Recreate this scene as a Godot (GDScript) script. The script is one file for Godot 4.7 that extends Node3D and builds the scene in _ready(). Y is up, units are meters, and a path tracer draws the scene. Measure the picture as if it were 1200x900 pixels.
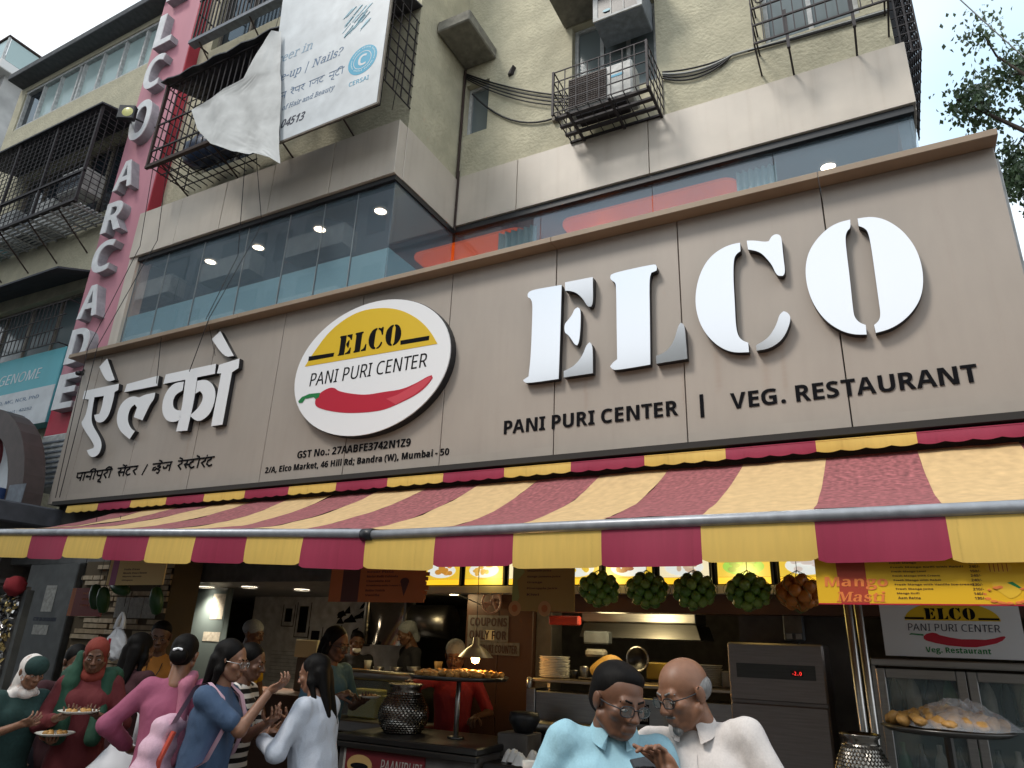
extends Node3D
# A restaurant front on a city street, seen from the pavement. Metres, y up; the sign board's face is the plane z = 0 and the street lies towards +z.
var M := {}
var rng := RandomNumberGenerator.new()
var used := {}

func _ready() -> void:
	rng.seed = 20240611
	view_and_light()
	materials()
	ground()
	restaurant_building()
	sign_board()
	arcade_sign()
	left_building()
	far_buildings()
	wall_fixtures()
	awnings()
	shop_room()
	shop_fittings()
	hanging_boards()
	fruit()
	street_stalls()
	tree_and_wires()
	people()

func view_and_light() -> void:
	var cam := Camera3D.new()
	cam.name = "camera"
	add_child(cam)
	cam.transform = Transform3D(Basis(Vector3(0.886, 0.038, -0.462), Vector3(0.130, 0.936, 0.326), Vector3(0.445, -0.349, 0.825)).orthonormalized(), Vector3(0, 1.65, 4.9))
	cam.fov = 57.13
	cam.near = 0.05
	cam.far = 400.0
	cam.current = true
	var env := Environment.new()
	env.background_mode = Environment.BG_SKY
	var img := Image.create(512, 256, false, Image.FORMAT_RGBF)
	var n := FastNoiseLite.new()
	n.seed = 161; n.frequency = 0.9; n.fractal_octaves = 5; n.noise_type = FastNoiseLite.TYPE_SIMPLEX_SMOOTH
	for y in 256:
		var e := PI * (0.5 - (y + 0.5) / 256.0)
		for x in 512:
			var a := TAU * (x + 0.5) / 512.0
			var d := Vector3(cos(e) * sin(a), sin(e), -cos(e) * cos(a))
			var c := clampf(0.42 + 1.0 * n.get_noise_3d(d.x * 1.3, d.y * 2.2, d.z * 1.3), 0, 1)
			var blue := Color(0.45, 0.61, 0.755).lerp(Color(0.80, 0.85, 0.885), smoothstep(0.60, 0.38, d.y))
			img.set_pixel(x, y, blue.lerp(Color(0.84, 0.88, 0.91), c))
	var sm := PanoramaSkyMaterial.new()
	sm.panorama = ImageTexture.create_from_image(img)
	sm.energy_multiplier = 1.0
	var sky := Sky.new(); sky.sky_material = sm
	env.sky = sky
	env.tonemap_mode = Environment.TONE_MAPPER_LINEAR
	env.tonemap_exposure = 1.66
	env.sdfgi_enabled = true; env.ssao_enabled = true; env.ssil_enabled = true
	var we := WorldEnvironment.new(); we.name = "world_environment"; we.environment = env
	add_child(we)
	var sun := DirectionalLight3D.new()
	sun.name = "sun"
	sun.light_energy = 0.5
	sun.light_color = Color(1.0, 0.97, 0.93)
	sun.light_angular_distance = 14.0
	sun.shadow_enabled = true
	add_child(sun)
	sun.rotation_degrees = Vector3(-52, -30, 0)

# ---------------------------------------------------------------- helpers
func numbered(called: String) -> String:
	var k: int = used.get(called, 0)
	used[called] = k + 1
	return called if k == 0 else "%s_%03d" % [called, k]

func thing(called: String, label: String, category: String, at := Vector3.ZERO, turn := 0.0, group := "") -> Node3D:
	var o := Node3D.new()
	o.name = numbered(called)
	add_child(o)
	o.position = at; o.rotation.y = turn
	tag(o, label, category, group)
	return o

func tag(o: Node, label: String, category: String, group := "") -> Node:
	o.set_meta("label", label); o.set_meta("category", category)
	if group != "": o.set_meta("group", group)
	return o

func obj(called: String, mesh: Mesh, m: Material, parent: Node = null, xf := Transform3D.IDENTITY) -> MeshInstance3D:
	var o := MeshInstance3D.new()
	o.mesh = mesh
	if m: o.material_override = m
	if parent == null:
		o.name = numbered(called)
		add_child(o)
	else:
		o.name = called
		parent.add_child(o, true)
	o.transform = xf
	return o

func structure(called: String, mesh: Mesh, m: Material) -> MeshInstance3D:
	var o := obj(called, mesh, m)
	o.set_meta("kind", "structure")
	return o

func copy_of(o: Node3D, at: Vector3, turn := 0.0, label := "") -> Node3D:
	var c: Node3D = o.duplicate()
	c.name = numbered(String(o.name).rstrip("0123456789").trim_suffix("_"))
	add_child(c)
	c.position = at; c.rotation.y = turn
	if label != "": c.set_meta("label", label)
	return c

func at(x: float, y: float, z: float) -> Transform3D: return Transform3D(Basis.IDENTITY, Vector3(x, y, z))
func st() -> SurfaceTool:
	var s := SurfaceTool.new()
	s.begin(Mesh.PRIMITIVE_TRIANGLES)
	s.set_smooth_group(-1)
	return s
func done(s: SurfaceTool, smooth := false) -> ArrayMesh:
	s.generate_normals()
	return s.commit()
func tri(s: SurfaceTool, a: Vector3, b: Vector3, c: Vector3) -> void:
	s.add_vertex(a); s.add_vertex(b); s.add_vertex(c)
func quad(s: SurfaceTool, a: Vector3, b: Vector3, c: Vector3, d: Vector3) -> void:
	# a b c d clockwise seen from the front
	tri(s, a, b, c); tri(s, a, c, d)
func cuboid(s: SurfaceTool, x0: float, x1: float, y0: float, y1: float, z0: float, z1: float) -> void:
	hexa(s, [Vector3(x0, y0, z0), Vector3(x1, y0, z0), Vector3(x1, y1, z0), Vector3(x0, y1, z0), Vector3(x0, y0, z1), Vector3(x1, y0, z1), Vector3(x1, y1, z1), Vector3(x0, y1, z1)])
func hexa(s: SurfaceTool, p: Array) -> void:
	# 0-3 the back face, 4-7 the front face, both counter-clockwise from the lower left seen from +z
	quad(s, p[4], p[7], p[6], p[5]); quad(s, p[1], p[2], p[3], p[0])
	quad(s, p[0], p[3], p[7], p[4]); quad(s, p[5], p[6], p[2], p[1])
	quad(s, p[7], p[3], p[2], p[6]); quad(s, p[0], p[4], p[5], p[1])
func box(x0: float, x1: float, y0: float, y1: float, z0: float, z1: float, bevel := 0.0) -> ArrayMesh:
	var s := st()
	if bevel <= 0.0:
		cuboid(s, x0, x1, y0, y1, z0, z1)
	else:
		bevelled(s, Vector3(x0, y0, z0), Vector3(x1, y1, z1), bevel)
	return done(s)
func bevelled(s: SurfaceTool, lo: Vector3, hi: Vector3, b: float) -> void:
	var c := (lo + hi) / 2; var h := (hi - lo) / 2
	b = minf(b, minf(h.x, minf(h.y, h.z)) * 0.6)
	var g := h - Vector3.ONE * b
	var V := func(x, y, z, k): # corner x,y,z in -1/1 ; k is the axis that is pushed out
		var p := Vector3(x * g.x, y * g.y, z * g.z)
		p[k] = [x, y, z][k] * h[k]
		return c + p
	for k in 3:
		var i := (k + 1) % 3; var j := (k + 2) % 3
		for sg in [-1, 1]:
			var q := []
			for uv in [[-1, -1], [1, -1], [1, 1], [-1, 1]]:
				var w := [0, 0, 0]; w[k] = sg; w[i] = uv[0]; w[j] = uv[1]
				q.append(V.call(w[0], w[1], w[2], k))
			if sg > 0: quad(s, q[0], q[3], q[2], q[1])
			else: quad(s, q[0], q[1], q[2], q[3])
		for a in [-1, 1]:
			for e in [-1, 1]: # edge along k between faces i and j
				var w0 := [0, 0, 0]; var w1 := [0, 0, 0]
				w0[k] = -1; w1[k] = 1; w0[i] = a; w1[i] = a; w0[j] = e; w1[j] = e
				var p0: Vector3 = V.call(w0[0], w0[1], w0[2], i); var p1: Vector3 = V.call(w1[0], w1[1], w1[2], i)
				var p2: Vector3 = V.call(w1[0], w1[1], w1[2], j); var p3: Vector3 = V.call(w0[0], w0[1], w0[2], j)
				if a * e > 0: quad(s, p0, p1, p2, p3)
				else: quad(s, p0, p3, p2, p1)
	for x in [-1, 1]:
		for y in [-1, 1]:
			for z in [-1, 1]:
				var a: Vector3 = V.call(x, y, z, 0); var b2: Vector3 = V.call(x, y, z, 1); var d: Vector3 = V.call(x, y, z, 2)
				if x * y * z > 0: tri(s, a, d, b2)
				else: tri(s, a, b2, d)
func bar(s: SurfaceTool, a: Vector3, b: Vector3, r: float, sides := 4) -> void:
	tube(s, [a, b], [r, r], sides)
func tube(s: SurfaceTool, pts: Array, radii: Array, sides := 8, cap := true) -> void:
	var rings := []
	var last_n := Vector3.ZERO
	for i in pts.size():
		var d: Vector3 = (pts[mini(i + 1, pts.size() - 1)] - pts[maxi(i - 1, 0)]).normalized()
		var nn := last_n
		if nn == Vector3.ZERO: nn = Vector3.UP if absf(d.y) < 0.9 else Vector3.RIGHT
		nn = (nn - d * nn.dot(d)).normalized()
		last_n = nn
		var bb := d.cross(nn)
		var ring := []
		var r: float = radii[i] if i < radii.size() else radii[0]
		for k in sides:
			var t := TAU * (k + 0.5) / sides
			ring.append(pts[i] + (nn * cos(t) + bb * sin(t)) * r)
		rings.append(ring)
	for i in rings.size() - 1:
		for k in sides:
			var k2 := (k + 1) % sides
			quad(s, rings[i][k], rings[i + 1][k], rings[i + 1][k2], rings[i][k2])
	if cap:
		for k in range(1, sides - 1):
			tri(s, rings[0][0], rings[0][k], rings[0][k + 1])
			var e: Array = rings[-1]
			tri(s, e[0], e[k + 1], e[k])
func lathe(profile: Array, sides := 24, smooth := true) -> ArrayMesh:
	# profile: Vector2(radius, height) from bottom to top
	var s := st()
	s.set_smooth_group(0 if smooth else -1)
	for i in profile.size() - 1:
		for k in sides:
			var t0 := TAU * k / sides; var t1 := TAU * (k + 1) / sides
			var p: Vector2 = profile[i]; var q: Vector2 = profile[i + 1]
			var a := Vector3(cos(t0) * p.x, p.y, sin(t0) * p.x); var b := Vector3(cos(t1) * p.x, p.y, sin(t1) * p.x)
			var c := Vector3(cos(t1) * q.x, q.y, sin(t1) * q.x); var d := Vector3(cos(t0) * q.x, q.y, sin(t0) * q.x)
			if p.x > 1e-5: tri(s, a, b, c)
			if q.x > 1e-5: tri(s, a, c, d)
	return done(s)
func flat_points(a: Array) -> PackedVector2Array:
	var p := PackedVector2Array()
	for i in range(0, a.size(), 2): p.append(Vector2(a[i], a[i + 1]))
	return p
func prism(s: SurfaceTool, p: PackedVector2Array, z0: float, z1: float) -> void:
	if Geometry2D.is_polygon_clockwise(p): p.reverse()
	var ix := Geometry2D.triangulate_polygon(p)
	for i in range(0, ix.size(), 3):
		var a := p[ix[i]]; var b := p[ix[i + 1]]; var c := p[ix[i + 2]]
		if (b - a).cross(c - a) > 0: var t := b; b = c; c = t
		tri(s, Vector3(a.x, a.y, z1), Vector3(b.x, b.y, z1), Vector3(c.x, c.y, z1))
		tri(s, Vector3(a.x, a.y, z0), Vector3(c.x, c.y, z0), Vector3(b.x, b.y, z0))
	# is_polygon_clockwise counts y down: after the reverse, p may run either way in y-up terms
	var area := 0.0
	for i in p.size(): area += p[i].cross(p[(i + 1) % p.size()])
	for i in p.size():
		var a := p[i]; var b := p[(i + 1) % p.size()]
		if area < 0: var t := a; a = b; b = t
		quad(s, Vector3(a.x, a.y, z0), Vector3(a.x, a.y, z1), Vector3(b.x, b.y, z1), Vector3(b.x, b.y, z0))
func rounded(a: Array) -> Array:
	# corner cutting, twice, on every bend of a curve; true corners stay sharp
	var p := flat_points(a)
	for round_ in 2:
		var q := PackedVector2Array()
		for i in p.size():
			var b := p[i]; var u := b - p[i - 1]; var w := p[(i + 1) % p.size()] - b
			if absf(u.angle_to(w)) < 0.95: q.append(b - u * 0.25); q.append(b + w * 0.25)
			else: q.append(b)
		p = q
	var out := []
	for v in p: out.append(v.x); out.append(v.y)
	return out
func prism_mesh(a: Array, z0: float, z1: float) -> ArrayMesh:
	var s := st()
	prism(s, flat_points(a), z0, z1)
	return done(s)
func ellipse(cx: float, cy: float, rx: float, ry: float, n := 48) -> Array:
	var a := []
	for k in n: a.append(cx + rx * cos(TAU * k / n)); a.append(cy + ry * sin(TAU * k / n))
	return a
var fonts := {}
func font(kind: String) -> Font:
	if not fonts.has(kind):
		var f := SystemFont.new()
		f.font_names = PackedStringArray(["Droid Serif" if kind.begins_with("serif") else "Droid Sans Mono" if kind.begins_with("mono") else "Droid Sans"])
		f.font_weight = 700 if kind.ends_with("bold") else 400
		fonts[kind] = f
	return fonts[kind]
func lettering(parent: Node, called: String, words: String, kind: String, x0: float, x1: float, y0: float, y1: float, z: float, m: Material, depth := 0.006, slant := 0.0, step := 2.0) -> MeshInstance3D:
	# words whose outline box fills x0..x1, y0..y1, standing proud of the plane z
	var t := TextMesh.new()
	t.text = words; t.font = font(kind); t.font_size = 32; t.pixel_size = 0.01; t.depth = 0.01; t.curve_step = step
	var b := t.get_aabb()
	var sx := (x1 - x0) / maxf(b.size.x, 1e-4); var sy := (y1 - y0) / maxf(b.size.y, 1e-4); var sz := depth / 0.01
	var basis_ := Basis(Vector3(sx, 0, 0), Vector3(slant * sy, sy, 0), Vector3(0, 0, sz))
	var p := basis_ * b.position
	return obj(called, t, m, parent, Transform3D(basis_, Vector3(x0 - sx * b.position.x - slant * sy * (b.position.y), y0 - p.y, z + depth / 2)))
func wall_with_holes(s: SurfaceTool, x0: float, x1: float, y0: float, y1: float, z0: float, z1: float, holes: Array) -> void:
	var xs := [x0, x1]; var ys := [y0, y1]
	for h in holes:
		for v in [h[0], h[1]]:
			if not xs.has(v) and v > x0 and v < x1: xs.append(v)
		for v in [h[2], h[3]]:
			if not ys.has(v) and v > y0 and v < y1: ys.append(v)
	xs.sort(); ys.sort()
	var solid := func(i, j):
		if i < 0 or j < 0 or i >= xs.size() - 1 or j >= ys.size() - 1: return false
		var cx: float = (xs[i] + xs[i + 1]) / 2; var cy: float = (ys[j] + ys[j + 1]) / 2
		for h in holes:
			if cx > h[0] and cx < h[1] and cy > h[2] and cy < h[3]: return false
		return true
	for i in xs.size() - 1:
		for j in ys.size() - 1:
			if not solid.call(i, j): continue
			var a: float = xs[i]; var b: float = xs[i + 1]; var c: float = ys[j]; var d: float = ys[j + 1]
			quad(s, Vector3(a, c, z1), Vector3(a, d, z1), Vector3(b, d, z1), Vector3(b, c, z1))
			quad(s, Vector3(b, c, z0), Vector3(b, d, z0), Vector3(a, d, z0), Vector3(a, c, z0))
			if not solid.call(i - 1, j): quad(s, Vector3(a, c, z0), Vector3(a, d, z0), Vector3(a, d, z1), Vector3(a, c, z1))
			if not solid.call(i + 1, j): quad(s, Vector3(b, c, z1), Vector3(b, d, z1), Vector3(b, d, z0), Vector3(b, c, z0))
			if not solid.call(i, j + 1): quad(s, Vector3(a, d, z1), Vector3(a, d, z0), Vector3(b, d, z0), Vector3(b, d, z1))
			if not solid.call(i, j - 1): quad(s, Vector3(a, c, z0), Vector3(a, c, z1), Vector3(b, c, z1), Vector3(b, c, z0))

# ---------------------------------------------------------------- materials
func noise_image(size: int, freq: float, octaves: int, lo: float, hi: float, seed_: int, stretch := Vector2.ONE, kind := FastNoiseLite.TYPE_SIMPLEX_SMOOTH) -> Image:
	var n := FastNoiseLite.new()
	n.seed = seed_; n.frequency = freq; n.fractal_octaves = octaves; n.noise_type = kind
	var img := Image.create(size, size, false, Image.FORMAT_RGB8)
	for y in size:
		var fy := float(y) / size
		for x in size:
			var fx := float(x) / size
			# blended with its own shifted copies so that the tile wraps
			var a := n.get_noise_2d(x * stretch.x, y * stretch.y); var b := n.get_noise_2d((x - size) * stretch.x, y * stretch.y)
			var c := n.get_noise_2d(x * stretch.x, (y - size) * stretch.y); var d := n.get_noise_2d((x - size) * stretch.x, (y - size) * stretch.y)
			var v := lerpf(lerpf(a, b, fx), lerpf(c, d, fx), fy)
			v = clampf(lerpf(lo, hi, clampf(0.5 + v * 0.9, 0, 1)), 0, 1)
			img.set_pixel(x, y, Color(v, v, v))
	return img
func stains(img: Image, n: int, seed_: int, lo: float, tint: Color, width := 3.0, longest := 0.8) -> Image:
	# dried rain runs: narrow, ragged, each with its own top and length, in the colour of the dirt
	var r := RandomNumberGenerator.new(); r.seed = seed_
	var w := img.get_width(); var h := img.get_height()
	for k in n:
		var x := r.randf() * w; var y0 := int(r.randf() * h); var l := int((0.15 + longest * r.randf()) * h); var wd := 0.6 + width * r.randf() * r.randf(); var a := lo * (0.3 + 0.7 * r.randf())
		run_stain(img, x, y0, l, wd, a, tint, r)
	return img
func run_stain(img: Image, x: float, y0: int, l: int, wd: float, a: float, tint: Color, r: RandomNumberGenerator) -> void:
	var w := img.get_width(); var h := img.get_height()
	for j in l:
		x += (r.randf() - 0.5) * 0.25
		var f := a * (0.75 + 0.5 * r.randf()) * minf(1.0, minf(j, l - j) / (0.2 * l))
		for i in range(-int(wd * 2) - 1, int(wd * 2) + 2):
			var g := f * exp(-pow(i / wd, 2.0))
			var px := posmod(int(x) + i, w); var py := posmod(y0 + j, h)
			img.set_pixel(px, py, img.get_pixel(px, py).lerp(tint, clampf(g, 0, 1)))
func tex(img: Image) -> ImageTexture: return ImageTexture.create_from_image(img)
func mat(c: Color, rough := 0.7, metal := 0.0) -> StandardMaterial3D:
	var m := StandardMaterial3D.new()
	m.albedo_color = c; m.roughness = rough; m.metallic = metal
	return m
func lin(r: float, g: float, b: float) -> Color: return Color(r, g, b).linear_to_srgb()
func textured(m: StandardMaterial3D, t: Texture2D, scale := Vector3.ONE, height: Texture2D = null, relief := 0.0) -> StandardMaterial3D:
	m.albedo_texture = t
	m.uv1_triplanar = true; m.uv1_world_triplanar = true; m.uv1_scale = scale
	if height:
		m.heightmap_enabled = true; m.heightmap_texture = height; m.heightmap_scale = relief
	return m
func glow(c: Color, e: float) -> StandardMaterial3D:
	var m := mat(Color(0.8, 0.8, 0.8), 0.5)
	m.emission_enabled = true; m.emission = c; m.emission_energy_multiplier = e
	return m
const LETTER_E := [
	[-2.494, 4.512, -2.479, 4.533, -2.428, 4.543, -2.173, 4.532, -2.179, 4.052, -2.187, 3.683, -2.467, 3.683, -2.501, 3.703, -2.507, 3.719, -2.459, 3.744, -2.444, 3.904, -2.441, 4.297, -2.444, 4.419, -2.466, 4.465, -2.491, 4.48],
	[-2.133, 4.537, -1.884, 4.533, -1.888, 4.307, -1.907, 4.276, -1.931, 4.277, -1.953, 4.31, -1.974, 4.354, -2.026, 4.418, -2.084, 4.45, -2.133, 4.462],
	[-2.142, 4.161, -2.11, 4.191, -2.072, 4.236, -2.054, 4.281, -2.025, 4.291, -1.999, 4.27, -1.998, 4.135, -2.009, 3.984, -2.027, 3.95, -2.051, 3.963, -2.08, 4.016, -2.109, 4.059, -2.141, 4.084],
	[-2.143, 3.744, -2.078, 3.762, -2.022, 3.8, -1.977, 3.858, -1.946, 3.936, -1.916, 3.956, -1.891, 3.923, -1.893, 3.689, -2.142, 3.689],
]
const LETTER_L := [
	[-1.741, 4.501, -1.735, 4.529, -1.689, 4.543, -1.393, 4.545, -1.359, 4.537, -1.348, 4.509, -1.355, 4.482, -1.396, 4.472, -1.415, 4.419, -1.42, 4.101, -1.429, 3.691, -1.701, 3.684, -1.736, 3.702, -1.749, 3.726, -1.726, 3.754, -1.691, 3.776, -1.691, 4.116, -1.69, 4.412, -1.699, 4.453, -1.726, 4.474],
	[-1.381, 3.753, -1.327, 3.766, -1.277, 3.798, -1.234, 3.861, -1.199, 3.97, -1.179, 3.987, -1.156, 3.97, -1.15, 3.908, -1.148, 3.694, -1.383, 3.691],
]
const LETTER_C := [
	[-0.705, 4.572, -0.708, 4.499, -0.735, 4.487, -0.761, 4.447, -0.775, 4.296, -0.779, 4.083, -0.785, 3.894, -0.773, 3.807, -0.742, 3.768, -0.709, 3.749, -0.709, 3.676, -0.8, 3.686, -0.872, 3.719, -0.945, 3.785, -1.009, 3.883, -1.05, 3.995, -1.067, 4.132, -1.052, 4.265, -1.013, 4.386, -0.959, 4.476, -0.891, 4.534, -0.816, 4.566, -0.752, 4.575],
	[-0.655, 4.574, -0.59, 4.558, -0.531, 4.532, -0.501, 4.53, -0.479, 4.566, -0.452, 4.578, -0.423, 4.566, -0.411, 4.534, -0.414, 4.391, -0.412, 4.25, -0.431, 4.228, -0.463, 4.235, -0.479, 4.265, -0.496, 4.33, -0.528, 4.392, -0.561, 4.445, -0.604, 4.477, -0.652, 4.498],
	[-0.657, 3.72, -0.582, 3.753, -0.534, 3.806, -0.5, 3.867, -0.481, 3.922, -0.45, 3.944, -0.423, 3.927, -0.408, 3.888, -0.425, 3.828, -0.46, 3.76, -0.507, 3.711, -0.581, 3.679, -0.657, 3.679],
]
const LETTER_O := [
	[0.05, 4.57, 0.046, 4.504, 0.02, 4.485, 0.003, 4.437, -0.002, 4.326, -0.006, 4.091, -0.015, 3.848, -0.007, 3.807, 0.015, 3.771, 0.048, 3.749, 0.045, 3.68, -0.033, 3.693, -0.113, 3.739, -0.191, 3.825, -0.247, 3.943, -0.276, 4.065, -0.283, 4.203, -0.264, 4.32, -0.227, 4.407, -0.162, 4.488, -0.084, 4.548, -0.012, 4.569],
	[0.097, 4.566, 0.178, 4.56, 0.253, 4.522, 0.322, 4.448, 0.374, 4.358, 0.414, 4.241, 0.428, 4.107, 0.418, 3.982, 0.387, 3.879, 0.333, 3.797, 0.262, 3.733, 0.183, 3.694, 0.1, 3.682, 0.097, 3.74, 0.126, 3.761, 0.144, 3.802, 0.146, 3.896, 0.149, 4.073, 0.153, 4.305, 0.15, 4.442, 0.128, 4.483, 0.097, 4.505],
]
const GLYPH_AI := [
	[-8.507, 4.745, -8.387, 4.842, -8.12, 4.518, -8.273, 4.506],
	[-8.684, 4.449, -8.015, 4.453, -8, 4.369, -8.059, 4.352, -8.048, 4.233, -8.056, 4.072, -8.109, 3.998, -8.181, 3.974, -8.296, 4.005, -8.351, 4.093, -8.257, 4.096, -8.238, 4.175, -8.255, 4.328, -8.445, 4.333, -8.423, 4.17, -8.388, 4.029, -8.312, 3.94, -8.162, 3.818, -8.076, 3.731, -8.045, 3.65, -8.068, 3.574, -8.156, 3.544, -8.25, 3.578, -8.32, 3.649, -8.203, 3.664, -8.193, 3.69, -8.289, 3.778, -8.435, 3.886, -8.544, 3.979, -8.575, 4.023, -8.527, 4.113, -8.535, 4.239, -8.545, 4.318, -8.683, 4.341],
]
const GLYPH_LA := [
	[-7.853, 4.425, -7.287, 4.453, -7.271, 4.324, -7.868, 4.324],
	[-7.554, 3.711, -7.744, 3.814, -7.851, 3.917, -7.9, 4.028, -7.888, 4.159, -7.796, 4.234, -7.666, 4.252, -7.555, 4.211, -7.505, 4.231, -7.432, 4.24, -7.282, 4.241, -7.275, 4.162, -7.33, 4.104, -7.399, 3.919, -7.571, 3.977, -7.553, 4.092, -7.607, 4.138, -7.674, 4.107, -7.692, 4.017, -7.659, 3.922, -7.567, 3.834, -7.491, 3.801],
]
const GLYPH_KO := [
	[-7.162, 4.448, -6.335, 4.454, -6.32, 4.333, -7.17, 4.331],
	[-6.795, 4.333, -6.602, 4.333, -6.573, 4.048, -6.586, 3.711, -6.767, 3.72, -6.747, 3.969],
	[-6.816, 4.31, -6.976, 4.317, -7.079, 4.24, -7.113, 4.115, -7.082, 3.984, -6.982, 3.872, -6.846, 3.832, -6.743, 3.85, -6.752, 3.96, -6.837, 3.975, -6.901, 4.013, -6.936, 4.093, -6.912, 4.167, -6.806, 4.204],
	[-6.586, 4.288, -6.442, 4.285, -6.321, 4.213, -6.242, 4.104, -6.237, 3.957, -6.288, 3.842, -6.439, 3.787, -6.594, 3.882, -6.485, 3.95, -6.433, 4.03, -6.443, 4.105, -6.509, 4.159, -6.574, 4.135],
	[-6.279, 4.433, -5.973, 4.461, -5.962, 4.347, -6.05, 4.311, -6.045, 3.72, -6.216, 3.72, -6.217, 4.323, -6.286, 4.333],
	[-6.489, 4.777, -6.372, 4.857, -6.072, 4.507, -6.216, 4.512],
]
const LOGO_HALF := [
	[-4.96, 4.2, -4.868, 4.34, -4.706, 4.535, -4.505, 4.65, -4.297, 4.699, -4.059, 4.68, -3.85, 4.62, -3.666, 4.513, -3.535, 4.401, -3.442, 4.288, -3.375, 4.181],
]
const LOGO_BAR_A := [
	[-4.923, 4.303, -4.591, 4.291, -4.596, 4.251, -4.922, 4.254],
]
const LOGO_BAR_B := [
	[-3.794, 4.284, -3.469, 4.277, -3.472, 4.233, -3.789, 4.24],
]
const LOGO_CHILI := [
	[-4.755, 3.784, -4.751, 3.838, -4.693, 3.896, -4.591, 3.927, -4.522, 3.913, -4.476, 3.874, -4.3, 3.823, -4.118, 3.788, -3.922, 3.794, -3.73, 3.789, -3.571, 3.828, -3.461, 3.874, -3.409, 3.883, -3.395, 3.854, -3.452, 3.782, -3.559, 3.715, -3.739, 3.657, -3.9, 3.616, -4.094, 3.615, -4.349, 3.638, -4.564, 3.685, -4.72, 3.74],
]
const LOGO_TIP := [
	[-3.889, 3.721, -3.772, 3.743, -3.57, 3.818, -3.448, 3.866, -3.408, 3.868, -3.406, 3.852, -3.475, 3.785, -3.583, 3.718, -3.717, 3.675, -3.773, 3.652],
]
const LOGO_STEM := [
	[-4.976, 3.833, -4.936, 3.873, -4.843, 3.894, -4.705, 3.887, -4.711, 3.844, -4.749, 3.827, -4.78, 3.853, -4.89, 3.849, -4.918, 3.811, -4.961, 3.814],
]
func materials() -> void:
	var fine := tex(noise_image(256, 0.09, 4, 0.82, 1.0, 3))
	var coarse := tex(noise_image(256, 0.02, 5, 0.72, 1.0, 9))
	var patches := tex(noise_image(256, 0.012, 6, 0.86, 1.0, 31))
	var streak := tex(noise_image(256, 0.02, 4, 0.93, 1.0, 17, Vector2(1.0, 0.10)))
	var brushed := tex(noise_image(256, 0.2, 3, 0.90, 1.0, 23, Vector2(0.05, 1.0)))
	var pebble := tex(noise_image(256, 0.045, 4, 0.0, 1.0, 41, Vector2.ONE, FastNoiseLite.TYPE_CELLULAR))
	var stucco_height := tex(noise_image(512, 0.035, 4, 0.0, 1.0, 57))
	var weave_img := Image.create(64, 64, false, Image.FORMAT_RGB8)
	for y in 64:
		for x in 64:
			var v := 0.9 + 0.1 * (0.5 + 0.5 * sin(TAU * x / 8.0)) * (0.5 + 0.5 * sin(TAU * y / 8.0 + PI * float((x / 8) % 2)))
			weave_img.set_pixel(x, y, Color(v, v, v))
	var weave := tex(weave_img)
	M.fine = fine; M.coarse = coarse; M.streak = streak; M.weave = weave; M.patches = patches; M.brushed = brushed
	M.stucco = textured(mat(lin(0.47, 0.43, 0.285), 0.92), patches, Vector3(0.35, 0.35, 0.35), stucco_height, 2.6)
	M.stucco.heightmap_enabled = false
	M.stucco = textured(mat(lin(0.56, 0.525, 0.385), 0.92), patches, Vector3(0.9, 0.9, 0.9), stucco_height, 0.7)
	M.stucco_side = M.stucco
	M.clad = textured(mat(lin(0.61, 0.545, 0.465), 0.42), tex(stains(noise_image(256, 0.012, 4, 0.92, 1.0, 18), 40, 5, 0.05, Color(0.6, 0.5, 0.4))), Vector3(0.45, 0.45, 0.45))
	M.clad.clearcoat_enabled = true; M.clad.clearcoat = 0.15; M.clad.clearcoat_roughness = 0.4
	M.panel = textured(mat(lin(0.40, 0.345, 0.295), 0.45), tex(panel_dirt()), Vector3(1.0 / 10.24, 1.0 / 2.048, 1.0 / 10.24))
	M.panel.clearcoat_enabled = true; M.panel.clearcoat = 0.2; M.panel.clearcoat_roughness = 0.35
	M.panel.uv1_offset = Vector3(9.2 / 10.24, 3.0 / 2.048, 0)
	M.cornice = textured(mat(lin(0.33, 0.245, 0.17), 0.55), streak, Vector3(0.6, 0.6, 0.6))
	M.joint = mat(lin(0.03, 0.028, 0.026), 0.9)
	M.steel_mirror = mat(Color(0.85, 0.85, 0.86), 0.16, 1.0)
	M.steel_edge = mat(lin(0.022, 0.022, 0.026), 0.45, 0.3)
	M.white_acrylic = mat(lin(0.86, 0.86, 0.87), 0.22)
	M.black_print = mat(lin(0.010, 0.010, 0.012), 0.9)
	M.black_print.metallic_specular = 0.15
	M.yellow_print = mat(lin(0.72, 0.47, 0.012), 0.4)
	M.red_print = mat(lin(0.48, 0.012, 0.035), 0.4)
	M.red_light_print = mat(lin(0.60, 0.06, 0.085), 0.4)
	M.green_print = mat(lin(0.01, 0.19, 0.05), 0.4)
	M.pink = textured(mat(lin(0.60, 0.27, 0.33), 0.7), streak, Vector3(0.5, 0.5, 0.5))
	M.pink_dark = textured(mat(lin(0.50, 0.045, 0.075), 0.7), streak, Vector3(0.5, 0.5, 0.5))
	M.letter_white = textured(mat(lin(0.80, 0.81, 0.83), 0.6), patches, Vector3(1.2, 1.2, 1.2))
	M.letter_grey = textured(mat(lin(0.46, 0.47, 0.50), 0.7), coarse, Vector3(1.2, 1.2, 1.2))
	M.iron = textured(mat(lin(0.045, 0.038, 0.042), 0.65, 0.2), coarse, Vector3(2, 2, 2))
	M.rust_iron = textured(mat(lin(0.06, 0.035, 0.028), 0.8), coarse, Vector3(2, 2, 2))
	M.dark_sheet = textured(mat(lin(0.065, 0.07, 0.085), 0.7), coarse, Vector3(1, 1, 1))
	M.concrete = textured(mat(lin(0.27, 0.26, 0.22), 0.95), coarse, Vector3(1.3, 1.3, 1.3), pebble, 0.5)
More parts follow.
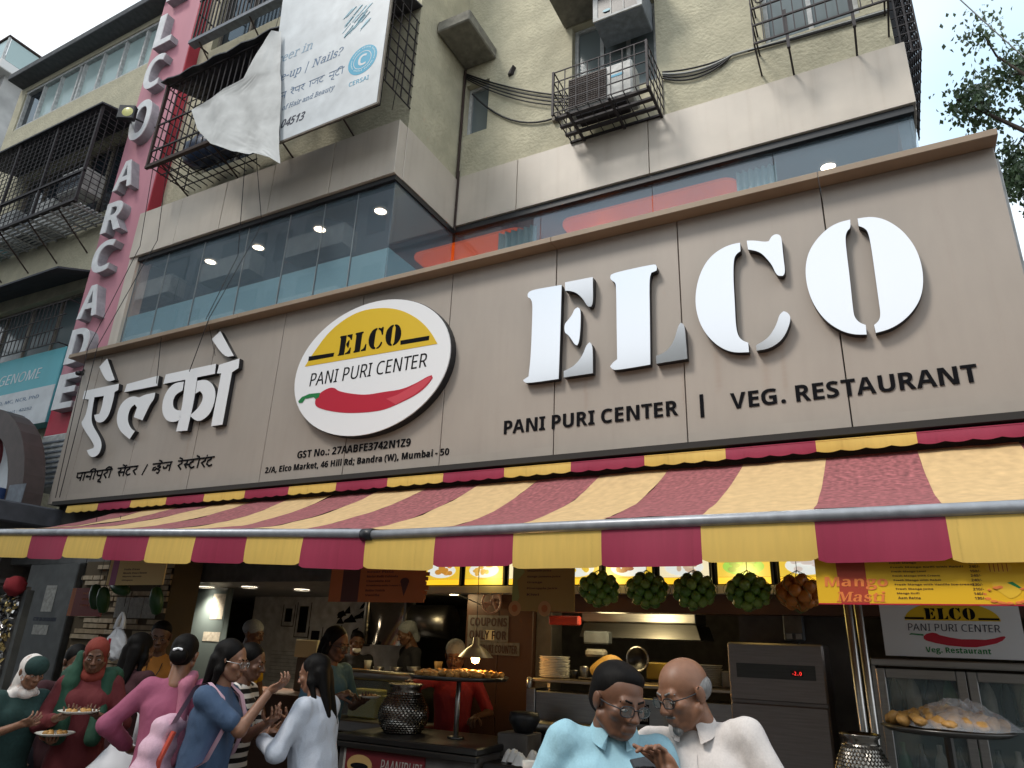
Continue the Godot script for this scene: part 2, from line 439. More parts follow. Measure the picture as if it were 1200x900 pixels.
	M.concrete_dark = textured(mat(lin(0.13, 0.14, 0.15), 0.95), coarse, Vector3(1.3, 1.3, 1.3), pebble, 0.5)
	M.dark_glass = mat(lin(0.02, 0.028, 0.036), 0.06)
	M.pale_glass = mat(lin(0.15, 0.18, 0.185), 0.12)
	M.pane = mat(Color(0.50, 0.60, 0.66, 0.04), 0.015, 0.19)
	M.pane.transparency = BaseMaterial3D.TRANSPARENCY_ALPHA
	M.clear_pane = mat(Color(0.75, 0.85, 0.85, 0.10), 0.02)
	M.clear_pane.transparency = BaseMaterial3D.TRANSPARENCY_ALPHA
	M.frost = mat(lin(0.32, 0.55, 0.62), 0.35)
	M.frame_white = textured(mat(lin(0.62, 0.64, 0.64), 0.6), coarse, Vector3(1.5, 1.5, 1.5))
	M.frame_wood = textured(mat(lin(0.25, 0.22, 0.18), 0.8), coarse, Vector3(1.5, 1.5, 1.5))
	M.black_frame = mat(lin(0.014, 0.015, 0.018), 0.4)
	M.white_vinyl = textured(mat(lin(0.68, 0.72, 0.75), 0.5), patches, Vector3(0.8, 0.8, 0.8))
	M.white_cloth = textured(mat(lin(0.66, 0.67, 0.66), 0.8), patches, Vector3(1.2, 1.2, 1.2))
	M.ink_blue = mat(lin(0.10, 0.17, 0.28), 0.6)
	M.ink_dark = mat(lin(0.03, 0.035, 0.06), 0.6)
	M.cyan_print = mat(lin(0.03, 0.32, 0.50), 0.5)
	M.cyan_pale = mat(lin(0.38, 0.58, 0.66), 0.6)
	M.teal_board = textured(mat(lin(0.10, 0.42, 0.49), 0.5), streak, Vector3(0.5, 0.5, 0.5))
	M.ac_white = textured(mat(lin(0.58, 0.59, 0.57), 0.5), coarse, Vector3(1.5, 1.5, 1.5))
	M.ac_brown = mat(lin(0.075, 0.065, 0.06), 0.6)
	M.ac_grey = textured(mat(lin(0.20, 0.23, 0.27), 0.6), coarse, Vector3(1.5, 1.5, 1.5))
	M.cable = mat(lin(0.008, 0.008, 0.01), 0.6)
	M.cable_grey = mat(lin(0.30, 0.31, 0.30), 0.6)
	var canvas_y := tex(stains(noise_image(256, 0.10, 4, 0.94, 1.0, 71, Vector2(1.0, 0.10)), 18, 8, 0.14, Color(0.5, 0.42, 0.36), 2.0, 0.4))
	M.canvas_maroon = textured(mat(lin(0.33, 0.022, 0.065), 0.62), canvas_y, Vector3(0.9, 0.9, 0.9))
	M.canvas_yellow = textured(mat(lin(0.76, 0.505, 0.115), 0.62), canvas_y, Vector3(0.9, 0.9, 0.9))
	var mottle := tex(stains(noise_image(256, 0.30, 3, 0.52, 1.0, 77), 12, 9, 0.25, Color(0.45, 0.36, 0.34), 4.0, 0.4))
	M.canvas_maroon_worn = textured(mat(lin(0.48, 0.145, 0.155), 0.8), mottle, Vector3(0.32, 0.32, 0.32))
	M.canvas_yellow_worn = textured(mat(lin(0.68, 0.465, 0.225), 0.8), fine, Vector3(0.5, 0.5, 0.5))
	for k in ["canvas_maroon", "canvas_yellow"]:
		M[k].backlight_enabled = true; M[k].backlight = Color(0.3, 0.3, 0.3)
	M.galvanised = textured(mat(lin(0.48, 0.50, 0.54), 0.38, 0.35), coarse, Vector3(2, 2, 2))
	M.steel = textured(mat(lin(0.55, 0.54, 0.52), 0.28, 1.0), brushed, Vector3(1.5, 1.5, 1.5))
	M.steel_dull = textured(mat(lin(0.42, 0.41, 0.40), 0.34, 1.0), brushed, Vector3(1.5, 1.5, 1.5))
	M.steel_dark = textured(mat(lin(0.10, 0.098, 0.095), 0.35, 0.9), brushed, Vector3(1.5, 1.5, 1.5))
	M.asphalt = textured(mat(lin(0.055, 0.055, 0.058), 0.9), coarse, Vector3(0.7, 0.7, 0.7), pebble, 0.4)
	M.paving = textured(mat(lin(0.11, 0.105, 0.098), 0.9), coarse, Vector3(0.8, 0.8, 0.8))
	M.tile_floor = textured(mat(lin(0.10, 0.095, 0.085), 0.35), coarse, Vector3(0.7, 0.7, 0.7))
	M.ceiling_white = mat(lin(0.20, 0.21, 0.22), 0.8)
	M.ceiling_dark = textured(mat(lin(0.20, 0.20, 0.20), 0.6), coarse, Vector3(1, 1, 1))
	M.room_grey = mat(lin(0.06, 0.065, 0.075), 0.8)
	M.orange_wall = mat(lin(0.55, 0.10, 0.03), 0.6)
	M.wood_brown = textured(mat(lin(0.085, 0.038, 0.022), 0.45), streak, Vector3(1.2, 1.2, 1.2))
	M.rubber_black = mat(lin(0.012, 0.012, 0.013), 0.6)
	M.dark_wall = textured(mat(lin(0.14, 0.128, 0.12), 0.6), coarse, Vector3(1, 1, 1))
	M.stone_joint = mat(lin(0.10, 0.075, 0.045), 0.9)
	M.stone_a = textured(mat(lin(0.56, 0.44, 0.29), 0.85), coarse, Vector3(2, 2, 2))
	M.stone_b = textured(mat(lin(0.50, 0.38, 0.24), 0.85), coarse, Vector3(2, 2, 2))
	M.stone_c = textured(mat(lin(0.62, 0.50, 0.35), 0.85), coarse, Vector3(2, 2, 2))
	M.old_paper = textured(mat(lin(0.52, 0.50, 0.45), 0.8), coarse, Vector3(3, 3, 3))
	M.dim_paper = textured(mat(lin(0.20, 0.19, 0.18), 0.8), coarse, Vector3(3, 3, 3))
	M.ink_maroon = mat(lin(0.05, 0.02, 0.02), 0.7)
	M.ink_brown = mat(lin(0.09, 0.03, 0.01), 0.7)
	M.cream = mat(lin(0.68, 0.60, 0.38), 0.7)
	M.mural_white = textured(mat(lin(0.74, 0.74, 0.74), 0.7), coarse, Vector3(1, 1, 1))
	M.door_grey = textured(mat(lin(0.095, 0.10, 0.098), 0.5), coarse, Vector3(1, 1, 1))
	M.fascia = mat(lin(0.50, 0.46, 0.36), 0.6)
	M.steel_warm = textured(mat(lin(0.55, 0.45, 0.33), 0.3, 1.0), brushed, Vector3(1.5, 1.5, 1.5))
	M.steel_fridge = textured(mat(lin(0.33, 0.295, 0.285), 0.42, 0.8), brushed, Vector3(1.5, 1.5, 1.5))
	M.steel_mirror_dark = mat(Color(0.72, 0.70, 0.66), 0.12, 1.0)
	M.steel_pot = mat(Color(0.55, 0.53, 0.50), 0.25, 1.0)
	M.plate_white = mat(lin(0.72, 0.70, 0.63), 0.3)
	M.plate_grey = mat(lin(0.62, 0.60, 0.56), 0.3)
	M.dosa = textured(mat(lin(0.66, 0.37, 0.07), 0.6), coarse, Vector3(9, 9, 9))
	M.puri = textured(mat(lin(0.62, 0.33, 0.09), 0.55), coarse, Vector3(6, 6, 6))
	M.puri_print = mat(lin(0.50, 0.32, 0.12), 0.5)
	M.tamarind = mat(lin(0.06, 0.025, 0.012), 0.1)
	M.yellow_crate = mat(lin(0.45, 0.30, 0.04), 0.5)
	M.bottle_green = mat(lin(0.02, 0.12, 0.04), 0.15)
	M.bottle_dark = mat(lin(0.015, 0.015, 0.018), 0.12)
	M.poster_white = mat(lin(0.68, 0.69, 0.70), 0.6)
	M.plastic = mat(Color(0.9, 0.92, 0.95, 0.22), 0.12)
	M.plastic.transparency = BaseMaterial3D.TRANSPARENCY_ALPHA
	M.plastic_white = mat(lin(0.74, 0.74, 0.76), 0.4)
	M.plastic_white.backlight_enabled = true; M.plastic_white.backlight = Color(0.3, 0.3, 0.3)
	M.butter_box = mat(lin(0.34, 0.32, 0.08), 0.7)
	M.fan_pink = mat(lin(0.36, 0.22, 0.20), 0.5)
	M.maroon_print = mat(lin(0.14, 0.015, 0.02), 0.5)
	M.lamp_shade = mat(lin(0.55, 0.52, 0.45), 0.3, 0.6)
	M.napkin = mat(lin(0.78, 0.77, 0.74), 0.9)
	M.red_plastic = mat(lin(0.42, 0.02, 0.02), 0.35)
	M.mango_yellow = mat(lin(0.80, 0.46, 0.01), 0.5)
	M.mango_print = mat(lin(0.82, 0.50, 0.03), 0.5)
	M.red_brown_print = mat(lin(0.42, 0.05, 0.02), 0.5)
	M.orange_print = mat(lin(0.80, 0.22, 0.05), 0.5)
	M.board_orange = mat(lin(0.52, 0.15, 0.04), 0.6)
	M.board_dark = mat(lin(0.10, 0.03, 0.025), 0.6)
	M.board_olive = mat(lin(0.40, 0.24, 0.06), 0.6)
	M.board_pale = mat(lin(0.34, 0.34, 0.10), 0.6)
	M.board_fruit = mat(lin(0.58, 0.28, 0.10), 0.6)
	M.board_yellow_pale = mat(lin(0.66, 0.48, 0.20), 0.6)
	M.purple_print = mat(lin(0.38, 0.12, 0.25), 0.6)
	M.red_board = mat(lin(0.36, 0.03, 0.02), 0.5)
	M.lime = textured(mat(lin(0.19, 0.34, 0.045), 0.28), coarse, Vector3(6, 6, 6))
	M.lime_dark = textured(mat(lin(0.12, 0.25, 0.035), 0.28), coarse, Vector3(6, 6, 6))
	M.lime_pale = textured(mat(lin(0.26, 0.38, 0.06), 0.28), coarse, Vector3(6, 6, 6))
	M.orange_fruit = textured(mat(lin(0.62, 0.20, 0.02), 0.42), coarse, Vector3(6, 6, 6))
	M.net = mat(lin(0.08, 0.14, 0.04), 0.6)
	M.melon = textured(mat(lin(0.02, 0.075, 0.02), 0.35), streak, Vector3(5, 5, 5))
	M.arch_brown = textured(mat(lin(0.075, 0.05, 0.046), 0.5), coarse, Vector3(1, 1, 1))
	M.crate_blue = mat(lin(0.02, 0.045, 0.13), 0.5)
	M.trinket_gold = mat(Color(0.75, 0.66, 0.45), 0.3, 1.0)
	M.red_cloth = mat(lin(0.22, 0.012, 0.018), 0.9)
	M.bark = textured(mat(lin(0.09, 0.07, 0.055), 0.95), coarse, Vector3(3, 3, 3))
	M.leaf_a = mat(lin(0.045, 0.085, 0.04), 0.5)
	M.leaf_b = mat(lin(0.06, 0.105, 0.05), 0.5)
	M.leaf_c = mat(lin(0.035, 0.06, 0.04), 0.5)
	for k in ["leaf_a", "leaf_b", "leaf_c"]:
		M[k].backlight_enabled = true; M[k].backlight = Color(0.25, 0.3, 0.15)
	M.eye_white = mat(lin(0.34, 0.31, 0.28), 0.35)
	M.eye_dark = mat(lin(0.012, 0.008, 0.006), 0.15)
	M.lip = mat(lin(0.10, 0.035, 0.03), 0.6)
	var skin_tex := tex(noise_image(128, 0.06, 4, 0.86, 1.0, 91))
	M.skin_a = textured(mat(lin(0.17, 0.076, 0.041), 0.5), skin_tex, Vector3(6, 6, 6))
	M.skin_b = textured(mat(lin(0.26, 0.122, 0.068), 0.5), skin_tex, Vector3(6, 6, 6))
	M.skin_c = textured(mat(lin(0.155, 0.07, 0.039), 0.5), skin_tex, Vector3(6, 6, 6))
	for k in ["skin_a", "skin_b", "skin_c"]: M[k].subsurf_scatter_enabled = true; M[k].subsurf_scatter_strength = 0.08
	var strands := tex(noise_image(128, 0.15, 3, 0.4, 1.0, 93, Vector2(1.0, 0.12)))
	M.hair_black = textured(mat(lin(0.010, 0.008, 0.007), 0.62), strands, Vector3(8, 8, 8))
	M.hair_black.metallic_specular = 0.25
	M.hair_grey = textured(mat(lin(0.36, 0.35, 0.34), 0.6), strands, Vector3(8, 8, 8))
	var cloth_tex := tex(noise_image(256, 0.25, 3, 0.90, 1.0, 95))
	var fold_img := noise_image(256, 0.022, 3, 0.0, 1.0, 97, Vector2(1.0, 0.45))
	for y in 256:
		for x in 256:
			var v := 1.0 - absf(fold_img.get_pixel(x, y).r * 2.0 - 1.0)
			v = smoothstep(0.25, 1.0, v)
			fold_img.set_pixel(x, y, Color(v, v, v))
	var folds := tex(fold_img)
	M.shirt_blue = textured(mat(lin(0.34, 0.58, 0.68), 0.85), cloth_tex, Vector3(1.9, 1.9, 1.9), folds, 0.34)
	M.shirt_white = textured(mat(lin(0.66, 0.61, 0.58), 0.85), cloth_tex, Vector3(1.9, 1.9, 1.9), folds, 0.34)
	M.shirt_red = textured(mat(lin(0.30, 0.02, 0.03), 0.85), cloth_tex, Vector3(1.9, 1.9, 1.9), folds, 0.34)
	M.shirt_steel_blue = textured(mat(lin(0.06, 0.14, 0.20), 0.85), cloth_tex, Vector3(1.9, 1.9, 1.9), folds, 0.34)
	M.shirt_denim = textured(mat(lin(0.05, 0.09, 0.165), 0.85), cloth_tex, Vector3(1.9, 1.9, 1.9), folds, 0.34)
	M.shirt_orange = textured(mat(lin(0.48, 0.19, 0.03), 0.85), cloth_tex, Vector3(1.9, 1.9, 1.9), folds, 0.34)
	M.shirt_yellow = textured(mat(lin(0.62, 0.36, 0.02), 0.85), cloth_tex, Vector3(1.9, 1.9, 1.9), folds, 0.34)
	M.kurta_white = textured(mat(lin(0.58, 0.62, 0.70), 0.85), cloth_tex, Vector3(1.9, 1.9, 1.9), folds, 0.34)
	M.kurta_pink = textured(mat(lin(0.34, 0.085, 0.155), 0.85), cloth_tex, Vector3(1.9, 1.9, 1.9), folds, 0.34)
	M.kurta_pink_pale = textured(mat(lin(0.44, 0.15, 0.22), 0.85), cloth_tex, Vector3(1.9, 1.9, 1.9), folds, 0.34)
	M.kurta_red = textured(mat(lin(0.13, 0.014, 0.017), 0.85), cloth_tex, Vector3(1.9, 1.9, 1.9), folds, 0.34)
	M.scarf_red = textured(mat(lin(0.20, 0.026, 0.014), 0.85), cloth_tex, Vector3(1.9, 1.9, 1.9), folds, 0.34)
	M.shawl_green = textured(mat(lin(0.014, 0.065, 0.035), 0.85), cloth_tex, Vector3(1.9, 1.9, 1.9), folds, 0.34)
	M.dress_green = textured(mat(lin(0.016, 0.055, 0.048), 0.85), coarse, Vector3(7, 7, 7))
	M.cloth_dark = textured(mat(lin(0.018, 0.018, 0.024), 0.9), cloth_tex, Vector3(1.9, 1.9, 1.9), folds, 0.34)
	M.cloth_maroon = textured(mat(lin(0.05, 0.012, 0.016), 0.9), cloth_tex, Vector3(1.9, 1.9, 1.9), folds, 0.34)
	M.cap_grey = textured(mat(lin(0.30, 0.32, 0.34), 0.8), coarse, Vector3(9, 9, 9))
	M.backpack_pink = textured(mat(lin(0.66, 0.42, 0.51), 0.8), cloth_tex, Vector3(1.9, 1.9, 1.9), folds, 0.34)
	M.strap_red = mat(lin(0.52, 0.07, 0.04), 0.7)
	M.shoe = mat(lin(0.02, 0.018, 0.016), 0.5)
	M.button = mat(lin(0.6, 0.6, 0.6), 0.3)
	var stripes := Image.create(8, 64, false, Image.FORMAT_RGB8)
	for y in 64:
		for x in 8: stripes.set_pixel(x, y, Color(0.02, 0.02, 0.025) if (y / 16) % 2 == 0 else Color(0.85, 0.83, 0.8))
	M.shirt_striped = textured(mat(Color.WHITE, 0.85), tex(stripes), Vector3(9, 9, 9))
	M.shirt_striped.uv1_triplanar_sharpness = 12.0
	var flowers := Image.create(128, 128, false, Image.FORMAT_RGB8)
	flowers.fill(Color(0.86, 0.83, 0.80))
	for q in [[28, 30], [92, 60], [44, 100], [108, 118]]:
		for y in range(-11, 12):
			for x in range(-9, 10):
				var a := absf(x) / 9.0 + absf(y + 3.0 * sin(x * 0.6)) / 11.0
				if a < 0.85: flowers.set_pixel(posmod(q[0] + x, 128), posmod(q[1] + y, 128), Color(0.45, 0.24, 0.12) if a > 0.45 else Color(0.72, 0.42, 0.16))
	M.scarf_floral = textured(mat(Color.WHITE, 0.85), tex(flowers), Vector3(5, 5, 5))
	M.milk_glass = mat(lin(0.36, 0.47, 0.47), 0.25)
	M.grey_glass = mat(lin(0.10, 0.13, 0.14), 0.12)
	M.far_grey = textured(mat(lin(0.50, 0.50, 0.49), 0.8), coarse, Vector3(0.2, 0.2, 0.2))
	M.far_white = mat(lin(0.66, 0.66, 0.65), 0.8)
	M.opposite_wall = textured(mat(lin(0.30, 0.30, 0.31), 0.9), coarse, Vector3(0.3, 0.3, 0.3))
	M.opposite_band = textured(mat(lin(0.80, 0.77, 0.70), 0.9), coarse, Vector3(0.3, 0.3, 0.3))
	M.blue_bag = mat(lin(0.02, 0.035, 0.075), 0.4)
	M.lens_yellow = mat(lin(0.62, 0.60, 0.22), 0.3)
	M.ink_pale = mat(lin(0.25, 0.36, 0.46), 0.6)
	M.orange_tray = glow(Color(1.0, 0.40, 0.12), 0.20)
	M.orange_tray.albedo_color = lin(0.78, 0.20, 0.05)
	M.room_blue = mat(lin(0.10, 0.14, 0.18), 0.8)
	M.pane_joint = mat(lin(0.22, 0.25, 0.26), 0.5)
	M.curtain = mat(lin(0.42, 0.58, 0.58), 0.8)

func panel_dirt() -> Image:
	# one picture for the whole board, 1 cm to a pixel: dust, faint runs everywhere and rusty runs below the steel letters
	var n := FastNoiseLite.new(); n.seed = 4; n.frequency = 0.012; n.fractal_octaves = 5
	var img := Image.create(1024, 205, false, Image.FORMAT_RGB8)
	for y in 205:
		for x in 1024:
			var v := clampf(0.975 + 0.035 * n.get_noise_2d(x, y * 0.7) + 0.012 * n.get_noise_2d(x * 9.0, y * 1.5), 0, 1)
			img.set_pixel(x, y, Color(v, v, v))
	stains(img, 90, 6, 0.035, Color(0.72, 0.62, 0.52), 3.0, 0.6)
	stains(img, 50, 12, 0.05, Color(1, 1, 1), 4.0, 0.5)
	var r := RandomNumberGenerator.new(); r.seed = 15
	for x in [-2.3, -1.98, -1.62, -1.52, -1.2, -0.95, -0.62, -0.5, -0.05, 0.1, -4.3, -3.9, -8.2, -7.4, -6.6]:
		run_stain(img, (x + 9.2) * 100.0, int((5.048 - 3.68) * 100.0), 40 + int(20 * r.randf()), 1.2 + 1.6 * r.randf(), 0.10, Color(0.74, 0.54, 0.40) if r.randf() < 0.6 else Color(1, 1, 1), r)
	return img

func ground() -> void:
	var s := st()
	quad(s, Vector3(-200, -0.15, 200), Vector3(-200, -0.15, -200), Vector3(200, -0.15, -200), Vector3(200, -0.15, 200))
	structure("road", done(s), M.asphalt)
	structure("pavement", box(-40, 12, -0.2, 0.0, -0.2, 7.2, 0.02), M.paving)

# ---------------------------------------------------------------- the restaurant's building
const JOINTS := [-8.95, -8.6, -7.54, -6.49, -5.44, -4.385, -3.323, -2.252, -1.19, -0.115, 0.97]
func restaurant_building() -> void:
	var b := thing("apartment_building", "yellow stucco building with beige cladding band and glass upper floor above the big sign", "building")
	# upper walls: the left wing stands forward, the right wing is set back
	var s := st()
	wall_with_holes(s, -9.12, -4.47, 7.0, 14.0, -0.75, -0.5, [[-8.35, -4.95, 7.95, 9.25], [-8.7, -5.8, 10.5, 12.0]])
	obj("wall", done(s), M.stucco, b)
	s = st()
	cuboid(s, -4.72, -4.47, 7.0, 14.0, -1.85, -0.752)
	obj("wall", done(s), M.stucco, b)
	s = st()
	wall_with_holes(s, -4.468, 0.7, 7.0, 14.0, -1.85, -1.6, [[-4.42, -4.05, 8.12, 8.98], [-2.82, -1.72, 8.02, 9.32], [-0.5, 0.45, 8.0, 9.4]])
	obj("wall", done(s), M.stucco, b)
	obj("wall", box(0.45, 0.698, 7.0, 14.0, -8.0, -1.852), M.stucco, b)
	obj("wall", box(-9.12, 0.7, 7.0, 14.0, -8.25, -8.002), M.stucco, b)
	obj("roof", box(-9.3, 0.9, 14.002, 14.25, -8.3, -0.3), M.concrete, b)
	# sill course that closes the wall behind the cladding
	obj("floor_slab", box(-9.1, 0.66, 6.64, 6.998, -8.0, -1.62), M.ceiling_white, b)
	obj("floor_slab", box(-9.1, -4.48, 6.64, 6.998, -1.618, -0.42), M.ceiling_white, b)
	# cladding band: separate boards with open joints
	var xs := [-9.03, -8.1, -7.22, -6.35, -5.36, -4.392]
	for i in xs.size() - 1:
		obj("cladding_panel", box(xs[i] + 0.004, xs[i + 1] - 0.004, 6.6, 7.34, -0.40, -0.25 + 0.002 * (i % 2), 0.004), M.clad, b)
	obj("cladding_panel", box(-4.44, -4.388, 6.6, 7.34, -1.50, -0.402, 0.004), M.clad, b)
	xs = [-4.386, -3.5, -1.83, 0.77]
	for i in xs.size() - 1:
		obj("cladding_panel", box(xs[i] + 0.004, xs[i + 1] - 0.004, 6.63, 7.37, -1.62, -1.5 + 0.002 * (i % 2), 0.004), M.clad, b)
	obj("cladding_panel", box(0.72, 0.772, 6.63, 7.37, -8.0, -1.622, 0.004), M.clad, b)
	obj("cladding_panel", box(-9.05, -8.87, 5.0, 6.598, -0.5, -0.28, 0.004), M.clad, b)
	# black head rail over the glass
	obj("head_rail", box(-8.868, -4.40, 6.535, 6.598, -0.42, -0.29), M.black_frame, b)
	obj("head_rail", box(-4.46, -4.40, 6.535, 6.598, -1.56, -0.422), M.black_frame, b)
	obj("head_rail", box(-4.398, 0.74, 6.55, 6.626, -1.66, -1.53), M.black_frame, b)
	obj("head_rail", box(0.68, 0.74, 6.55, 6.626, -7.9, -1.662), M.black_frame, b)
	# glass, one pane at a time
	xs = [-8.866, -8.25, -7.53, -6.72, -6.01, -5.45, -4.95, -4.425]
	for i in xs.size() - 1:
		obj("glass_pane", box(xs[i] + 0.004, xs[i + 1] - 0.004, 5.03, 6.533, -0.342, -0.33), M.pane, b)
		obj("pane_joint", box(xs[i] - 0.004, xs[i] + 0.004, 5.03, 6.533, -0.341, -0.328), M.pane_joint, b)
		obj("frosted_film", box(xs[i] + 0.006, xs[i + 1] - 0.006, 5.03, 5.685 + 0.012 * (i % 3), -0.352, -0.346), M.frost, b)
	obj("glass_pane", box(-4.432, -4.42, 5.03, 6.533, -1.54, -0.33), M.pane, b)
	obj("frosted_film", box(-4.442, -4.436, 5.03, 5.69, -1.2, -0.35), M.frost, b)
	xs = [-4.41, -3.2, -1.83, -0.55, 0.73]
	for i in xs.size() - 1:
		obj("glass_pane", box(xs[i] + 0.004, xs[i + 1] - 0.004, 5.03, 6.548, -1.596, -1.584), M.pane, b)
	obj("glass_pane", box(0.70, 0.712, 5.03, 6.548, -7.9, -1.6), M.pane, b)
	# the dining room behind the glass
	obj("room_floor", box(-9.1, 0.74, 4.85, 5.02, -8.0, -0.2), M.tile_floor, b)
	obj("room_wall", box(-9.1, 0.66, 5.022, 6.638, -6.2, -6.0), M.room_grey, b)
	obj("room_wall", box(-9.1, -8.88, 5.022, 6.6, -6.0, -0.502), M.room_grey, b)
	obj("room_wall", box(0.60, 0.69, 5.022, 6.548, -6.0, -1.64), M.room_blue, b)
	obj("room_wall", box(-0.9, 0.59, 5.022, 6.62, -3.1, -3.0), M.room_blue, b)
	obj("orange_partition", box(-4.3, -3.35, 5.022, 5.95, -2.6, -2.5), M.orange_wall, b)
	obj("orange_partition", box(-5.6, -4.55, 5.022, 5.75, -2.9, -2.8), M.orange_wall, b)
	# rounded orange plates under the ceiling, their glow added for a hidden cove light
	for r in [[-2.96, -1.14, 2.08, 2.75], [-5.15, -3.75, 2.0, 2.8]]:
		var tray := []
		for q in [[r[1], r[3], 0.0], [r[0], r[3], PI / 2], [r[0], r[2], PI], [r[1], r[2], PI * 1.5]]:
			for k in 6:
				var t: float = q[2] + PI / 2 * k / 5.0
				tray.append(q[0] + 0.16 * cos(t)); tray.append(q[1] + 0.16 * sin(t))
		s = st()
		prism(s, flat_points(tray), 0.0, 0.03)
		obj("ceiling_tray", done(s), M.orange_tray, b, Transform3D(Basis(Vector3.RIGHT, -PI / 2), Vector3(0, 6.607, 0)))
		for x in [r[0] + 0.05, (r[0] + r[1]) / 2, r[1] - 0.1]:
			var first: bool = x < r[0] + 0.2
			var lamp := obj("added_tray_lamp", lathe([Vector2(0, -0.03), Vector2(0.025, -0.02), Vector2(0.028, 0.0), Vector2(0.0, 0.0)], 12), glow(Color(1, 0.5, 0.15), 2.0), b, at(x, 6.42, -r[3] - 0.25))  # small lamps added to brighten the tray, strongest at one end
			var ol := OmniLight3D.new(); ol.name = "lamp_light"; lamp.add_child(ol)
			ol.position = Vector3(0, 0.04, 0.06); ol.light_energy = 0.32 if first else 0.14; ol.light_color = Color(1, 0.50, 0.18); ol.light_size = 0.04; ol.omni_range = 6; ol.omni_attenuation = 2.0; ol.shadow_enabled = true
	for p in [[-3.85, -3.3], [-0.95, -0.54]]:
		obj("curtain", curtain(p[0], p[1], 5.04, 6.5, -1.72), M.curtain, b)
	for p in [[-8.06, -0.84], [-7.12, -0.84], [-6.02, -0.84], [-5.04, -0.84], [-0.06, -2.19]]:
		downlight(b, Vector3(p[0], 6.638, p[1]), 0.075, 6.0, 0.25)
	# blue-grey window joinery and dark rooms behind the caged windows
	window(b, -8.35, -4.95, 7.95, 9.25, -0.5, 5, M.frame_wood, M.dark_glass)
	window(b, -8.7, -5.8, 10.5, 12.0, -0.5, 4, M.frame_wood, M.dark_glass)
	window(b, -0.5, 0.45, 8.0, 9.4, -1.6, 2, M.frame_white, M.pale_glass)
	window(b, -4.42, -4.05, 8.12, 8.98, -1.6, 1, M.frame_white, M.pale_glass)
	window(b, -2.82, -1.72, 8.02, 9.32, -1.6, 3, M.frame_white, M.pale_glass)

func curtain(x0: float, x1: float, y0: float, y1: float, z: float) -> ArrayMesh:
	var s := st()
	s.set_smooth_group(0)
	var n := 28
	for i in n:
		var xa := lerpf(x0, x1, float(i) / n); var xb := lerpf(x0, x1, float(i + 1) / n)
		var za := z + 0.03 * sin(i * 1.4); var zb := z + 0.03 * sin((i + 1) * 1.4)
		quad(s, Vector3(xa, y0, za), Vector3(xa, y1, za), Vector3(xb, y1, zb), Vector3(xb, y0, zb))
	return done(s)

func downlight(parent: Node, p: Vector3, r: float, e: float, light: float, tint := Color(1, 0.93, 0.82)) -> void:
	# the ceiling is at p.y: a ring and a glowing disc with a lamp just below it
	var ring := obj("downlight", lathe([Vector2(r * 1.3, -0.012), Vector2(r * 1.02, -0.016), Vector2(r, -0.004)], 20), M.frame_white, parent, at(p.x, p.y, p.z))
	obj("lamp_disc", lathe([Vector2(0, -0.006), Vector2(r, -0.0065), Vector2(r, -0.003)], 20, false), glow(tint, e), ring)
	var l := SpotLight3D.new()
	l.name = "lamp_light"
	ring.add_child(l)
	l.position = Vector3(0, -0.03, 0); l.rotation.x = -PI / 2
	l.spot_angle = 60; l.light_energy = light; l.light_color = tint; l.light_size = r; l.spot_range = 12; l.spot_attenuation = 2.0; l.shadow_enabled = true

func window(parent: Node, x0: float, x1: float, y0: float, y1: float, z: float, n: int, frame: Material, glass: Material) -> void:
	# a joinery frame set 9 cm into an opening, with n panes
	var w := obj("window", box(x0 + 0.002, x1 - 0.002, y0 + 0.002, y0 + 0.05, z - 0.16, z - 0.09), frame, parent)
	var s := st()
	cuboid(s, x0 + 0.002, x1 - 0.002, y1 - 0.05, y1 - 0.002, z - 0.16, z - 0.09)
	for i in n + 1:
		var x := lerpf(x0 + 0.026, x1 - 0.026, float(i) / n)
		cuboid(s, x - 0.024, x + 0.024, y0 + 0.0502, y1 - 0.0502, z - 0.158, z - 0.092)
	obj("frame", done(s), frame, w)
	for i in n:
		var a := lerpf(x0 + 0.026, x1 - 0.026, float(i) / n) + 0.0242; var c := lerpf(x0 + 0.026, x1 - 0.026, float(i + 1) / n) - 0.0242
		obj("pane", box(a, c, y0 + 0.0504, y1 - 0.0504, z - 0.135, z - 0.125), glass, w)
	obj("dark_room", box(x0 - 0.1, x1 + 0.1, y0 - 0.1, y1 + 0.1, z - 0.9, z - 0.26), M.room_grey, w)

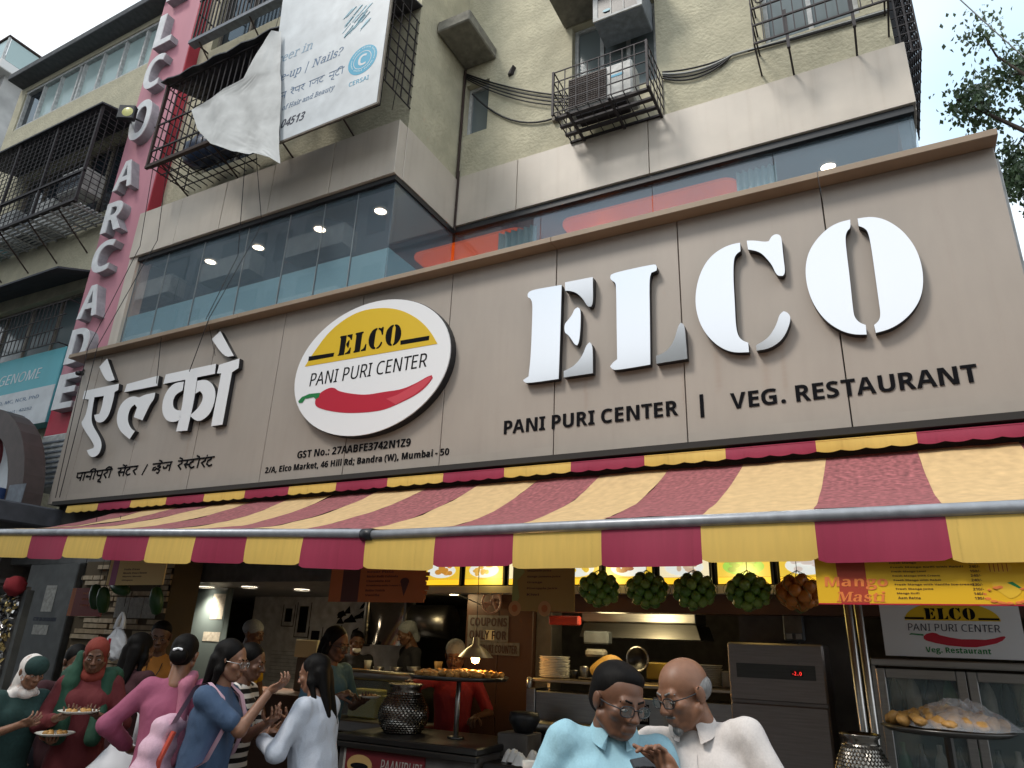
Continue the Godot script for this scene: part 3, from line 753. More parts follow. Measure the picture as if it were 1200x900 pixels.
# ---------------------------------------------------------------- the sign board
func sign_board() -> void:
	var b := thing("sign_board", "long taupe sign board with steel ELCO letters, white Hindi letters and oval chili logo", "sign")
	for i in JOINTS.size() - 1:
		obj("panel", box(JOINTS[i] + 0.004, JOINTS[i + 1] - 0.004, 3.045, 4.93, -0.12, 0.0 - 0.0015 * (i % 2), 0.003), M.panel, b)
	obj("backing", box(-8.94, 0.95, 3.06, 4.92, -0.2, -0.121), M.joint, b)
	obj("side_panel", box(0.9705, 1.0, 3.045, 4.9, -0.6, -0.1, 0.003), M.frame_white, b)
	var cx := [-9.12, -6.05, -2.252, -0.115, 0.985]
	for i in cx.size() - 1:
		obj("cornice", box(cx[i] + 0.0015, cx[i + 1] - 0.0015, 4.932, 4.985, -0.25, 0.13, 0.004), M.cornice, b)
	for g in [["letter_E", LETTER_E], ["letter_L", LETTER_L], ["letter_C", LETTER_C], ["letter_O", LETTER_O]]:
		stencil(b, g[0], g[1], 0.062, M.steel_mirror)
	for g in [["letter_ai", GLYPH_AI], ["letter_la", GLYPH_LA], ["letter_ko", GLYPH_KO]]:
		stencil(b, g[0], g[1], 0.06, M.white_acrylic)
	# the oval light box
	var rim := obj("logo_box", prism_mesh(ellipse(-4.15, 4.083, 0.925, 0.687, 72), 0.0006, 0.075), M.steel_edge, b)
	obj("logo_face", prism_mesh(ellipse(-4.15, 4.083, 0.918, 0.680, 72), 0.0755, 0.088), M.white_acrylic, rim)
	obj("logo_half_disc", prism_mesh(rounded(LOGO_HALF[0]), 0.0885, 0.0905), M.yellow_print, rim)
	obj("logo_bar", prism_mesh(LOGO_BAR_A[0], 0.0907, 0.092), M.black_print, rim)
	obj("logo_bar", prism_mesh(LOGO_BAR_B[0], 0.0907, 0.092), M.black_print, rim)
	small_elco(rim, -4.53, -3.79, 4.245, 4.46, 0.0907, 0.0925)
	lettering(rim, "logo_lettering", "PANI PURI CENTER", "sans", -4.86, -3.475, 3.975, 4.11, 0.0883, M.black_print, 0.002, 0.06)
	obj("chili", prism_mesh(rounded(LOGO_CHILI[0]), 0.0885, 0.0905), M.red_print, rim)
	obj("chili_tip", prism_mesh(LOGO_TIP[0], 0.0907, 0.0918), M.red_light_print, rim)
	obj("chili_stem", prism_mesh(LOGO_STEM[0], 0.0907, 0.092), M.green_print, rim)
	lettering(b, "lettering", "PANI PURI CENTER", "sans_bold", -2.70, -1.25, 3.288, 3.402, 0.0005, M.black_print, 0.006)
	obj("lettering_bar", box(-1.088, -1.062, 3.25, 3.424, 0.0005, 0.0065), M.black_print, b)
	lettering(b, "lettering", "VEG. RESTAURANT", "sans_bold", -0.872, 0.618, 3.288, 3.404, 0.0005, M.black_print, 0.006)
	lettering(b, "lettering", "GST No.: 27AABFE3742N1Z9", "sans_bold", -4.97, -3.637, 3.277, 3.349, 0.0005, M.black_print, 0.004)
	lettering(b, "lettering", "2/A, Elco Market, 46 Hill Rd; Bandra (W), Mumbai - 50", "sans_bold", -5.37, -3.225, 3.148, 3.226, 0.0005, M.black_print, 0.004)
	hindi_line(b, -8.50, -6.14, 3.295, 3.395, 0.0006, M.black_print)
	# grey service cable and small clamp hanging on the Hindi letters
	tag_less_cable(b)

func tag_less_cable(b: Node) -> void:
	var s := st()
	bar(s, Vector3(-7.35, 4.98, 0.1), Vector3(-7.28, 4.35, 0.07), 0.004)
	bar(s, Vector3(-6.55, 4.98, 0.1), Vector3(-6.36, 4.55, 0.07), 0.003)
	obj("loose_wire", done(s), M.cable, b)

func stencil(parent: Node, called: String, polys: Array, thick: float, face: Material) -> void:
	# a built-up letter: every stencil piece has a dark return and a bright face
	var k: Node = null
	var n := -1
	for p in polys:
		n += 1
		var edge := obj(called if k == null else "stencil_piece", prism_mesh(rounded(p), 0.004, thick - 0.003), M.steel_edge, parent if k == null else k)
		if k == null: k = edge
		var f := obj("face", prism_mesh(rounded(p), thick - 0.003, thick), face, k)
		# some plates tilted to bring the darker houses opposite into their reflection
		var tilt: float = {"letter_E1": 0.085, "letter_E3": 0.025, "letter_L1": 0.05, "letter_C2": 0.045, "letter_C1": 0.02}.get(called + str(n), 0.0)
		if tilt != 0.0:
			var foot: Vector3 = f.mesh.get_aabb().position + Vector3(0, 0, 0.003)
			f.transform = Transform3D(Basis.IDENTITY, foot) * Transform3D(Basis(Vector3.RIGHT, tilt), Vector3.ZERO) * Transform3D(Basis.IDENTITY, -foot)

func small_elco(parent: Node, x0: float, x1: float, y0: float, y1: float, z0: float, z1: float, m: Material = null) -> void:
	# the same stencil letters as a small print; source box -2.47 .. 0.44, 3.67 .. 4.57
	for g in [LETTER_E, LETTER_L, LETTER_C, LETTER_O]:
		var s := st()
		for p in g:
			var q := PackedVector2Array()
			for v in flat_points(p):
				q.append(Vector2(remap(v.x, -2.45, 0.44, x0, x1), remap(v.y, 3.67, 4.55, y0, y1)))
			prism(s, q, z0, z1)
		obj("logo_letter", done(s), m if m else M.black_print, parent)

# strokes of Devanagari letters on a grid: x in units of letter width, y 0 at the foot, 1 at the head line
const DEVA := {
	"pa": [0.62, [[0.05, 1.0, 0.08, 0.55, 0.2, 0.42, 0.5, 0.42], [0.5, 1.0, 0.5, 0.0]]],
	"aa": [0.30, [[0.15, 1.0, 0.15, 0.0]]],
	"na": [0.62, [[0.05, 0.42, 0.5, 0.42], [0.05, 0.42, 0.12, 0.55, 0.2, 0.48, 0.16, 0.38], [0.5, 1.0, 0.5, 0.0]]],
	"ii": [0.34, [[0.17, 1.0, 0.17, 0.0], [0.17, 1.0, 0.12, 1.25, -0.12, 1.32, -0.3, 1.15, -0.28, 1.02]]],
	"u": [0.0, [[-0.14, 0.0, -0.3, -0.12, -0.28, -0.28, -0.12, -0.3, 0.0, -0.42]]],
	"ra": [0.46, [[0.1, 1.0, 0.32, 0.92, 0.34, 0.7, 0.16, 0.58, 0.1, 0.5, 0.4, 0.0]]],
	"sa": [0.78, [[0.1, 1.0, 0.3, 0.92, 0.3, 0.68, 0.14, 0.56, 0.36, 0.05], [0.2, 0.5, 0.66, 0.5], [0.66, 1.0, 0.66, 0.0]]],
	"e": [0.0, [[-0.12, 1.02, -0.2, 1.22, -0.42, 1.36]]],
	"dot": [0.0, [[-0.1, 1.24, -0.05, 1.24]]],
	"tta": [0.56, [[0.28, 1.0, 0.28, 0.78, 0.08, 0.66, 0.06, 0.3, 0.26, 0.06, 0.46, 0.18]]],
	"vh": [0.86, [[0.3, 0.62, 0.12, 0.56, 0.1, 0.34, 0.3, 0.3, 0.44, 0.5], [0.6, 1.0, 0.6, 0.8, 0.44, 0.72, 0.7, 0.58, 0.5, 0.36, 0.7, 0.2, 0.62, -0.1, 0.46, -0.02]]],
	"ja": [0.74, [[0.05, 0.62, 0.12, 0.4, 0.34, 0.4, 0.36, 0.66, 0.62, 0.66], [0.62, 1.0, 0.62, 0.0]]],
	"s_half": [0.46, [[0.1, 1.0, 0.28, 0.92, 0.28, 0.68, 0.12, 0.56, 0.34, 0.1], [0.2, 0.5, 0.46, 0.5]]],
	"o": [0.30, [[0.15, 1.0, 0.15, 0.0], [0.15, 1.02, 0.08, 1.22, -0.12, 1.36]]],
	"sp": [0.42, []], "bar": [0.34, [[0.06, -0.12, 0.3, 1.05]]]}
const HINDI_WORDS := [["pa", "aa", "na", "ii", "pa", "u", "ra", "ii"], ["sp"], ["sa", "e", "dot", "tta", "ra"], ["sp"], ["bar"], ["sp"], ["vh", "e", "ja"], ["sp"], ["ra", "e", "s_half", "tta", "o", "ra", "dot", "tta"]]
func hindi_line(parent: Node, x0: float, x1: float, y0: float, y1: float, z: float, m: Material) -> void:
	var total := 0.0
	for w in HINDI_WORDS:
		for c in w: total += DEVA[c][0]
	var ux := (x1 - x0) / total; var uy := y1 - y0
	var x := x0
	for w in HINDI_WORDS:
		var s := st()
		var k := 0
		var start := x
		for c in w:
			for line in DEVA[c][1]:
				var pl := PackedVector2Array()
				for i in range(0, line.size(), 2): pl.append(Vector2(x + line[i] * ux + line[i + 1] * uy * 0.1, y0 + line[i + 1] * uy))
				for p in Geometry2D.offset_polyline(pl, 0.0088, Geometry2D.JOIN_MITER, Geometry2D.END_BUTT):
					prism(s, p, z, z + 0.004 + 0.0004 * (k % 5))
				k += 1
			x += DEVA[c][0] * ux
		if w[0] == "sp": continue
		if w[0] != "bar":
			prism(s, PackedVector2Array([Vector2(start + uy * 0.1, y1 - 0.007), Vector2(x + uy * 0.1 - 0.01, y1 - 0.007), Vector2(x + uy * 0.1 - 0.01, y1 + 0.008), Vector2(start + uy * 0.1, y1 + 0.008)]), z, z + 0.0066)
		obj("lettering", done(s), m, parent)

# ---------------------------------------------------------------- the pink vertical sign
func arcade_sign() -> void:
	var b := thing("arcade_sign", "tall pink vertical sign band with white block letters ELCO ARCADE", "sign")
	for i in 3:
		var x := -10.04 + 0.343 * i
		obj("panel", box(x, x + 0.341, 4.55, 14.0, -0.5, -0.32 + 0.001 * i), M.pink, b)
	obj("edge_panel", box(-9.012, -8.99, 7.0, 14.0, -0.5, -0.322), M.pink_dark, b)
	for i in 2:
		obj("foot_panel", box(-10.04 + 0.515 * i, -10.04 + 0.515 * i + 0.512, 4.1, 4.548, -0.5, -0.325), M.pink_dark, b)
	var word := "ELCO ARCADE"
	var ys := [11.75, 10.72, 9.80, 8.80, 0.0, 7.90, 7.15, 6.46, 5.75, 5.06, 4.40]
	var hs := [0.62, 0.70, 0.68, 0.76, 0.0, 0.5, 0.52, 0.52, 0.5, 0.52, 0.5]
	for i in word.length():
		if word[i] == " ": continue
		var w: float = hs[i] * (0.62 if i < 4 else 0.86)
		var cx := -9.56
		# a lighter face on a grey built-up return
		lettering(b, "letter", word[i], "sans_bold", cx - w / 2, cx + w / 2, ys[i], ys[i] + hs[i], -0.32, M.letter_grey, 0.13, 0.0, 1.0)
		lettering(b, "letter_face", word[i], "sans_bold", cx - w / 2 - 0.004, cx + w / 2 + 0.004, ys[i] - 0.004, ys[i] + hs[i] + 0.004, -0.19, M.letter_white, 0.012, 0.0, 1.0)
# ---------------------------------------------------------------- neighbours
func left_building() -> void:
	var b := thing("neighbour_building", "cream building with window strip under a grey roof slab, beyond the pink sign", "building")
	var s := st()
	wall_with_holes(s, -14.8, -10.06, 3.0, 12.1, -0.75, -0.5, [[-14.55, -10.4, 10.97, 11.98], [-13.4, -10.25, 7.95, 9.45], [-13.4, -10.3, 5.55, 6.55]])
	obj("wall", done(s), M.stucco, b)
	obj("wall", box(-14.8, -14.55, 3.0, 12.1, -8.0, -0.752), M.stucco, b)
	obj("wall", box(-14.8, -10.06, 0.0, 2.998, -0.75, -0.5), M.stucco, b)
	obj("roof_slab", box(-14.75, -9.1, 12.102, 12.24, -8.0, -0.2, 0.01), M.concrete_dark, b)
	s = st()
	for k in 24: # corrugated sheet over the slab
		var x := -14.7 + k * 0.235
		cuboid(s, x, x + 0.12, 12.242, 12.27 + 0.02 * (k % 3), -6.0, -0.26)
	obj("roof_sheet", done(s), M.frame_white, b)
	# window strip: frame, mullions, pale sliding panes with the first one open
	var w := obj("window_strip", box(-14.55, -10.4, 10.972, 11.03, -0.64, -0.52), M.frame_white, b)
	obj("head", box(-14.55, -10.4, 11.92, 11.978, -0.64, -0.52), M.frame_white, w)
	var xs := [-14.52, -13.93, -13.35, -12.72, -12.60, -12.0, -11.35, -10.75, -10.42]
	for i in xs.size():
		obj("mullion", box(xs[i] - 0.025, xs[i] + 0.025, 11.032, 11.918, -0.63, -0.53), M.frame_white, w)
	for i in xs.size() - 1:
		obj("pane", box(xs[i] + 0.027, xs[i + 1] - 0.027, 11.034, 11.916, -0.6, -0.588), M.dark_glass if i == 0 else M.milk_glass, w)
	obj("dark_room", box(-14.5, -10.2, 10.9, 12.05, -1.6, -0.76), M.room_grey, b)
	window(b, -13.4, -10.25, 7.95, 9.45, -0.5, 5, M.frame_wood, M.dark_glass)
	window(b, -13.4, -10.3, 5.55, 6.55, -0.5, 4, M.frame_wood, M.grey_glass)
	# the sheet canopies
	s = st()
	hexa(s, [Vector3(-13.7, 9.60, -0.5), Vector3(-10.1, 9.60, -0.5), Vector3(-10.1, 9.63, -0.5), Vector3(-13.7, 9.63, -0.5), Vector3(-13.7, 9.44, 0.16), Vector3(-10.1, 9.44, 0.16), Vector3(-10.1, 9.47, 0.16), Vector3(-13.7, 9.47, 0.16)])
	obj("canopy", done(s), M.dark_sheet, b)
	s = st()
	hexa(s, [Vector3(-13.7, 6.80, -0.5), Vector3(-10.06, 6.72, -0.5), Vector3(-10.06, 6.75, -0.5), Vector3(-13.7, 6.83, -0.5), Vector3(-13.7, 6.56, 0.05), Vector3(-10.2, 6.56, 0.05), Vector3(-10.2, 6.59, 0.05), Vector3(-13.7, 6.59, 0.05)])
	obj("canopy", done(s), M.dark_sheet, b)
	# cage of fine bars round the upper window
	var c := thing("window_cage", "dark iron balcony cage full of clutter under the cream building's black canopy", "window grille", Vector3.ZERO, 0.0, "iron window cages")
	s = st()
	for k in 25: bar(s, Vector3(-13.5 + k * 0.138, 7.72, 0.1), Vector3(-13.5 + k * 0.138, 9.47, 0.1), 0.008)
	for k in 20: bar(s, Vector3(-13.5, 7.74 + k * 0.088, 0.1), Vector3(-10.16, 7.74 + k * 0.088, 0.1), 0.006)
	for k in 5:
		bar(s, Vector3(-10.16, 7.72, 0.1 - k * 0.13), Vector3(-10.16, 9.47, 0.1 - k * 0.13), 0.008)
	for k in 20: bar(s, Vector3(-10.16, 7.74 + k * 0.088, 0.1), Vector3(-10.16, 7.74 + k * 0.088, -0.5), 0.006)
	obj("bars", done(s), M.iron, c)
	s = st()
	for x in [-13.5, -12.4, -11.3, -10.16]: cuboid(s, x - 0.02, x + 0.02, 7.70, 9.47, 0.08, 0.12)
	cuboid(s, -13.5, -10.14, 7.66, 7.71, 0.07, 0.13); cuboid(s, -13.5, -10.14, 8.2, 8.23, 0.075, 0.125)
	obj("frame", done(s), M.iron, c)
	s = st()
	for k in 9: cuboid(s, -13.5, -10.16, 7.67, 7.69, -0.46 + k * 0.065, -0.43 + k * 0.065)
	for k in 13: cuboid(s, -13.5 + k * 0.27, -13.46 + k * 0.27, 7.65, 7.669, -0.48, 0.1)
	obj("base", done(s), M.frame_white, c)
	for x in [-13.0, -12.2, -11.4, -10.6]:
		s = st()
		bar(s, Vector3(x, 7.66, 0.08), Vector3(x, 7.2, -0.5), 0.012)
		obj("bracket", done(s), M.rust_iron, c)
	ac_unit("window_air_conditioner", "small white slatted air conditioner behind the fine bars of the dark cage", Vector3(-10.62, 8.0, -0.33), 0.62, 0.42, 0.36)
	for p in [[-13.2, 0.42, M.teal_board, "teal carton"], [-12.6, 0.6, M.frame_white, "tall white carton"], [-12.05, 0.35, M.ac_grey, "low grey carton"], [-11.5, 0.5, M.white_cloth, "off-white carton"]]:
		tag(obj("storage_carton", box(p[0] - 0.22, p[0] + 0.22, 7.69, 7.69 + p[1], -0.44, -0.1, 0.02), p[2]), p[3] + " standing on the floor of the dark balcony cage", "box", "cartons in the balcony cage")
	# railing of the lower window
	var r := thing("window_railing", "plain iron railing in front of the window above the teal board", "railing")
	s = st()
	for k in 30: bar(s, Vector3(-13.3 + k * 0.107, 5.46, -0.2), Vector3(-13.3 + k * 0.107, 6.15, -0.2), 0.007)
	for y in [5.47, 5.7, 5.92, 6.15]: bar(s, Vector3(-13.3, y, -0.2), Vector3(-10.12, y, -0.2), 0.01)
	for x in [-13.3, -10.12]:
		for y in [5.47, 6.15]: bar(s, Vector3(x, y, -0.2), Vector3(x, y, -0.5), 0.01)
	obj("bars", done(s), M.iron, r)
	# teal shop board with print
	var t := thing("shop_board", "teal and white shop board with slanted white letters beside the pink sign", "sign")
	obj("board", box(-13.2, -10.07, 4.30, 5.44, -0.49, -0.30, 0.01), M.teal_board, t)
	obj("white_field", box(-13.2, -10.072, 4.30, 4.86, -0.2995, -0.296), M.white_vinyl, t)
	lettering(t, "lettering", "MEDGENOME", "sans", -12.15, -10.55, 5.02, 5.18, -0.2995, M.white_vinyl, 0.003, 0.15)
	lettering(t, "lettering", "Laboratory : MRO, MC, NCR, PhD", "sans", -12.4, -10.4, 4.68, 4.75, -0.2955, M.ink_blue, 0.002)
	lettering(t, "lettering", "Diagnostic Labs Ltd.  Contact : 42252", "sans", -12.4, -10.5, 4.52, 4.58, -0.2955, M.ink_blue, 0.002)
	lettering(t, "lettering", "Ph : 022 2640 4225", "sans", -12.0, -10.6, 4.40, 4.45, -0.2955, M.ink_blue, 0.002)

func ac_unit(called: String, label: String, p: Vector3, w: float, h: float, d: float, group := "") -> Node3D:
	var a := thing(called, label, "air conditioner", p, 0.0, group)
	obj("casing", box(-w / 2, w / 2, 0, h, 0, d, 0.02), M.ac_white, a)
	for k in 9:
		obj("louvre", box(-w / 2 + 0.03, w / 2 - 0.03, 0.05 + k * (h - 0.1) / 9, 0.05 + k * (h - 0.1) / 9 + 0.022, d, d + 0.012), M.ac_grey, a)
	return a

func far_buildings() -> void:
	# a pale block rising behind the cream building, with a glass-fronted terrace
	var b := thing("terrace_building", "pale grey tower corner with a glass terrace railing against the sky", "building")
	obj("wall", box(-34.0, -21.1, 0.0, 16.7, -3.2, -2.3), M.far_grey, b)
	obj("terrace_slab", box(-34.2, -20.85, 16.702, 17.0, -3.1, -2.0, 0.02), M.far_white, b)
	obj("wall", box(-34.0, -22.4, 17.002, 19.0, -3.2, -2.9), M.far_grey, b)
	for k in 6:
		obj("railing_pane", box(-20.9 - (k + 1) * 1.8, -20.95 - k * 1.8, 17.05, 17.8, -2.06, -2.04), M.milk_glass, b)
		obj("railing_post", box(-20.95 - k * 1.8, -20.9 - k * 1.8, 17.001, 17.83, -2.08, -2.02), M.frame_white, b)
	obj("railing_pane", box(-20.93, -20.91, 17.05, 17.8, -3.0, -2.1), M.milk_glass, b)
	obj("railing_top", box(-34.0, -20.87, 17.831, 17.88, -2.1, -2.0), M.rust_iron, b)
	obj("railing_top", box(-20.95, -20.87, 17.831, 17.88, -3.0, -2.101), M.rust_iron, b)
	for k in 4:
		obj("floor_band", box(-34.1, -21.05, 4.0 + k * 3.2, 4.3 + k * 3.2, -2.4, -2.2), M.far_white, b)
		for j in 4: obj("window", box(-23.4 - j * 2.6, -21.8 - j * 2.6, 5.0 + k * 3.2, 6.6 + k * 3.2, -2.298, -2.24), M.dark_glass, b)
	# the block across the street that the glass mirrors
	var o := thing("opposite_building", "tall block with beige balcony bands across the street, mirrored in the upper glass", "building", Vector3(0, 0, 0))
	obj("wall", box(-46.0, -17.5, -0.15, 34.0, 15.0, 24.0), M.opposite_wall, o)
	for k in 10:
		for j in 5:
			var x := -45.0 + j * 5.6
			obj("balcony", box(x, x + 3.4, 2.2 + k * 3.1, 3.2 + k * 3.1, 14.1, 14.998), M.opposite_band, o)
			obj("window", box(x + 0.2, x + 3.2, 3.3 + k * 3.1, 4.7 + k * 3.1, 14.9, 15.002), M.dark_glass, o)
			obj("window", box(x + 3.9, x + 4.9, 2.9 + k * 3.1, 4.4 + k * 3.1, 14.95, 15.002), M.dark_glass, o)
	# the lower shop houses on the rest of the far pavement, which keep the low sky off the shop front
	for k in 6:
		var x := -17.0 + k * 7.2
		var h: float = [8.6, 9.2, 8.2, 9.0, 8.4, 9.4][k]
		var r := thing("opposite_house", ["grey three-storey shop house across the street next to the tall block", "low beige shop house across the street with two shutters", "brown shop house across the street facing the sign board", "pale shop house across the street behind the photographer", "low grey shop house across the street with dark windows", "beige corner shop house at the far end across the street"][k], "building")
		obj("wall", box(x, x + 7.1, -0.15, h, 14.0, 22.0), [M.opposite_wall, M.opposite_band, M.stone_c, M.opposite_band, M.opposite_wall, M.stone_b][k], r)
		for j in 3: obj("shutter", box(x + 0.4 + j * 2.25, x + 2.2 + j * 2.25, 0.0, 2.6, 13.95, 14.002), M.dark_sheet, r)
		for f in 2:
			for j in 3: obj("window", box(x + 0.6 + j * 2.25, x + 1.9 + j * 2.25, 3.6 + f * 2.6, 5.0 + f * 2.6, 13.95, 14.002), M.dark_glass, r)

# ---------------------------------------------------------------- things fixed to the walls
func wall_fixtures() -> void:
	# big cage round the left window
	var c := thing("window_cage", "rusty iron cage with blue bundles under the ragged black canopy behind the torn banner", "window grille", Vector3.ZERO, 0.0, "iron window cages")
	var s := st()
	for k in 34: bar(s, Vector3(-8.45 + k * 0.12, 7.72, 0.15), Vector3(-8.45 + k * 0.12, 9.12, 0.12), 0.009)
	for y in [7.72, 7.95, 8.4, 9.1]: bar(s, Vector3(-8.45, y, 0.15), Vector3(-4.47, y, 0.15), 0.014)
	for x in [-8.45, -4.47]:
		for k in 9: bar(s, Vector3(x, 7.72 + k * 0.17, 0.15), Vector3(x, 7.72 + k * 0.17, -0.5), 0.009)
		for k in 5: bar(s, Vector3(x, 7.72, 0.15 - k * 0.15), Vector3(x, 9.1, 0.15 - k * 0.15), 0.009)
	for k in 6: bar(s, Vector3(-8.45, 9.1, 0.1 - k * 0.1), Vector3(-8.0, 9.1, 0.1 - k * 0.1), 0.008)
	obj("bars", done(s), M.iron, c)
	s = st()
	for k in 4: bar(s, Vector3(-8.45, 7.70, 0.10 - k * 0.16), Vector3(-6.9, 7.70, 0.10 - k * 0.16), 0.009)
	for k in 12: bar(s, Vector3(-8.4 + k * 0.13, 7.685, 0.15), Vector3(-8.4 + k * 0.13, 7.685, -0.5), 0.008)
	obj("base", done(s), M.iron, c)
	s = st()
	for x in [-8.45, -6.3, -4.47]: cuboid(s, x - 0.018, x + 0.018, 7.68, 9.14, 0.135, 0.17)
	cuboid(s, -8.47, -4.45, 7.66, 7.70, 0.13, 0.175)
	obj("frame", done(s), M.rust_iron, c)
	for x in [-8.2, -7.2, -6.2, -5.2]:
		s = st(); bar(s, Vector3(x, 7.68, 0.1), Vector3(x, 7.42, -0.5), 0.012)
		obj("bracket", done(s), M.rust_iron, c)
	# ragged sheet canopy
	s = st()
	var n := 30
	for i in n:
		var x0 := -8.5 + 4.05 * i / n; var x1 := -8.5 + 4.05 * (i + 1) / n
		var y0 := 9.12 + 0.025 * sin(i * 1.7); var y1 := 9.12 + 0.025 * sin((i + 1) * 1.7)
		hexa(s, [Vector3(x0, 9.36, -0.5), Vector3(x1, 9.36, -0.5), Vector3(x1, 9.38, -0.5), Vector3(x0, 9.38, -0.5), Vector3(x0, y0, 0.24), Vector3(x1, y1, 0.24), Vector3(x1, y1 + 0.02, 0.24), Vector3(x0, y0 + 0.02, 0.24)])
	obj("canopy", done(s), M.dark_sheet, c)
	for p in [[-7.75, 0.34], [-7.35, 0.3], [-6.9, 0.26], [-6.5, 0.22]]:
		tag(obj("tied_bundle", lump(Vector3(p[1], p[1] * 0.7, 0.2), int(p[0] * -10), 0.22), M.blue_bag, null, at(p[0], 7.72 + p[1] * 0.6, -0.15)), "dark blue tied plastic bundle lying in the rusty cage", "bag", "bundles in the window cage")
	# upper cage
	c = thing("window_cage", "tall narrow-barred iron cage at the top of the yellow wall next to the pink sign", "window grille", Vector3.ZERO, 0.0, "iron window cages")
	s = st()
	for k in 34: bar(s, Vector3(-8.75 + k * 0.09, 10.46, -0.2), Vector3(-8.75 + k * 0.09, 12.3, -0.2), 0.014)
	for y in [10.46, 11.3, 12.2]: bar(s, Vector3(-8.8, y, -0.2), Vector3(-5.7, y, -0.2), 0.02)
	for k in 4: bar(s, Vector3(-8.75, 10.46 + k * 0.55, -0.2), Vector3(-8.75, 10.46 + k * 0.55, -0.5), 0.014)
	obj("bars", done(s), M.iron, c)
	obj("base", box(-8.8, -5.7, 10.38, 10.44, -0.3, -0.17), M.ac_grey, c)
	for x in [-8.6, -7.5, -6.5]:
		s = st(); bar(s, Vector3(x, 10.38, -0.22), Vector3(x, 10.15, -0.5), 0.012)
		obj("bracket", done(s), M.rust_iron, c)
	# white banner board on the cage
	var b := thing("banner_board", "white salon banner board with blue round emblem hung on the iron cage", "banner")
	obj("board", prism_mesh([-5.68, 7.06, -4.28, 7.09, -4.28, 9.75, -6.15, 9.75, -6.08, 8.9], 0.27, 0.3), M.white_vinyl, b)
	s = st()
	bar(s, Vector3(-5.7, 7.05, 0.285), Vector3(-4.26, 7.08, 0.285), 0.018); bar(s, Vector3(-4.265, 7.08, 0.285), Vector3(-4.265, 9.75, 0.285), 0.016)
	obj("frame", done(s), M.frame_wood, b)
	lettering(b, "lettering", "reer in", "serif", -6.0, -5.42, 8.34, 8.48, 0.3005, M.ink_pale, 0.002, 0.2)
	lettering(b, "lettering", "ke-up | Nails?", "serif", -5.98, -4.92, 7.98, 8.15, 0.3005, M.ink_blue, 0.002, 0.2)
	hindi_words(b, ["aa", "na", "sp", "ra", "e", "pa", "ra", "sp", "aa", "ja", "tta", "sp", "na", "u", "tta", "ii"], -5.86, -4.83, 7.72, 7.81, 0.3005, M.ink_blue)
	lettering(b, "lettering", "rm of Hair and Beauty", "serif", -5.9, -4.95, 7.50, 7.60, 0.3005, M.ink_blue, 0.002, 0.2)
	lettering(b, "lettering", "04513", "sans_bold", -5.72, -5.36, 7.25, 7.37, 0.3005, M.ink_dark, 0.002, 0.25)
	var e := obj("emblem", prism_mesh(ellipse(-4.57, 7.80, 0.205, 0.205, 40), 0.3004, 0.302), M.cyan_print, b)
	s = st()
	for k in 44: # the ring of tiny print round the emblem
		var t := TAU * k / 44
		var p := Vector2(-4.57 + 0.165 * cos(t), 7.80 + 0.165 * sin(t))
		if k % 7 == 6: continue
		prism(s, PackedVector2Array([p, p + Vector2(0.013, 0), p + Vector2(0.013, 0.02 + 0.01 * (k % 2)), p + Vector2(0, 0.02)]), 0.3021, 0.303)
	obj("ring_print", done(s), M.cyan_pale, e)
	s = st()
	for k in 36:
		var t0 := TAU * k / 36; var t1 := TAU * (k + 1) / 36
		prism(s, PackedVector2Array([Vector2(-4.57 + 0.12 * cos(t0), 7.80 + 0.12 * sin(t0)), Vector2(-4.57 + 0.128 * cos(t0), 7.80 + 0.128 * sin(t0)), Vector2(-4.57 + 0.128 * cos(t1), 7.80 + 0.128 * sin(t1)), Vector2(-4.57 + 0.12 * cos(t1), 7.80 + 0.12 * sin(t1))]), 0.3021, 0.303)
	obj("ring_line", done(s), M.white_vinyl, e)
	lettering(e, "emblem_letter", "C", "sans_bold", -4.63, -4.51, 7.72, 7.88, 0.3021, M.white_vinyl, 0.001)
	lettering(b, "lettering", "CERSAI", "sans", -4.72, -4.44, 7.47, 7.53, 0.3005, M.cyan_print, 0.002)
	for k in 26: # faded scribbled print at the upper corner
		s = st()
		var x := -5.0 + rng.randf() * 0.36; var y := 8.25 + rng.randf() * 0.36
		prism(s, PackedVector2Array([Vector2(x, y), Vector2(x + 0.08 + rng.randf() * 0.06, y + 0.10), Vector2(x + 0.09 + rng.randf() * 0.06, y + 0.105), Vector2(x + 0.01, y)]), 0.3004, 0.3012 + 0.0003 * k)
		obj("faded_print", done(s), M.cyan_pale, b)
	torn_cloth()
	# concrete sunshades
	var sh := thing("concrete_sunshade", "square concrete sunshade slab over the small narrow window in the corner", "sunshade")
	obj("slab", box(-4.462, -3.96, 9.28, 9.46, -1.598, -0.86, 0.015), M.concrete, sh)
	sh = thing("concrete_sunshade", "wide concrete sunshade slab above the window with two air conditioners", "sunshade")
	obj("slab", box(-2.93, -1.65, 9.335, 9.5, -1.598, -0.95, 0.015), M.concrete, sh)
	# window air conditioner
	var a := thing("window_air_conditioner", "boxy grey window air conditioner jutting out below the wide sunshade", "air conditioner", Vector3(-2.055, 8.75, -1.6))
	obj("casing", box(-0.305, 0.305, 0.0, 0.44, 0.0, 0.42, 0.012), M.ac_grey, a)
	obj("front_frame", box(-0.305, -0.245, 0.01, 0.43, 0.421, 0.44), M.frame_white, a)
	obj("front_frame", box(0.245, 0.305, 0.01, 0.43, 0.421, 0.44), M.frame_white, a)
	obj("front_frame", box(-0.244, 0.244, 0.01, 0.04, 0.421, 0.44), M.frame_white, a)
	obj("front_grille", box(-0.243, 0.243, 0.041, 0.42, 0.421, 0.432), M.black_frame, a)
	for x in [-0.08, 0.08]: obj("grille_post", box(x - 0.006, x + 0.006, 0.041, 0.42, 0.4325, 0.44), M.ac_white, a)
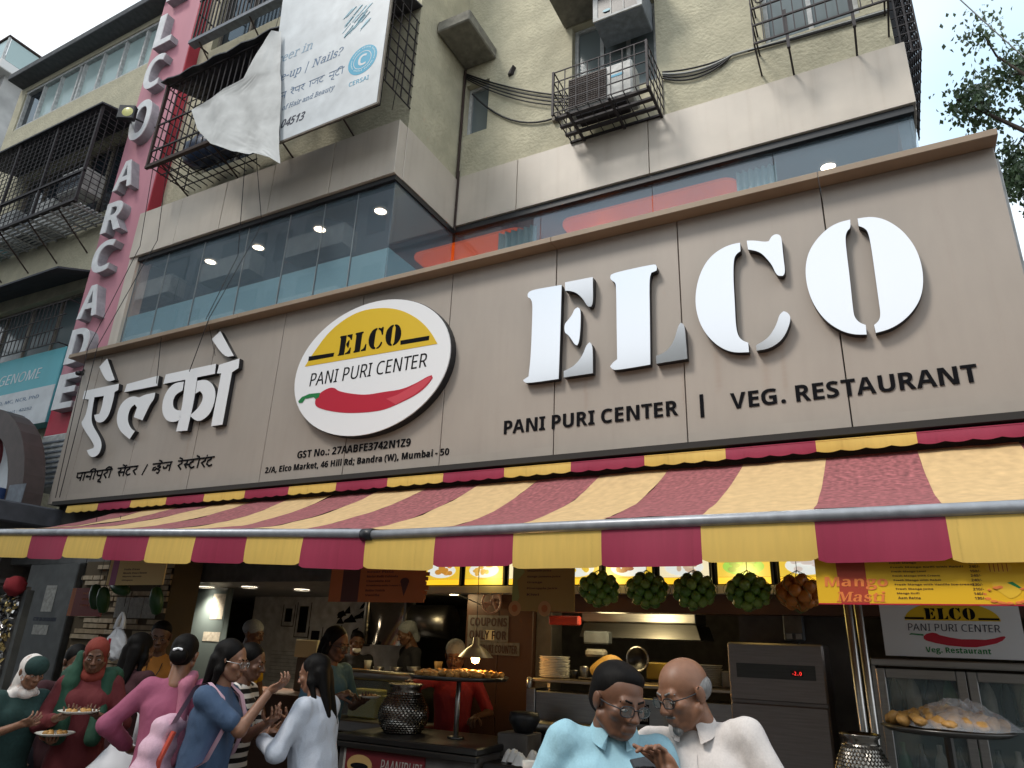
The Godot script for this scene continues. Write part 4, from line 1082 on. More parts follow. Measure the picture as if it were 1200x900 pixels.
	obj("badge", prism_mesh(ellipse(-0.13, 0.12, 0.05, 0.02, 20), 0.4402, 0.443), M.cyan_pale, a)
	# condenser in its own cage
	a = thing("condenser_unit", "white outdoor condenser unit with brown mesh front inside a black wall cage", "air conditioner", Vector3(-2.28, 7.47, -1.42))
	obj("casing", box(-0.38, 0.40, 0.0, 0.50, 0.0, 0.30, 0.02), M.ac_white, a)
	obj("mesh_front", box(-0.37, 0.10, 0.03, 0.47, 0.301, 0.312), M.ac_brown, a)
	s = st()
	for k in 14: cuboid(s, -0.365, 0.095, 0.05 + k * 0.03, 0.058 + k * 0.03, 0.3125, 0.318)
	for k in 15: cuboid(s, -0.355 + k * 0.032, -0.351 + k * 0.032, 0.04, 0.46, 0.3185, 0.322)
	obj("mesh_wires", done(s), M.rust_iron, a)
	obj("badge", box(0.15, 0.30, 0.30, 0.335, 0.301, 0.304), M.cyan_print, a)
	obj("feet", box(-0.3, 0.3, -0.04, -0.001, 0.05, 0.25), M.iron, a)
	c = thing("condenser_cage", "black square-mesh cage bracketed to the yellow wall around the condenser unit", "cage")
	s = st()
	for k in 9:
		var x := -2.77 + k * 0.139
		bar(s, Vector3(x, 7.38, -0.96), Vector3(x, 7.97, -0.96), 0.007); bar(s, Vector3(x, 7.38, -0.96), Vector3(x, 7.38, -1.59), 0.007)
	for k in 5:
		var y := 7.38 + k * 0.147
		bar(s, Vector3(-2.77, y, -0.96), Vector3(-1.66, y, -0.96), 0.008)
		for x in [-2.77, -1.66]: bar(s, Vector3(x, y, -0.96), Vector3(x, y, -1.59), 0.008)
	for x in [-2.77, -1.66]:
		for k in 6: bar(s, Vector3(x, 7.38, -0.96 - k * 0.125), Vector3(x, 7.97, -0.96 - k * 0.125), 0.007)
	obj("bars", done(s), M.iron, c)
	s = st()
	for k in 4: cuboid(s, -2.78, -1.65, 7.352, 7.378, -1.52 + k * 0.15, -1.47 + k * 0.15)
	for x in [-2.6, -2.1, -1.66]: cuboid(s, x - 0.015, x + 0.015, 7.33, 7.352, -1.59, -0.95)
	for x in [-2.78, -1.66]: cuboid(s, x - 0.012, x + 0.014, 7.35, 7.98, -0.975, -0.95)
	obj("frame", done(s), M.iron, c)
	# right-hand cage and the dark side cage round the corner
	c = thing("window_cage", "black iron cage with ornamental rings below the window at the end of the yellow wall", "window grille", Vector3.ZERO, 0.0, "iron window cages")
	s = st()
	for k in 13: bar(s, Vector3(-0.57 + k * 0.1, 7.58, -1.12), Vector3(-0.57 + k * 0.1, 9.2, -1.12), 0.008)
	for y in [7.58, 7.82, 8.05, 8.4, 8.8]: bar(s, Vector3(-0.57, y, -1.12), Vector3(0.66, y, -1.12), 0.013)
	for k in 6:
		bar(s, Vector3(-0.57, 7.58 + k * 0.28, -1.12), Vector3(-0.57, 7.58 + k * 0.28, -1.6), 0.012)
		bar(s, Vector3(0.66, 7.58 + k * 0.28, -1.12), Vector3(0.66, 7.58 + k * 0.28, -1.6), 0.012)
	obj("bars", done(s), M.iron, c)
	s = st()
	for k in 8:
		var ring := []
		for j in 13: ring.append(Vector3(-0.47 + k * 0.145 + 0.045 * cos(TAU * j / 12), 8.14 + 0.05 * (k % 2) + 0.045 * sin(TAU * j / 12), -1.11))
		tube(s, ring, [0.008], 5, false)
	obj("rings", done(s), M.iron, c)
	for x in [-0.25, 0.35]:
		s = st(); cuboid(s, x - 0.015, x + 0.015, 7.4, 7.9, -1.15, -1.12); bar(s, Vector3(x, 7.42, -1.13), Vector3(x, 7.38, -1.6), 0.014)
		obj("bracket", done(s), M.iron, c)
	c = thing("window_cage", "dense dark lattice cage on the side wall at the building's sky edge", "window grille", Vector3.ZERO, 0.0, "iron window cages")
	s = st()
	for k in 10: bar(s, Vector3(0.92, 7.38, -1.7 - k * 0.16), Vector3(0.92, 10.5, -1.7 - k * 0.16), 0.012)
	for k in 26: bar(s, Vector3(0.92, 7.4 + k * 0.12, -1.7), Vector3(0.92, 7.4 + k * 0.12, -3.2), 0.009)
	for k in 26: bar(s, Vector3(0.7, 7.4 + k * 0.12, -1.7), Vector3(0.92, 7.4 + k * 0.12, -1.7), 0.009)
	for x in [0.76, 0.84, 0.92]: bar(s, Vector3(x, 7.38, -1.7), Vector3(x, 10.5, -1.7), 0.012)
	obj("bars", done(s), M.iron, c)
	obj("sheet", box(0.71, 0.80, 7.4, 10.5, -3.2, -1.95), M.dark_sheet, c)
	wall_cables()
	# flood light on its arm and the small camera
	var f := thing("flood_light", "small square flood light with a yellow lens on an arm by the pink sign", "flood light", Vector3(-9.62, 9.18, 0.0), 0.5)
	obj("housing", box(-0.13, 0.13, -0.13, 0.13, -0.05, 0.05, 0.015), M.black_frame, f)
	obj("lens", lathe([Vector2(0, 0.012), Vector2(0.06, 0.010), Vector2(0.085, 0.0)], 24), M.lens_yellow, f, Transform3D(Basis(Vector3.RIGHT, PI / 2), Vector3(0.03, -0.01, 0.0505)))
	s = st(); bar(s, Vector3(0.1, -0.05, -0.05), Vector3(0.62, -0.2, -0.2), 0.014, 6); bar(s, Vector3(-0.02, 0, -0.05), Vector3(-0.1, 0.02, -0.5), 0.014, 6)
	obj("arm", done(s), M.iron, f)
	f = thing("security_camera", "tiny dark security camera at the corner of the sign board", "camera", Vector3(-8.9, 4.72, 0.02), 0.6)
	obj("body", lathe([Vector2(0, 0), Vector2(0.03, 0.0), Vector2(0.032, 0.1), Vector2(0.0, 0.11)], 14), M.black_frame, f, Transform3D(Basis(Vector3.RIGHT, PI / 2 + 0.3), Vector3(0, 0, 0.02)))
	s = st(); bar(s, Vector3(0, 0.0, 0.05), Vector3(-0.02, 0.12, -0.1), 0.012, 6)
	obj("arm", done(s), M.black_frame, f)
	# condenser half hidden at the foot of the pink sign
	a = ac_unit("condenser_unit", "grey meshed condenser unit below the pink sign, half behind the sign board", Vector3(-9.42, 3.3, -0.48), 0.62, 0.72, 0.34)

func lump(r: Vector3, seed_: int, rough: float) -> ArrayMesh:
	var n := FastNoiseLite.new(); n.seed = seed_; n.frequency = 0.9
	var s := st(); s.set_smooth_group(0)
	var P := func(i: float, j: float) -> Vector3:
		var t := TAU * i / 16.0; var e := PI * (j / 10.0 - 0.5)
		var d := Vector3(cos(e) * cos(t), sin(e), cos(e) * sin(t))
		var k := 1.0 + rough * n.get_noise_3dv(d * 2.2)
		return Vector3(d.x * r.x, d.y * r.y, d.z * r.z) * k
	for i in 16:
		for j in 10:
			quad(s, P.call(i, j), P.call(i, j + 1), P.call((i + 1) % 16, j + 1), P.call((i + 1) % 16, j))
	return done(s)

func hindi_words(parent: Node, letters: Array, x0: float, x1: float, y0: float, y1: float, z: float, m: Material) -> void:
	var total := 0.0
	for c in letters: total += DEVA[c][0]
	var ux := (x1 - x0) / total; var uy := y1 - y0; var x := x0; var k := 0; var start := x0
	var s := st()
	for c in letters + ["sp"]:
		if c == "sp":
			prism(s, PackedVector2Array([Vector2(start, y1 - 0.003), Vector2(x, y1 - 0.003), Vector2(x, y1 + 0.005), Vector2(start, y1 + 0.005)]), z, z + 0.0028)
		for line in DEVA[c][1]:
			var pl := PackedVector2Array()
			for i in range(0, line.size(), 2): pl.append(Vector2(x + line[i] * ux, y0 + line[i + 1] * uy))
			for p in Geometry2D.offset_polyline(pl, 0.0055, Geometry2D.JOIN_MITER, Geometry2D.END_BUTT): prism(s, p, z, z + 0.001 + 0.0003 * (k % 5))
			k += 1
		x += DEVA[c][0] * ux
		if c == "sp": start = x
	obj("lettering", done(s), m, parent)

func torn_cloth() -> void:
	# the vinyl that came loose: it hangs folded over in front of the board and blows to one side
	var rows := [[-6.07, -5.97, 8.82], [-6.22, -5.90, 8.45], [-6.42, -5.84, 8.1], [-7.30, -5.80, 7.98], [-7.12, -5.74, 7.72], [-6.78, -5.70, 7.42], [-6.30, -5.65, 7.12], [-5.98, -5.60, 6.90], [-5.66, -5.54, 6.66]]
	var n := FastNoiseLite.new(); n.seed = 12; n.frequency = 1.6; n.fractal_octaves = 3
	var nu := 26; var nv := 40
	var P := func(i: float, j: float) -> Vector3:
		var v := float(j) / nv * (rows.size() - 1)
		var a: Array = rows[int(minf(v, rows.size() - 2))]; var b: Array = rows[int(minf(v, rows.size() - 2)) + 1]
		var t := v - minf(floorf(v), rows.size() - 2)
		t = t * t * (3 - 2 * t)
		var u := float(i) / nu
		var x := lerpf(lerpf(a[0], b[0], t), lerpf(a[1], b[1], t), u); var y := lerpf(a[2], b[2], t) + 0.10 * (1.0 - u) * sin(v * 0.9)
		var fold := 0.030 * sin((x * 1.2 + y * 0.25) * 8.0) + 0.03 * n.get_noise_2d(x * 1.0, y * 0.7) + 0.02 * absf(n.get_noise_2d(x * 3.0 + 7.0, y * 1.0))
		return Vector3(x, y, 0.36 + 0.06 * (1.0 - u) + fold * (0.35 + 0.65 * sin(PI * clampf(u, 0.05, 0.95))))
	var s := st(); s.set_smooth_group(0)
	for i in nu:
		for j in nv:
			quad(s, P.call(i, j), P.call(i + 1, j), P.call(i + 1, j + 1), P.call(i, j + 1))
	tag(obj("loose_banner", done(s), M.white_cloth), "torn white vinyl sheet hanging folded and blowing beside the salon banner", "banner")

func swag(a: Vector3, b: Vector3, sag: float, n := 12) -> Array:
	var out := []
	for i in n + 1:
		var t := float(i) / n
		out.append(a.lerp(b, t) - Vector3(0, sag * 4 * t * (1 - t), 0))
	return out

func wall_cables() -> void:
	var c := thing("cable_bundle", "bundle of black cables sagging from the corner window to the condenser cage", "cable")
	for k in 4:
		var s := st()
		tube(s, swag(Vector3(-4.42, 9.18 - k * 0.03, -1.575 + 0.004 * k), Vector3(-2.78, 8.14 - k * 0.05, -1.575 + 0.004 * k), 0.07 + 0.02 * k), [0.012 - 0.001 * k], 5)
		obj("cable", done(s), M.cable, c)
	c = thing("cable_loop", "single black cable hanging in a deep loop under the narrow corner window", "cable")
	var s := st()
	tube(s, swag(Vector3(-4.3, 8.78, -1.575), Vector3(-2.78, 7.95, -1.575), 0.34), [0.013], 5)
	obj("cable", done(s), M.cable, c)
	s = st(); cuboid(s, -3.06, -2.94, 7.84, 7.93, -1.598, -1.54)
	obj("junction_box", done(s), M.frame_wood, c)
	c = thing("cable_bundle", "black and grey cables running along the yellow wall from the condenser cage to its end", "cable")
	for k in 4:
		s = st()
		var pts := swag(Vector3(-1.65, 8.06 - 0.03 * k, -1.575), Vector3(-0.85, 7.97, -1.575), 0.05 + 0.035 * k)
		pts += [Vector3(-0.2, 7.94 - 0.01 * k, -1.575), Vector3(0.69, 7.9 - 0.012 * k, -1.575)]
		tube(s, pts, [0.011 if k != 1 else 0.016], 5)
		obj("cable", done(s), M.cable if k != 1 else M.cable_grey, c)
	c = thing("conduit_pipe", "thin rusty conduit pipe down the inner corner of the yellow walls", "pipe")
	s = st()
	bar(s, Vector3(-4.44, 7.0, -1.57), Vector3(-4.44, 9.25, -1.57), 0.018, 6); bar(s, Vector3(-4.36, 6.55, -1.485), Vector3(-4.36, 7.45, -1.485), 0.012, 6)
	obj("pipe", done(s), M.rust_iron, c)
	c = thing("invented_wall_stub", "made-up dark stub on the yellow wall above the cables, standing for a bird-like shape", "bracket", Vector3(-3.7, 8.93, -1.6))  # bracket stub invented in place of an unclear bird-like shape
	s = st()
	hexa(s, [Vector3(-0.05, -0.06, 0), Vector3(0.02, -0.05, 0), Vector3(0.06, 0.06, 0), Vector3(0.0, 0.05, 0), Vector3(-0.04, -0.05, 0.05), Vector3(0.0, -0.05, 0.05), Vector3(0.04, 0.07, 0.06), Vector3(0.0, 0.03, 0.05)])
	obj("stub", done(s), M.iron, c)
	# thin loose wires down the left side of the facade
	var loose := [[[-6.36, 9.95, 0.05], [-6.3, 7.5, 0.2], [-6.34, 6.4, -0.2], [-6.5, 5.0, 0.14], [-6.7, 4.4, 0.1]], [[-6.45, 9.95, 0.05], [-6.42, 7.5, 0.2], [-6.6, 6.0, -0.15], [-6.55, 5.0, 0.14]], [[-8.0, 7.7, 0.16], [-8.05, 6.5, 0.0], [-8.5, 5.0, 0.15], [-8.62, 3.1, 0.06]], [[-8.3, 7.7, 0.16], [-8.4, 6.5, 0.0], [-8.7, 5.0, 0.15], [-8.7, 3.1, 0.06]], [[-4.30, 9.9, -0.1], [-4.2, 8.3, 0.0], [-4.25, 7.8, 0.02], [-4.4, 7.35, -0.1]]]
	for w in loose:
		s = st()
		var pts := []
		for p in w: pts.append(Vector3(p[0], p[1], p[2]))
		tube(s, pts, [0.0045], 4)
		tag(obj("loose_wire", done(s), M.cable), "thin dark loose wire hanging down the facade past the cladding", "wire", "loose wires on the facade")
# ---------------------------------------------------------------- awnings
const PITCH := 0.5155
func awning_sheet(x0: float, x1: float, ya: float, yb: float, seed_: int) -> ArrayMesh:
	# one stripe of the roof canvas, from the wall down to the bar; ya and yb are the bar's heights at x0 and x1
	var n := FastNoiseLite.new(); n.seed = seed_; n.frequency = 1.3
	var s := st(); s.set_smooth_group(0)
	var P := func(i: float, j: float) -> Vector3:
		var u := i / 6.0; var v := j / 14.0
		var x := lerpf(x0, x1, u)
		var y := lerpf(2.87, lerpf(ya, yb, u) + 0.03, v) - 0.07 * 4 * v * (1 - v) * (0.8 + 0.25 * sin(x * 2.3)) + 0.012 * n.get_noise_2d(x * 2.0, v * 2.0)
		return Vector3(x, y, lerpf(0.06, 1.385, v))
	for i in 6:
		for j in 14: quad(s, P.call(i, j), P.call(i + 1, j), P.call(i + 1, j + 1), P.call(i, j + 1))
	return done(s)
func valance(x0: float, x1: float, top0: float, top1: float, drop: float, z: float, scallops: int, wave: float, nx := 16) -> ArrayMesh:
	var s := st(); s.set_smooth_group(0)
	var P := func(i: float, j: float) -> Vector3:
		var u := i / nx; var v := j / 6.0
		var x := lerpf(x0, x1, u)
		var d := drop
		if scallops == 1: # each stripe's foot has rounded corners
			var e := minf(u, 1 - u) * (x1 - x0)
			if e < 0.05: d -= 0.014 * pow(1.0 - e / 0.05, 2.0)
		elif scallops > 1:
			d -= 0.012 * (1.0 - absf(sin(PI * u * scallops)))
		var bulge := wave * (sin(x * 5.1) + 0.6 * sin(x * 11.3 + 1.0)) * v
		return Vector3(x, lerpf(top0, top1, u) - d * v, z + 0.02 * sin(v * 2.6) * wave * 40.0 + bulge)
	for i in nx:
		for j in 6: quad(s, P.call(i, j), P.call(i + 1, j), P.call(i + 1, j + 1), P.call(i, j + 1))
	return done(s)
func awnings() -> void:
	var a := thing("awning", "maroon and yellow striped awning with galvanised bar over the fruit and pani puri counters", "awning")
	var b := thing("awning", "maroon and yellow striped awning, tilted a little, over the shop entrance and stall", "awning")
	for k in range(-14, 3):
		var x0 := 0.224 + PITCH * (k - 1); var x1 := x0 + PITCH
		var right: bool = k >= -4
		var o := a if right else b
		var y0 := 2.265 if right else 2.275 + 0.038 * (-2.85 - x0); var y1 := 2.265 if right else 2.275 + 0.038 * (-2.85 - x1)
		var maroon: bool = posmod(k, 2) == 0
		obj("roof_stripe", awning_sheet(x0, x1, y0, y1, 3 + posmod(k, 2)), M.canvas_maroon_worn if maroon else M.canvas_yellow_worn, o)
		obj("valance_stripe", valance(x0, x1, y0 - 0.022, y1 - 0.022, 0.190 + 0.010 * sin(k * 1.9), 1.405, 1, 0.006), M.canvas_maroon if maroon else M.canvas_yellow, o)
	var s := st(); s.set_smooth_group(0)
	tube(s, [Vector3(-2.86, 2.265, 1.4), Vector3(1.27, 2.265, 1.4)], [0.029], 12)
	obj("front_bar", done(s), M.galvanised, a)
	s = st(); s.set_smooth_group(0)
	tube(s, [Vector3(-9.57, 2.53, 1.4), Vector3(-2.87, 2.276, 1.4)], [0.029], 12)
	obj("front_bar", done(s), M.galvanised, b)
	obj("bar_joint", cylinder_x(-2.90, -2.82, 0.038), M.black_frame, a, at(0, 2.268, 1.4))
	for x in [-2.6, -0.9, 0.9]: awning_arm(a, x, 2.265)
	for x in [-8.8, -6.0, -3.4]: awning_arm(b, x, 2.275 + 0.038 * (-2.85 - x))
	# the flounce and the box under the sign that the canvas rolls into
	var f := thing("awning_hood", "dark awning box with a small scalloped striped flounce under the sign board", "awning")
	obj("box", box(-8.6, 1.25, 2.99, 3.035, -0.1, 0.14), M.joint, f)
	obj("box_back", box(-8.6, 1.25, 2.78, 2.988, -0.1, 0.045), M.joint, f)
	var w := 0.566
	for k in range(-16, 3):
		var x0 := 0.229 + w * (k - 1)
		if x0 < -8.7: continue
		obj("flounce_stripe", valance(x0, x0 + w, 2.955, 2.955, 0.075, 0.15, 4, 0.003, 24), M.canvas_maroon if posmod(k, 2) == 1 else M.canvas_yellow, f)
		obj("flounce_top", box(x0, x0 + w, 2.955, 2.962, 0.046, 0.152), M.canvas_maroon if posmod(k, 2) == 1 else M.canvas_yellow, f)
func cylinder_x(x0: float, x1: float, r: float) -> ArrayMesh:
	var s := st(); s.set_smooth_group(0)
	tube(s, [Vector3(x0, 0, 0), Vector3(x1, 0, 0)], [r], 14)
	return done(s)
func awning_arm(o: Node, x: float, y: float) -> void:
	var s := st()
	bar(s, Vector3(x, 2.6, -0.08), Vector3(x + 0.05, 2.42, 0.75), 0.02, 6); bar(s, Vector3(x + 0.05, 2.42, 0.75), Vector3(x, y - 0.02, 1.38), 0.018, 6)
	obj("arm", done(s), M.iron, o)

# ---------------------------------------------------------------- the shop under the sign
func shop_room() -> void:
	structure("shop_floor", box(-9.6, 1.4, 0.0, 0.15, -5.0, 0.0), M.tile_floor)
	structure("shop_ceiling", box(-9.6, 1.4, 2.36, 2.5, -5.0, -0.12), M.ceiling_dark)
	structure("entrance_ceiling", box(-9.6, -4.6, 2.17, 2.358, -5.0, -0.45), M.ceiling_dark)
	structure("shop_back_wall", box(-9.6, 1.4, 0.15, 2.36, -5.2, -5.0), M.dark_wall)
	structure("shop_side_wall", box(1.4, 1.6, 0.15, 3.0, -5.2, 0.0), M.dark_wall)
	structure("shop_side_wall_far", box(-9.8, -9.6, 0.15, 3.0, -5.2, 0.0), M.dark_wall)
	structure("shop_lintel", box(-9.6, 1.4, 2.5, 2.98, -0.35, -0.12), M.dark_wall)
	# stone-faced wall on the left with its courses
	var w := thing("stone_wall", "beige split-stone wall behind the crowd, left of the dark entrance", "wall")
	obj("wall", box(-7.97, -6.5, 0.0, 2.36, -0.4, -0.06), M.stone_joint, w)
	for g in 3: # three tones of stone
		var s := st()
		for r in 42:
			var x := -7.97 + 0.04 * (r % 3)
			while x < -6.57:
				var l := 0.16 + 0.2 * rng.randf()
				if rng.randi() % 3 == g:
					var y := 0.02 + r * 0.055
					cuboid(s, x, minf(x + l - 0.008, -6.504), y, y + 0.043, -0.06, -0.045 + 0.012 * rng.randf())
				x += l
		var o := obj("stones", done(s), [M.stone_a, M.stone_b, M.stone_c][g], w)
		o.set_meta("kind", "stuff")
	w = thing("partition_wall", "brown wooden partition panel carrying the coupons notice behind the cart", "wall")
	obj("panel", box(-3.17, -2.87, 0.15, 2.05, -0.55, -0.35, 0.004), M.wood_brown, w)
	obj("panel", box(-2.866, -2.56, 0.15, 2.05, -0.55, -0.352, 0.004), M.wood_brown, w)
	obj("post", box(-2.556, -2.42, 0.15, 2.05, -0.6, -0.40, 0.004), M.dark_wall, w)
	for l in [["COUPONS", -3.13, -2.79, 1.80, 1.865], ["ONLY FOR", -3.13, -2.79, 1.70, 1.765]]:
		obj("notice_strip", box(l[1] - 0.02, l[2] + 0.015, l[3] - 0.017, l[4] + 0.018, -0.3495, -0.346), M.dim_paper, w)
		lettering(w, "lettering", l[0], "sans_bold", l[1], l[2], l[3], l[4], -0.3458, M.ink_maroon, 0.002)
	obj("notice_strip", box(-3.15, -2.67, 1.585, 1.68, -0.3495, -0.346), M.dim_paper, w)
	lettering(w, "lettering", "PAANIPURI COUNTER", "sans_bold", -3.13, -2.69, 1.60, 1.66, -0.3458, M.ink_maroon, 0.002)
	obj("yellow_patch", box(-2.98, -2.90, 1.695, 1.77, -0.3462, -0.3459), M.cream, w)
	# wall lined white with a black drawing of a street, far inside the entrance
	w = thing("mural_wall", "white wall with a black line drawing of windows inside the dark entrance", "wall")
	obj("wall", box(-7.9, -5.35, 0.15, 2.36, -2.72, -2.5), M.mural_white, w)
	for p in [[-7.05, -6.9, 1.72, 2.05], [-6.8, -6.66, 1.55, 1.75], [-7.3, -7.18, 1.85, 2.02], [-6.74, -6.56, 1.3, 1.48]]:
		obj("drawn_window", box(p[0], p[1], p[2], p[3], -2.4995, -2.497), M.black_print, w)
		var s := st()
		for e in [[p[0] - 0.05, p[0] - 0.04, p[2] - 0.06, p[3] + 0.05], [p[1] + 0.04, p[1] + 0.05, p[2] - 0.06, p[3] + 0.05]]: cuboid(s, e[0], e[1], e[2], e[3], -2.4995, -2.497)
		cuboid(s, p[0] - 0.04, p[1] + 0.04, p[2] - 0.06, p[2] - 0.05, -2.4995, -2.497)
		obj("drawn_frame", done(s), M.black_print, w)
	for k in 22:
		var s := st()
		var x := -6.45 + 0.85 * rng.randf(); var y := 1.72 + 0.35 * rng.randf()
		prism(s, PackedVector2Array([Vector2(x, y), Vector2(x + 0.05 + 0.12 * rng.randf(), y + 0.02 * rng.randf()), Vector2(x + 0.06 + 0.08 * rng.randf(), y + 0.06 + 0.05 * rng.randf()), Vector2(x + 0.02, y + 0.04)]), -2.4995, -2.4985 + 0.0004 * k)
		obj("drawn_leaf", done(s), M.black_print, w)
	for k in 9:
		obj("drawn_line", box(-7.45, -6.6, 1.12 + k * 0.045, 1.124 + k * 0.045, -2.4995, -2.497), M.ac_grey, w)
	# doors of the entrance
	for d in [[-8.9, -7.98, 0.02, "grey metal shutter door with paper notices beside the jewellery stall"], [-7.5, -6.85, -1.1, "dark framed glass door with a sticker behind the pink dressed woman"]]:
		var t := thing("door", d[3], "door")
		obj("leaf", box(d[0], d[1], 0.15, 2.34, d[2] - 0.08, d[2], 0.01), M.door_grey if d[2] > 0 else M.grey_glass, t)
		obj("notice", box(d[0] + 0.42, d[0] + 0.62, 1.82, 2.1, d[2] + 0.0005, d[2] + 0.003), M.old_paper, t)
		if d[2] > 0: lettering(t, "lettering", "CCTV IN OPERATION", "sans_bold", d[0] + 0.32, minf(d[0] + 0.74, d[1] - 0.02), 1.72, 1.76, d[2] + 0.0005, M.ink_dark, 0.002)
		obj("notice", box(d[0] + 0.36, minf(d[0] + 0.64, d[1] - 0.02), 1.58, 1.68, d[2] + 0.0005, d[2] + 0.003), M.old_paper, t)
		obj("handle", cylinder_x(0, 0.02, 0.015), M.steel, t, Transform3D(Basis.IDENTITY, Vector3(d[1] - 0.08, 1.1, d[2] + 0.02)))
	for p in [[-7.11, -1.0, "round recessed ceiling lamp nearest the stone wall"], [-6.42, -1.0, "round recessed ceiling lamp between the two others in the entrance"], [-5.97, -1.35, "round recessed ceiling lamp nearest the mural wall"]]:
		var l := thing("ceiling_lamp", p[2], "lamp", Vector3(p[0], 2.17, p[1]), 0.0, "recessed lamps over the entrance")
		downlight(l, Vector3(0, -0.001, 0), 0.085, 5.0, 1.8)

# ---------------------------------------------------------------- counters and kitchen
func shop_fittings() -> void:
	# row of back-lit menu pictures
	var xs := -4.42
	var foods := [Color(0.9, 0.75, 0.2), Color(0.85, 0.7, 0.25), Color(0.75, 0.5, 0.12), Color(0.8, 0.6, 0.2), Color(0.55, 0.08, 0.04), Color(0.85, 0.7, 0.1), Color(0.5, 0.1, 0.06), Color(0.75, 0.65, 0.55), Color(0.35, 0.6, 0.1), Color(0.8, 0.75, 0.72)]
	for k in 10:
		var x0 := xs + k * 0.415; var x1 := x0 + 0.355
		var t := thing("menu_light_box", ["back-lit menu picture with yellow strip showing fried snacks", "back-lit menu picture with yellow strip showing noodles", "back-lit menu picture with yellow strip showing yellow curry", "back-lit menu picture with yellow strip showing chutney", "back-lit menu picture with yellow strip showing red garnish", "back-lit menu picture with yellow strip behind the first limes", "back-lit menu picture with yellow strip showing red fruit", "back-lit menu picture with yellow strip showing a brown cake", "back-lit menu picture with yellow strip showing a green plate", "back-lit menu picture with yellow strip showing a floral plate"][k], "menu board", Vector3.ZERO, 0.0, "back-lit menu pictures above the counter")
		obj("case", box(x0 - 0.018, x1 + 0.018, 2.11, 2.355, -0.40, -0.302, 0.004), M.black_frame, t)
		obj("lit_panel", box(x0, x1, 2.165, 2.35, -0.3018, -0.298), glow(Color(0.9, 0.85, 0.7) if k % 3 == 1 else Color(0.85, 0.7, 0.12), 0.62), t)
		obj("lit_strip", box(x0, x1, 2.118, 2.163, -0.3018, -0.298), glow(Color(0.95, 0.72, 0.03), 0.8), t)
		var plate := obj("plate_picture", prism_mesh(ellipse((x0 + x1) / 2, 2.235, 0.14, 0.06, 28), -0.2979, -0.2965), glow(Color(0.85, 0.87, 0.85) if k != 8 else Color(0.45, 0.75, 0.2), 0.6), t)
		var fm := glow(foods[k], 0.55)
		for j in 9:
			var q := Vector2((x0 + x1) / 2 + 0.085 * (rng.randf() * 2 - 1), 2.24 + 0.032 * (rng.randf() * 2 - 1))
			obj("food_picture", prism_mesh(ellipse(q.x, q.y, 0.018 + 0.02 * rng.randf(), 0.012 + 0.012 * rng.randf(), 9), -0.2964, -0.296 + 0.0006 * j), fm, plate)
	for x in [-3.9, -2.9, -1.9, -0.9]:
		var l := OmniLight3D.new(); l.name = "menu_light"; add_child(l)
		l.position = Vector3(x, 2.2, -0.24); l.light_energy = 0.02; l.light_color = Color(1, 0.86, 0.5); l.light_size = 0.1; l.omni_range = 10; l.omni_attenuation = 2.0; l.shadow_enabled = true
	tag(obj("counter_fascia", box(-4.5, 1.3, 2.05, 2.108, -0.42, -0.29, 0.004), M.fascia), "pale ledge running below the back-lit menu pictures", "ledge")
	# kitchen seen through the right-hand hatch
	tag(obj("hatch_lintel", box(-2.55, 1.3, 1.92, 2.048, -0.5, -0.33), M.wood_brown), "brown board above the kitchen hatch behind the limes", "board")
	var t := thing("cooker_hood", "wide brushed steel hood in two folded bands behind the kitchen hatch", "cooker hood")
	obj("upper_band", box(-2.55, -1.52, 1.885, 1.975, -1.7, -1.32, 0.01), M.steel, t)
	var s := st()
	hexa(s, [Vector3(-2.55, 1.76, -1.8), Vector3(-1.48, 1.76, -1.8), Vector3(-1.52, 1.878, -1.8), Vector3(-2.52, 1.878, -1.8), Vector3(-2.55, 1.76, -1.28), Vector3(-1.48, 1.76, -1.28), Vector3(-1.52, 1.878, -1.31), Vector3(-2.52, 1.878, -1.31)])
	obj("lower_band", done(s), M.steel, t)
	lamp_tube(Vector3(-2.0, 1.985, -0.62), 0.9, "added lamp tube out of sight behind the board above the kitchen hatch", 0.16)  # tube added out of sight to light the front of the hood
	t = thing("serving_counter", "long steel serving counter with shelf and rounded front edge under the kitchen hatch", "counter")
	obj("shelf", box(-2.50, -1.03, 1.415, 1.44, -0.75, -0.24, 0.005), M.steel_warm, t)
	obj("front_panel", box(-2.46, -1.03, 1.16, 1.355, -0.5, -0.22, 0.005), M.steel_dull, t)
	obj("front_panel", box(-2.535, -2.464, 1.16, 1.37, -0.5, -0.215, 0.005), M.steel_dull, t)
	for x in [-2.45, -1.8, -1.06]: obj("shelf_post", box(x - 0.012, x + 0.012, 1.357, 1.414, -0.45, -0.43), M.steel_dull, t)
	s = st(); s.set_smooth_group(0)
	tube(s, [Vector3(-2.56, 1.12, -0.17), Vector3(-1.0, 1.12, -0.17)], [0.05], 14)
	obj("rounded_edge", done(s), M.steel, t)
	obj("skirt", box(-2.5, -1.03, 0.15, 1.07, -0.5, -0.19, 0.005), M.steel_dark, t)
	obj("hook", lathe([Vector2(0.018, 0.0), Vector2(0.024, 0.03), Vector2(0.018, 0.07), Vector2(0.0, 0.08)], 12), M.steel, t, at(-2.52, 1.37, -0.23))
	obj("notice", box(-1.74, -1.60, 1.19, 1.315, -0.2195, -0.216), M.black_print, t)
	lettering(t, "lettering", "Counter", "sans_bold", -1.735, -1.607, 1.265, 1.295, -0.2158, M.old_paper, 0.001)
	lettering(t, "lettering", "Touch", "sans_bold", -1.70, -1.61, 1.21, 1.243, -0.2158, M.old_paper, 0.001)
	obj("notice", box(-1.5, -1.33, 1.2, 1.31, -0.2195, -0.216), M.old_paper, t)
	obj("notice_print", prism_mesh(ellipse(-1.42, 1.257, 0.05, 0.04, 16), -0.2158, -0.2148), M.red_print, t)
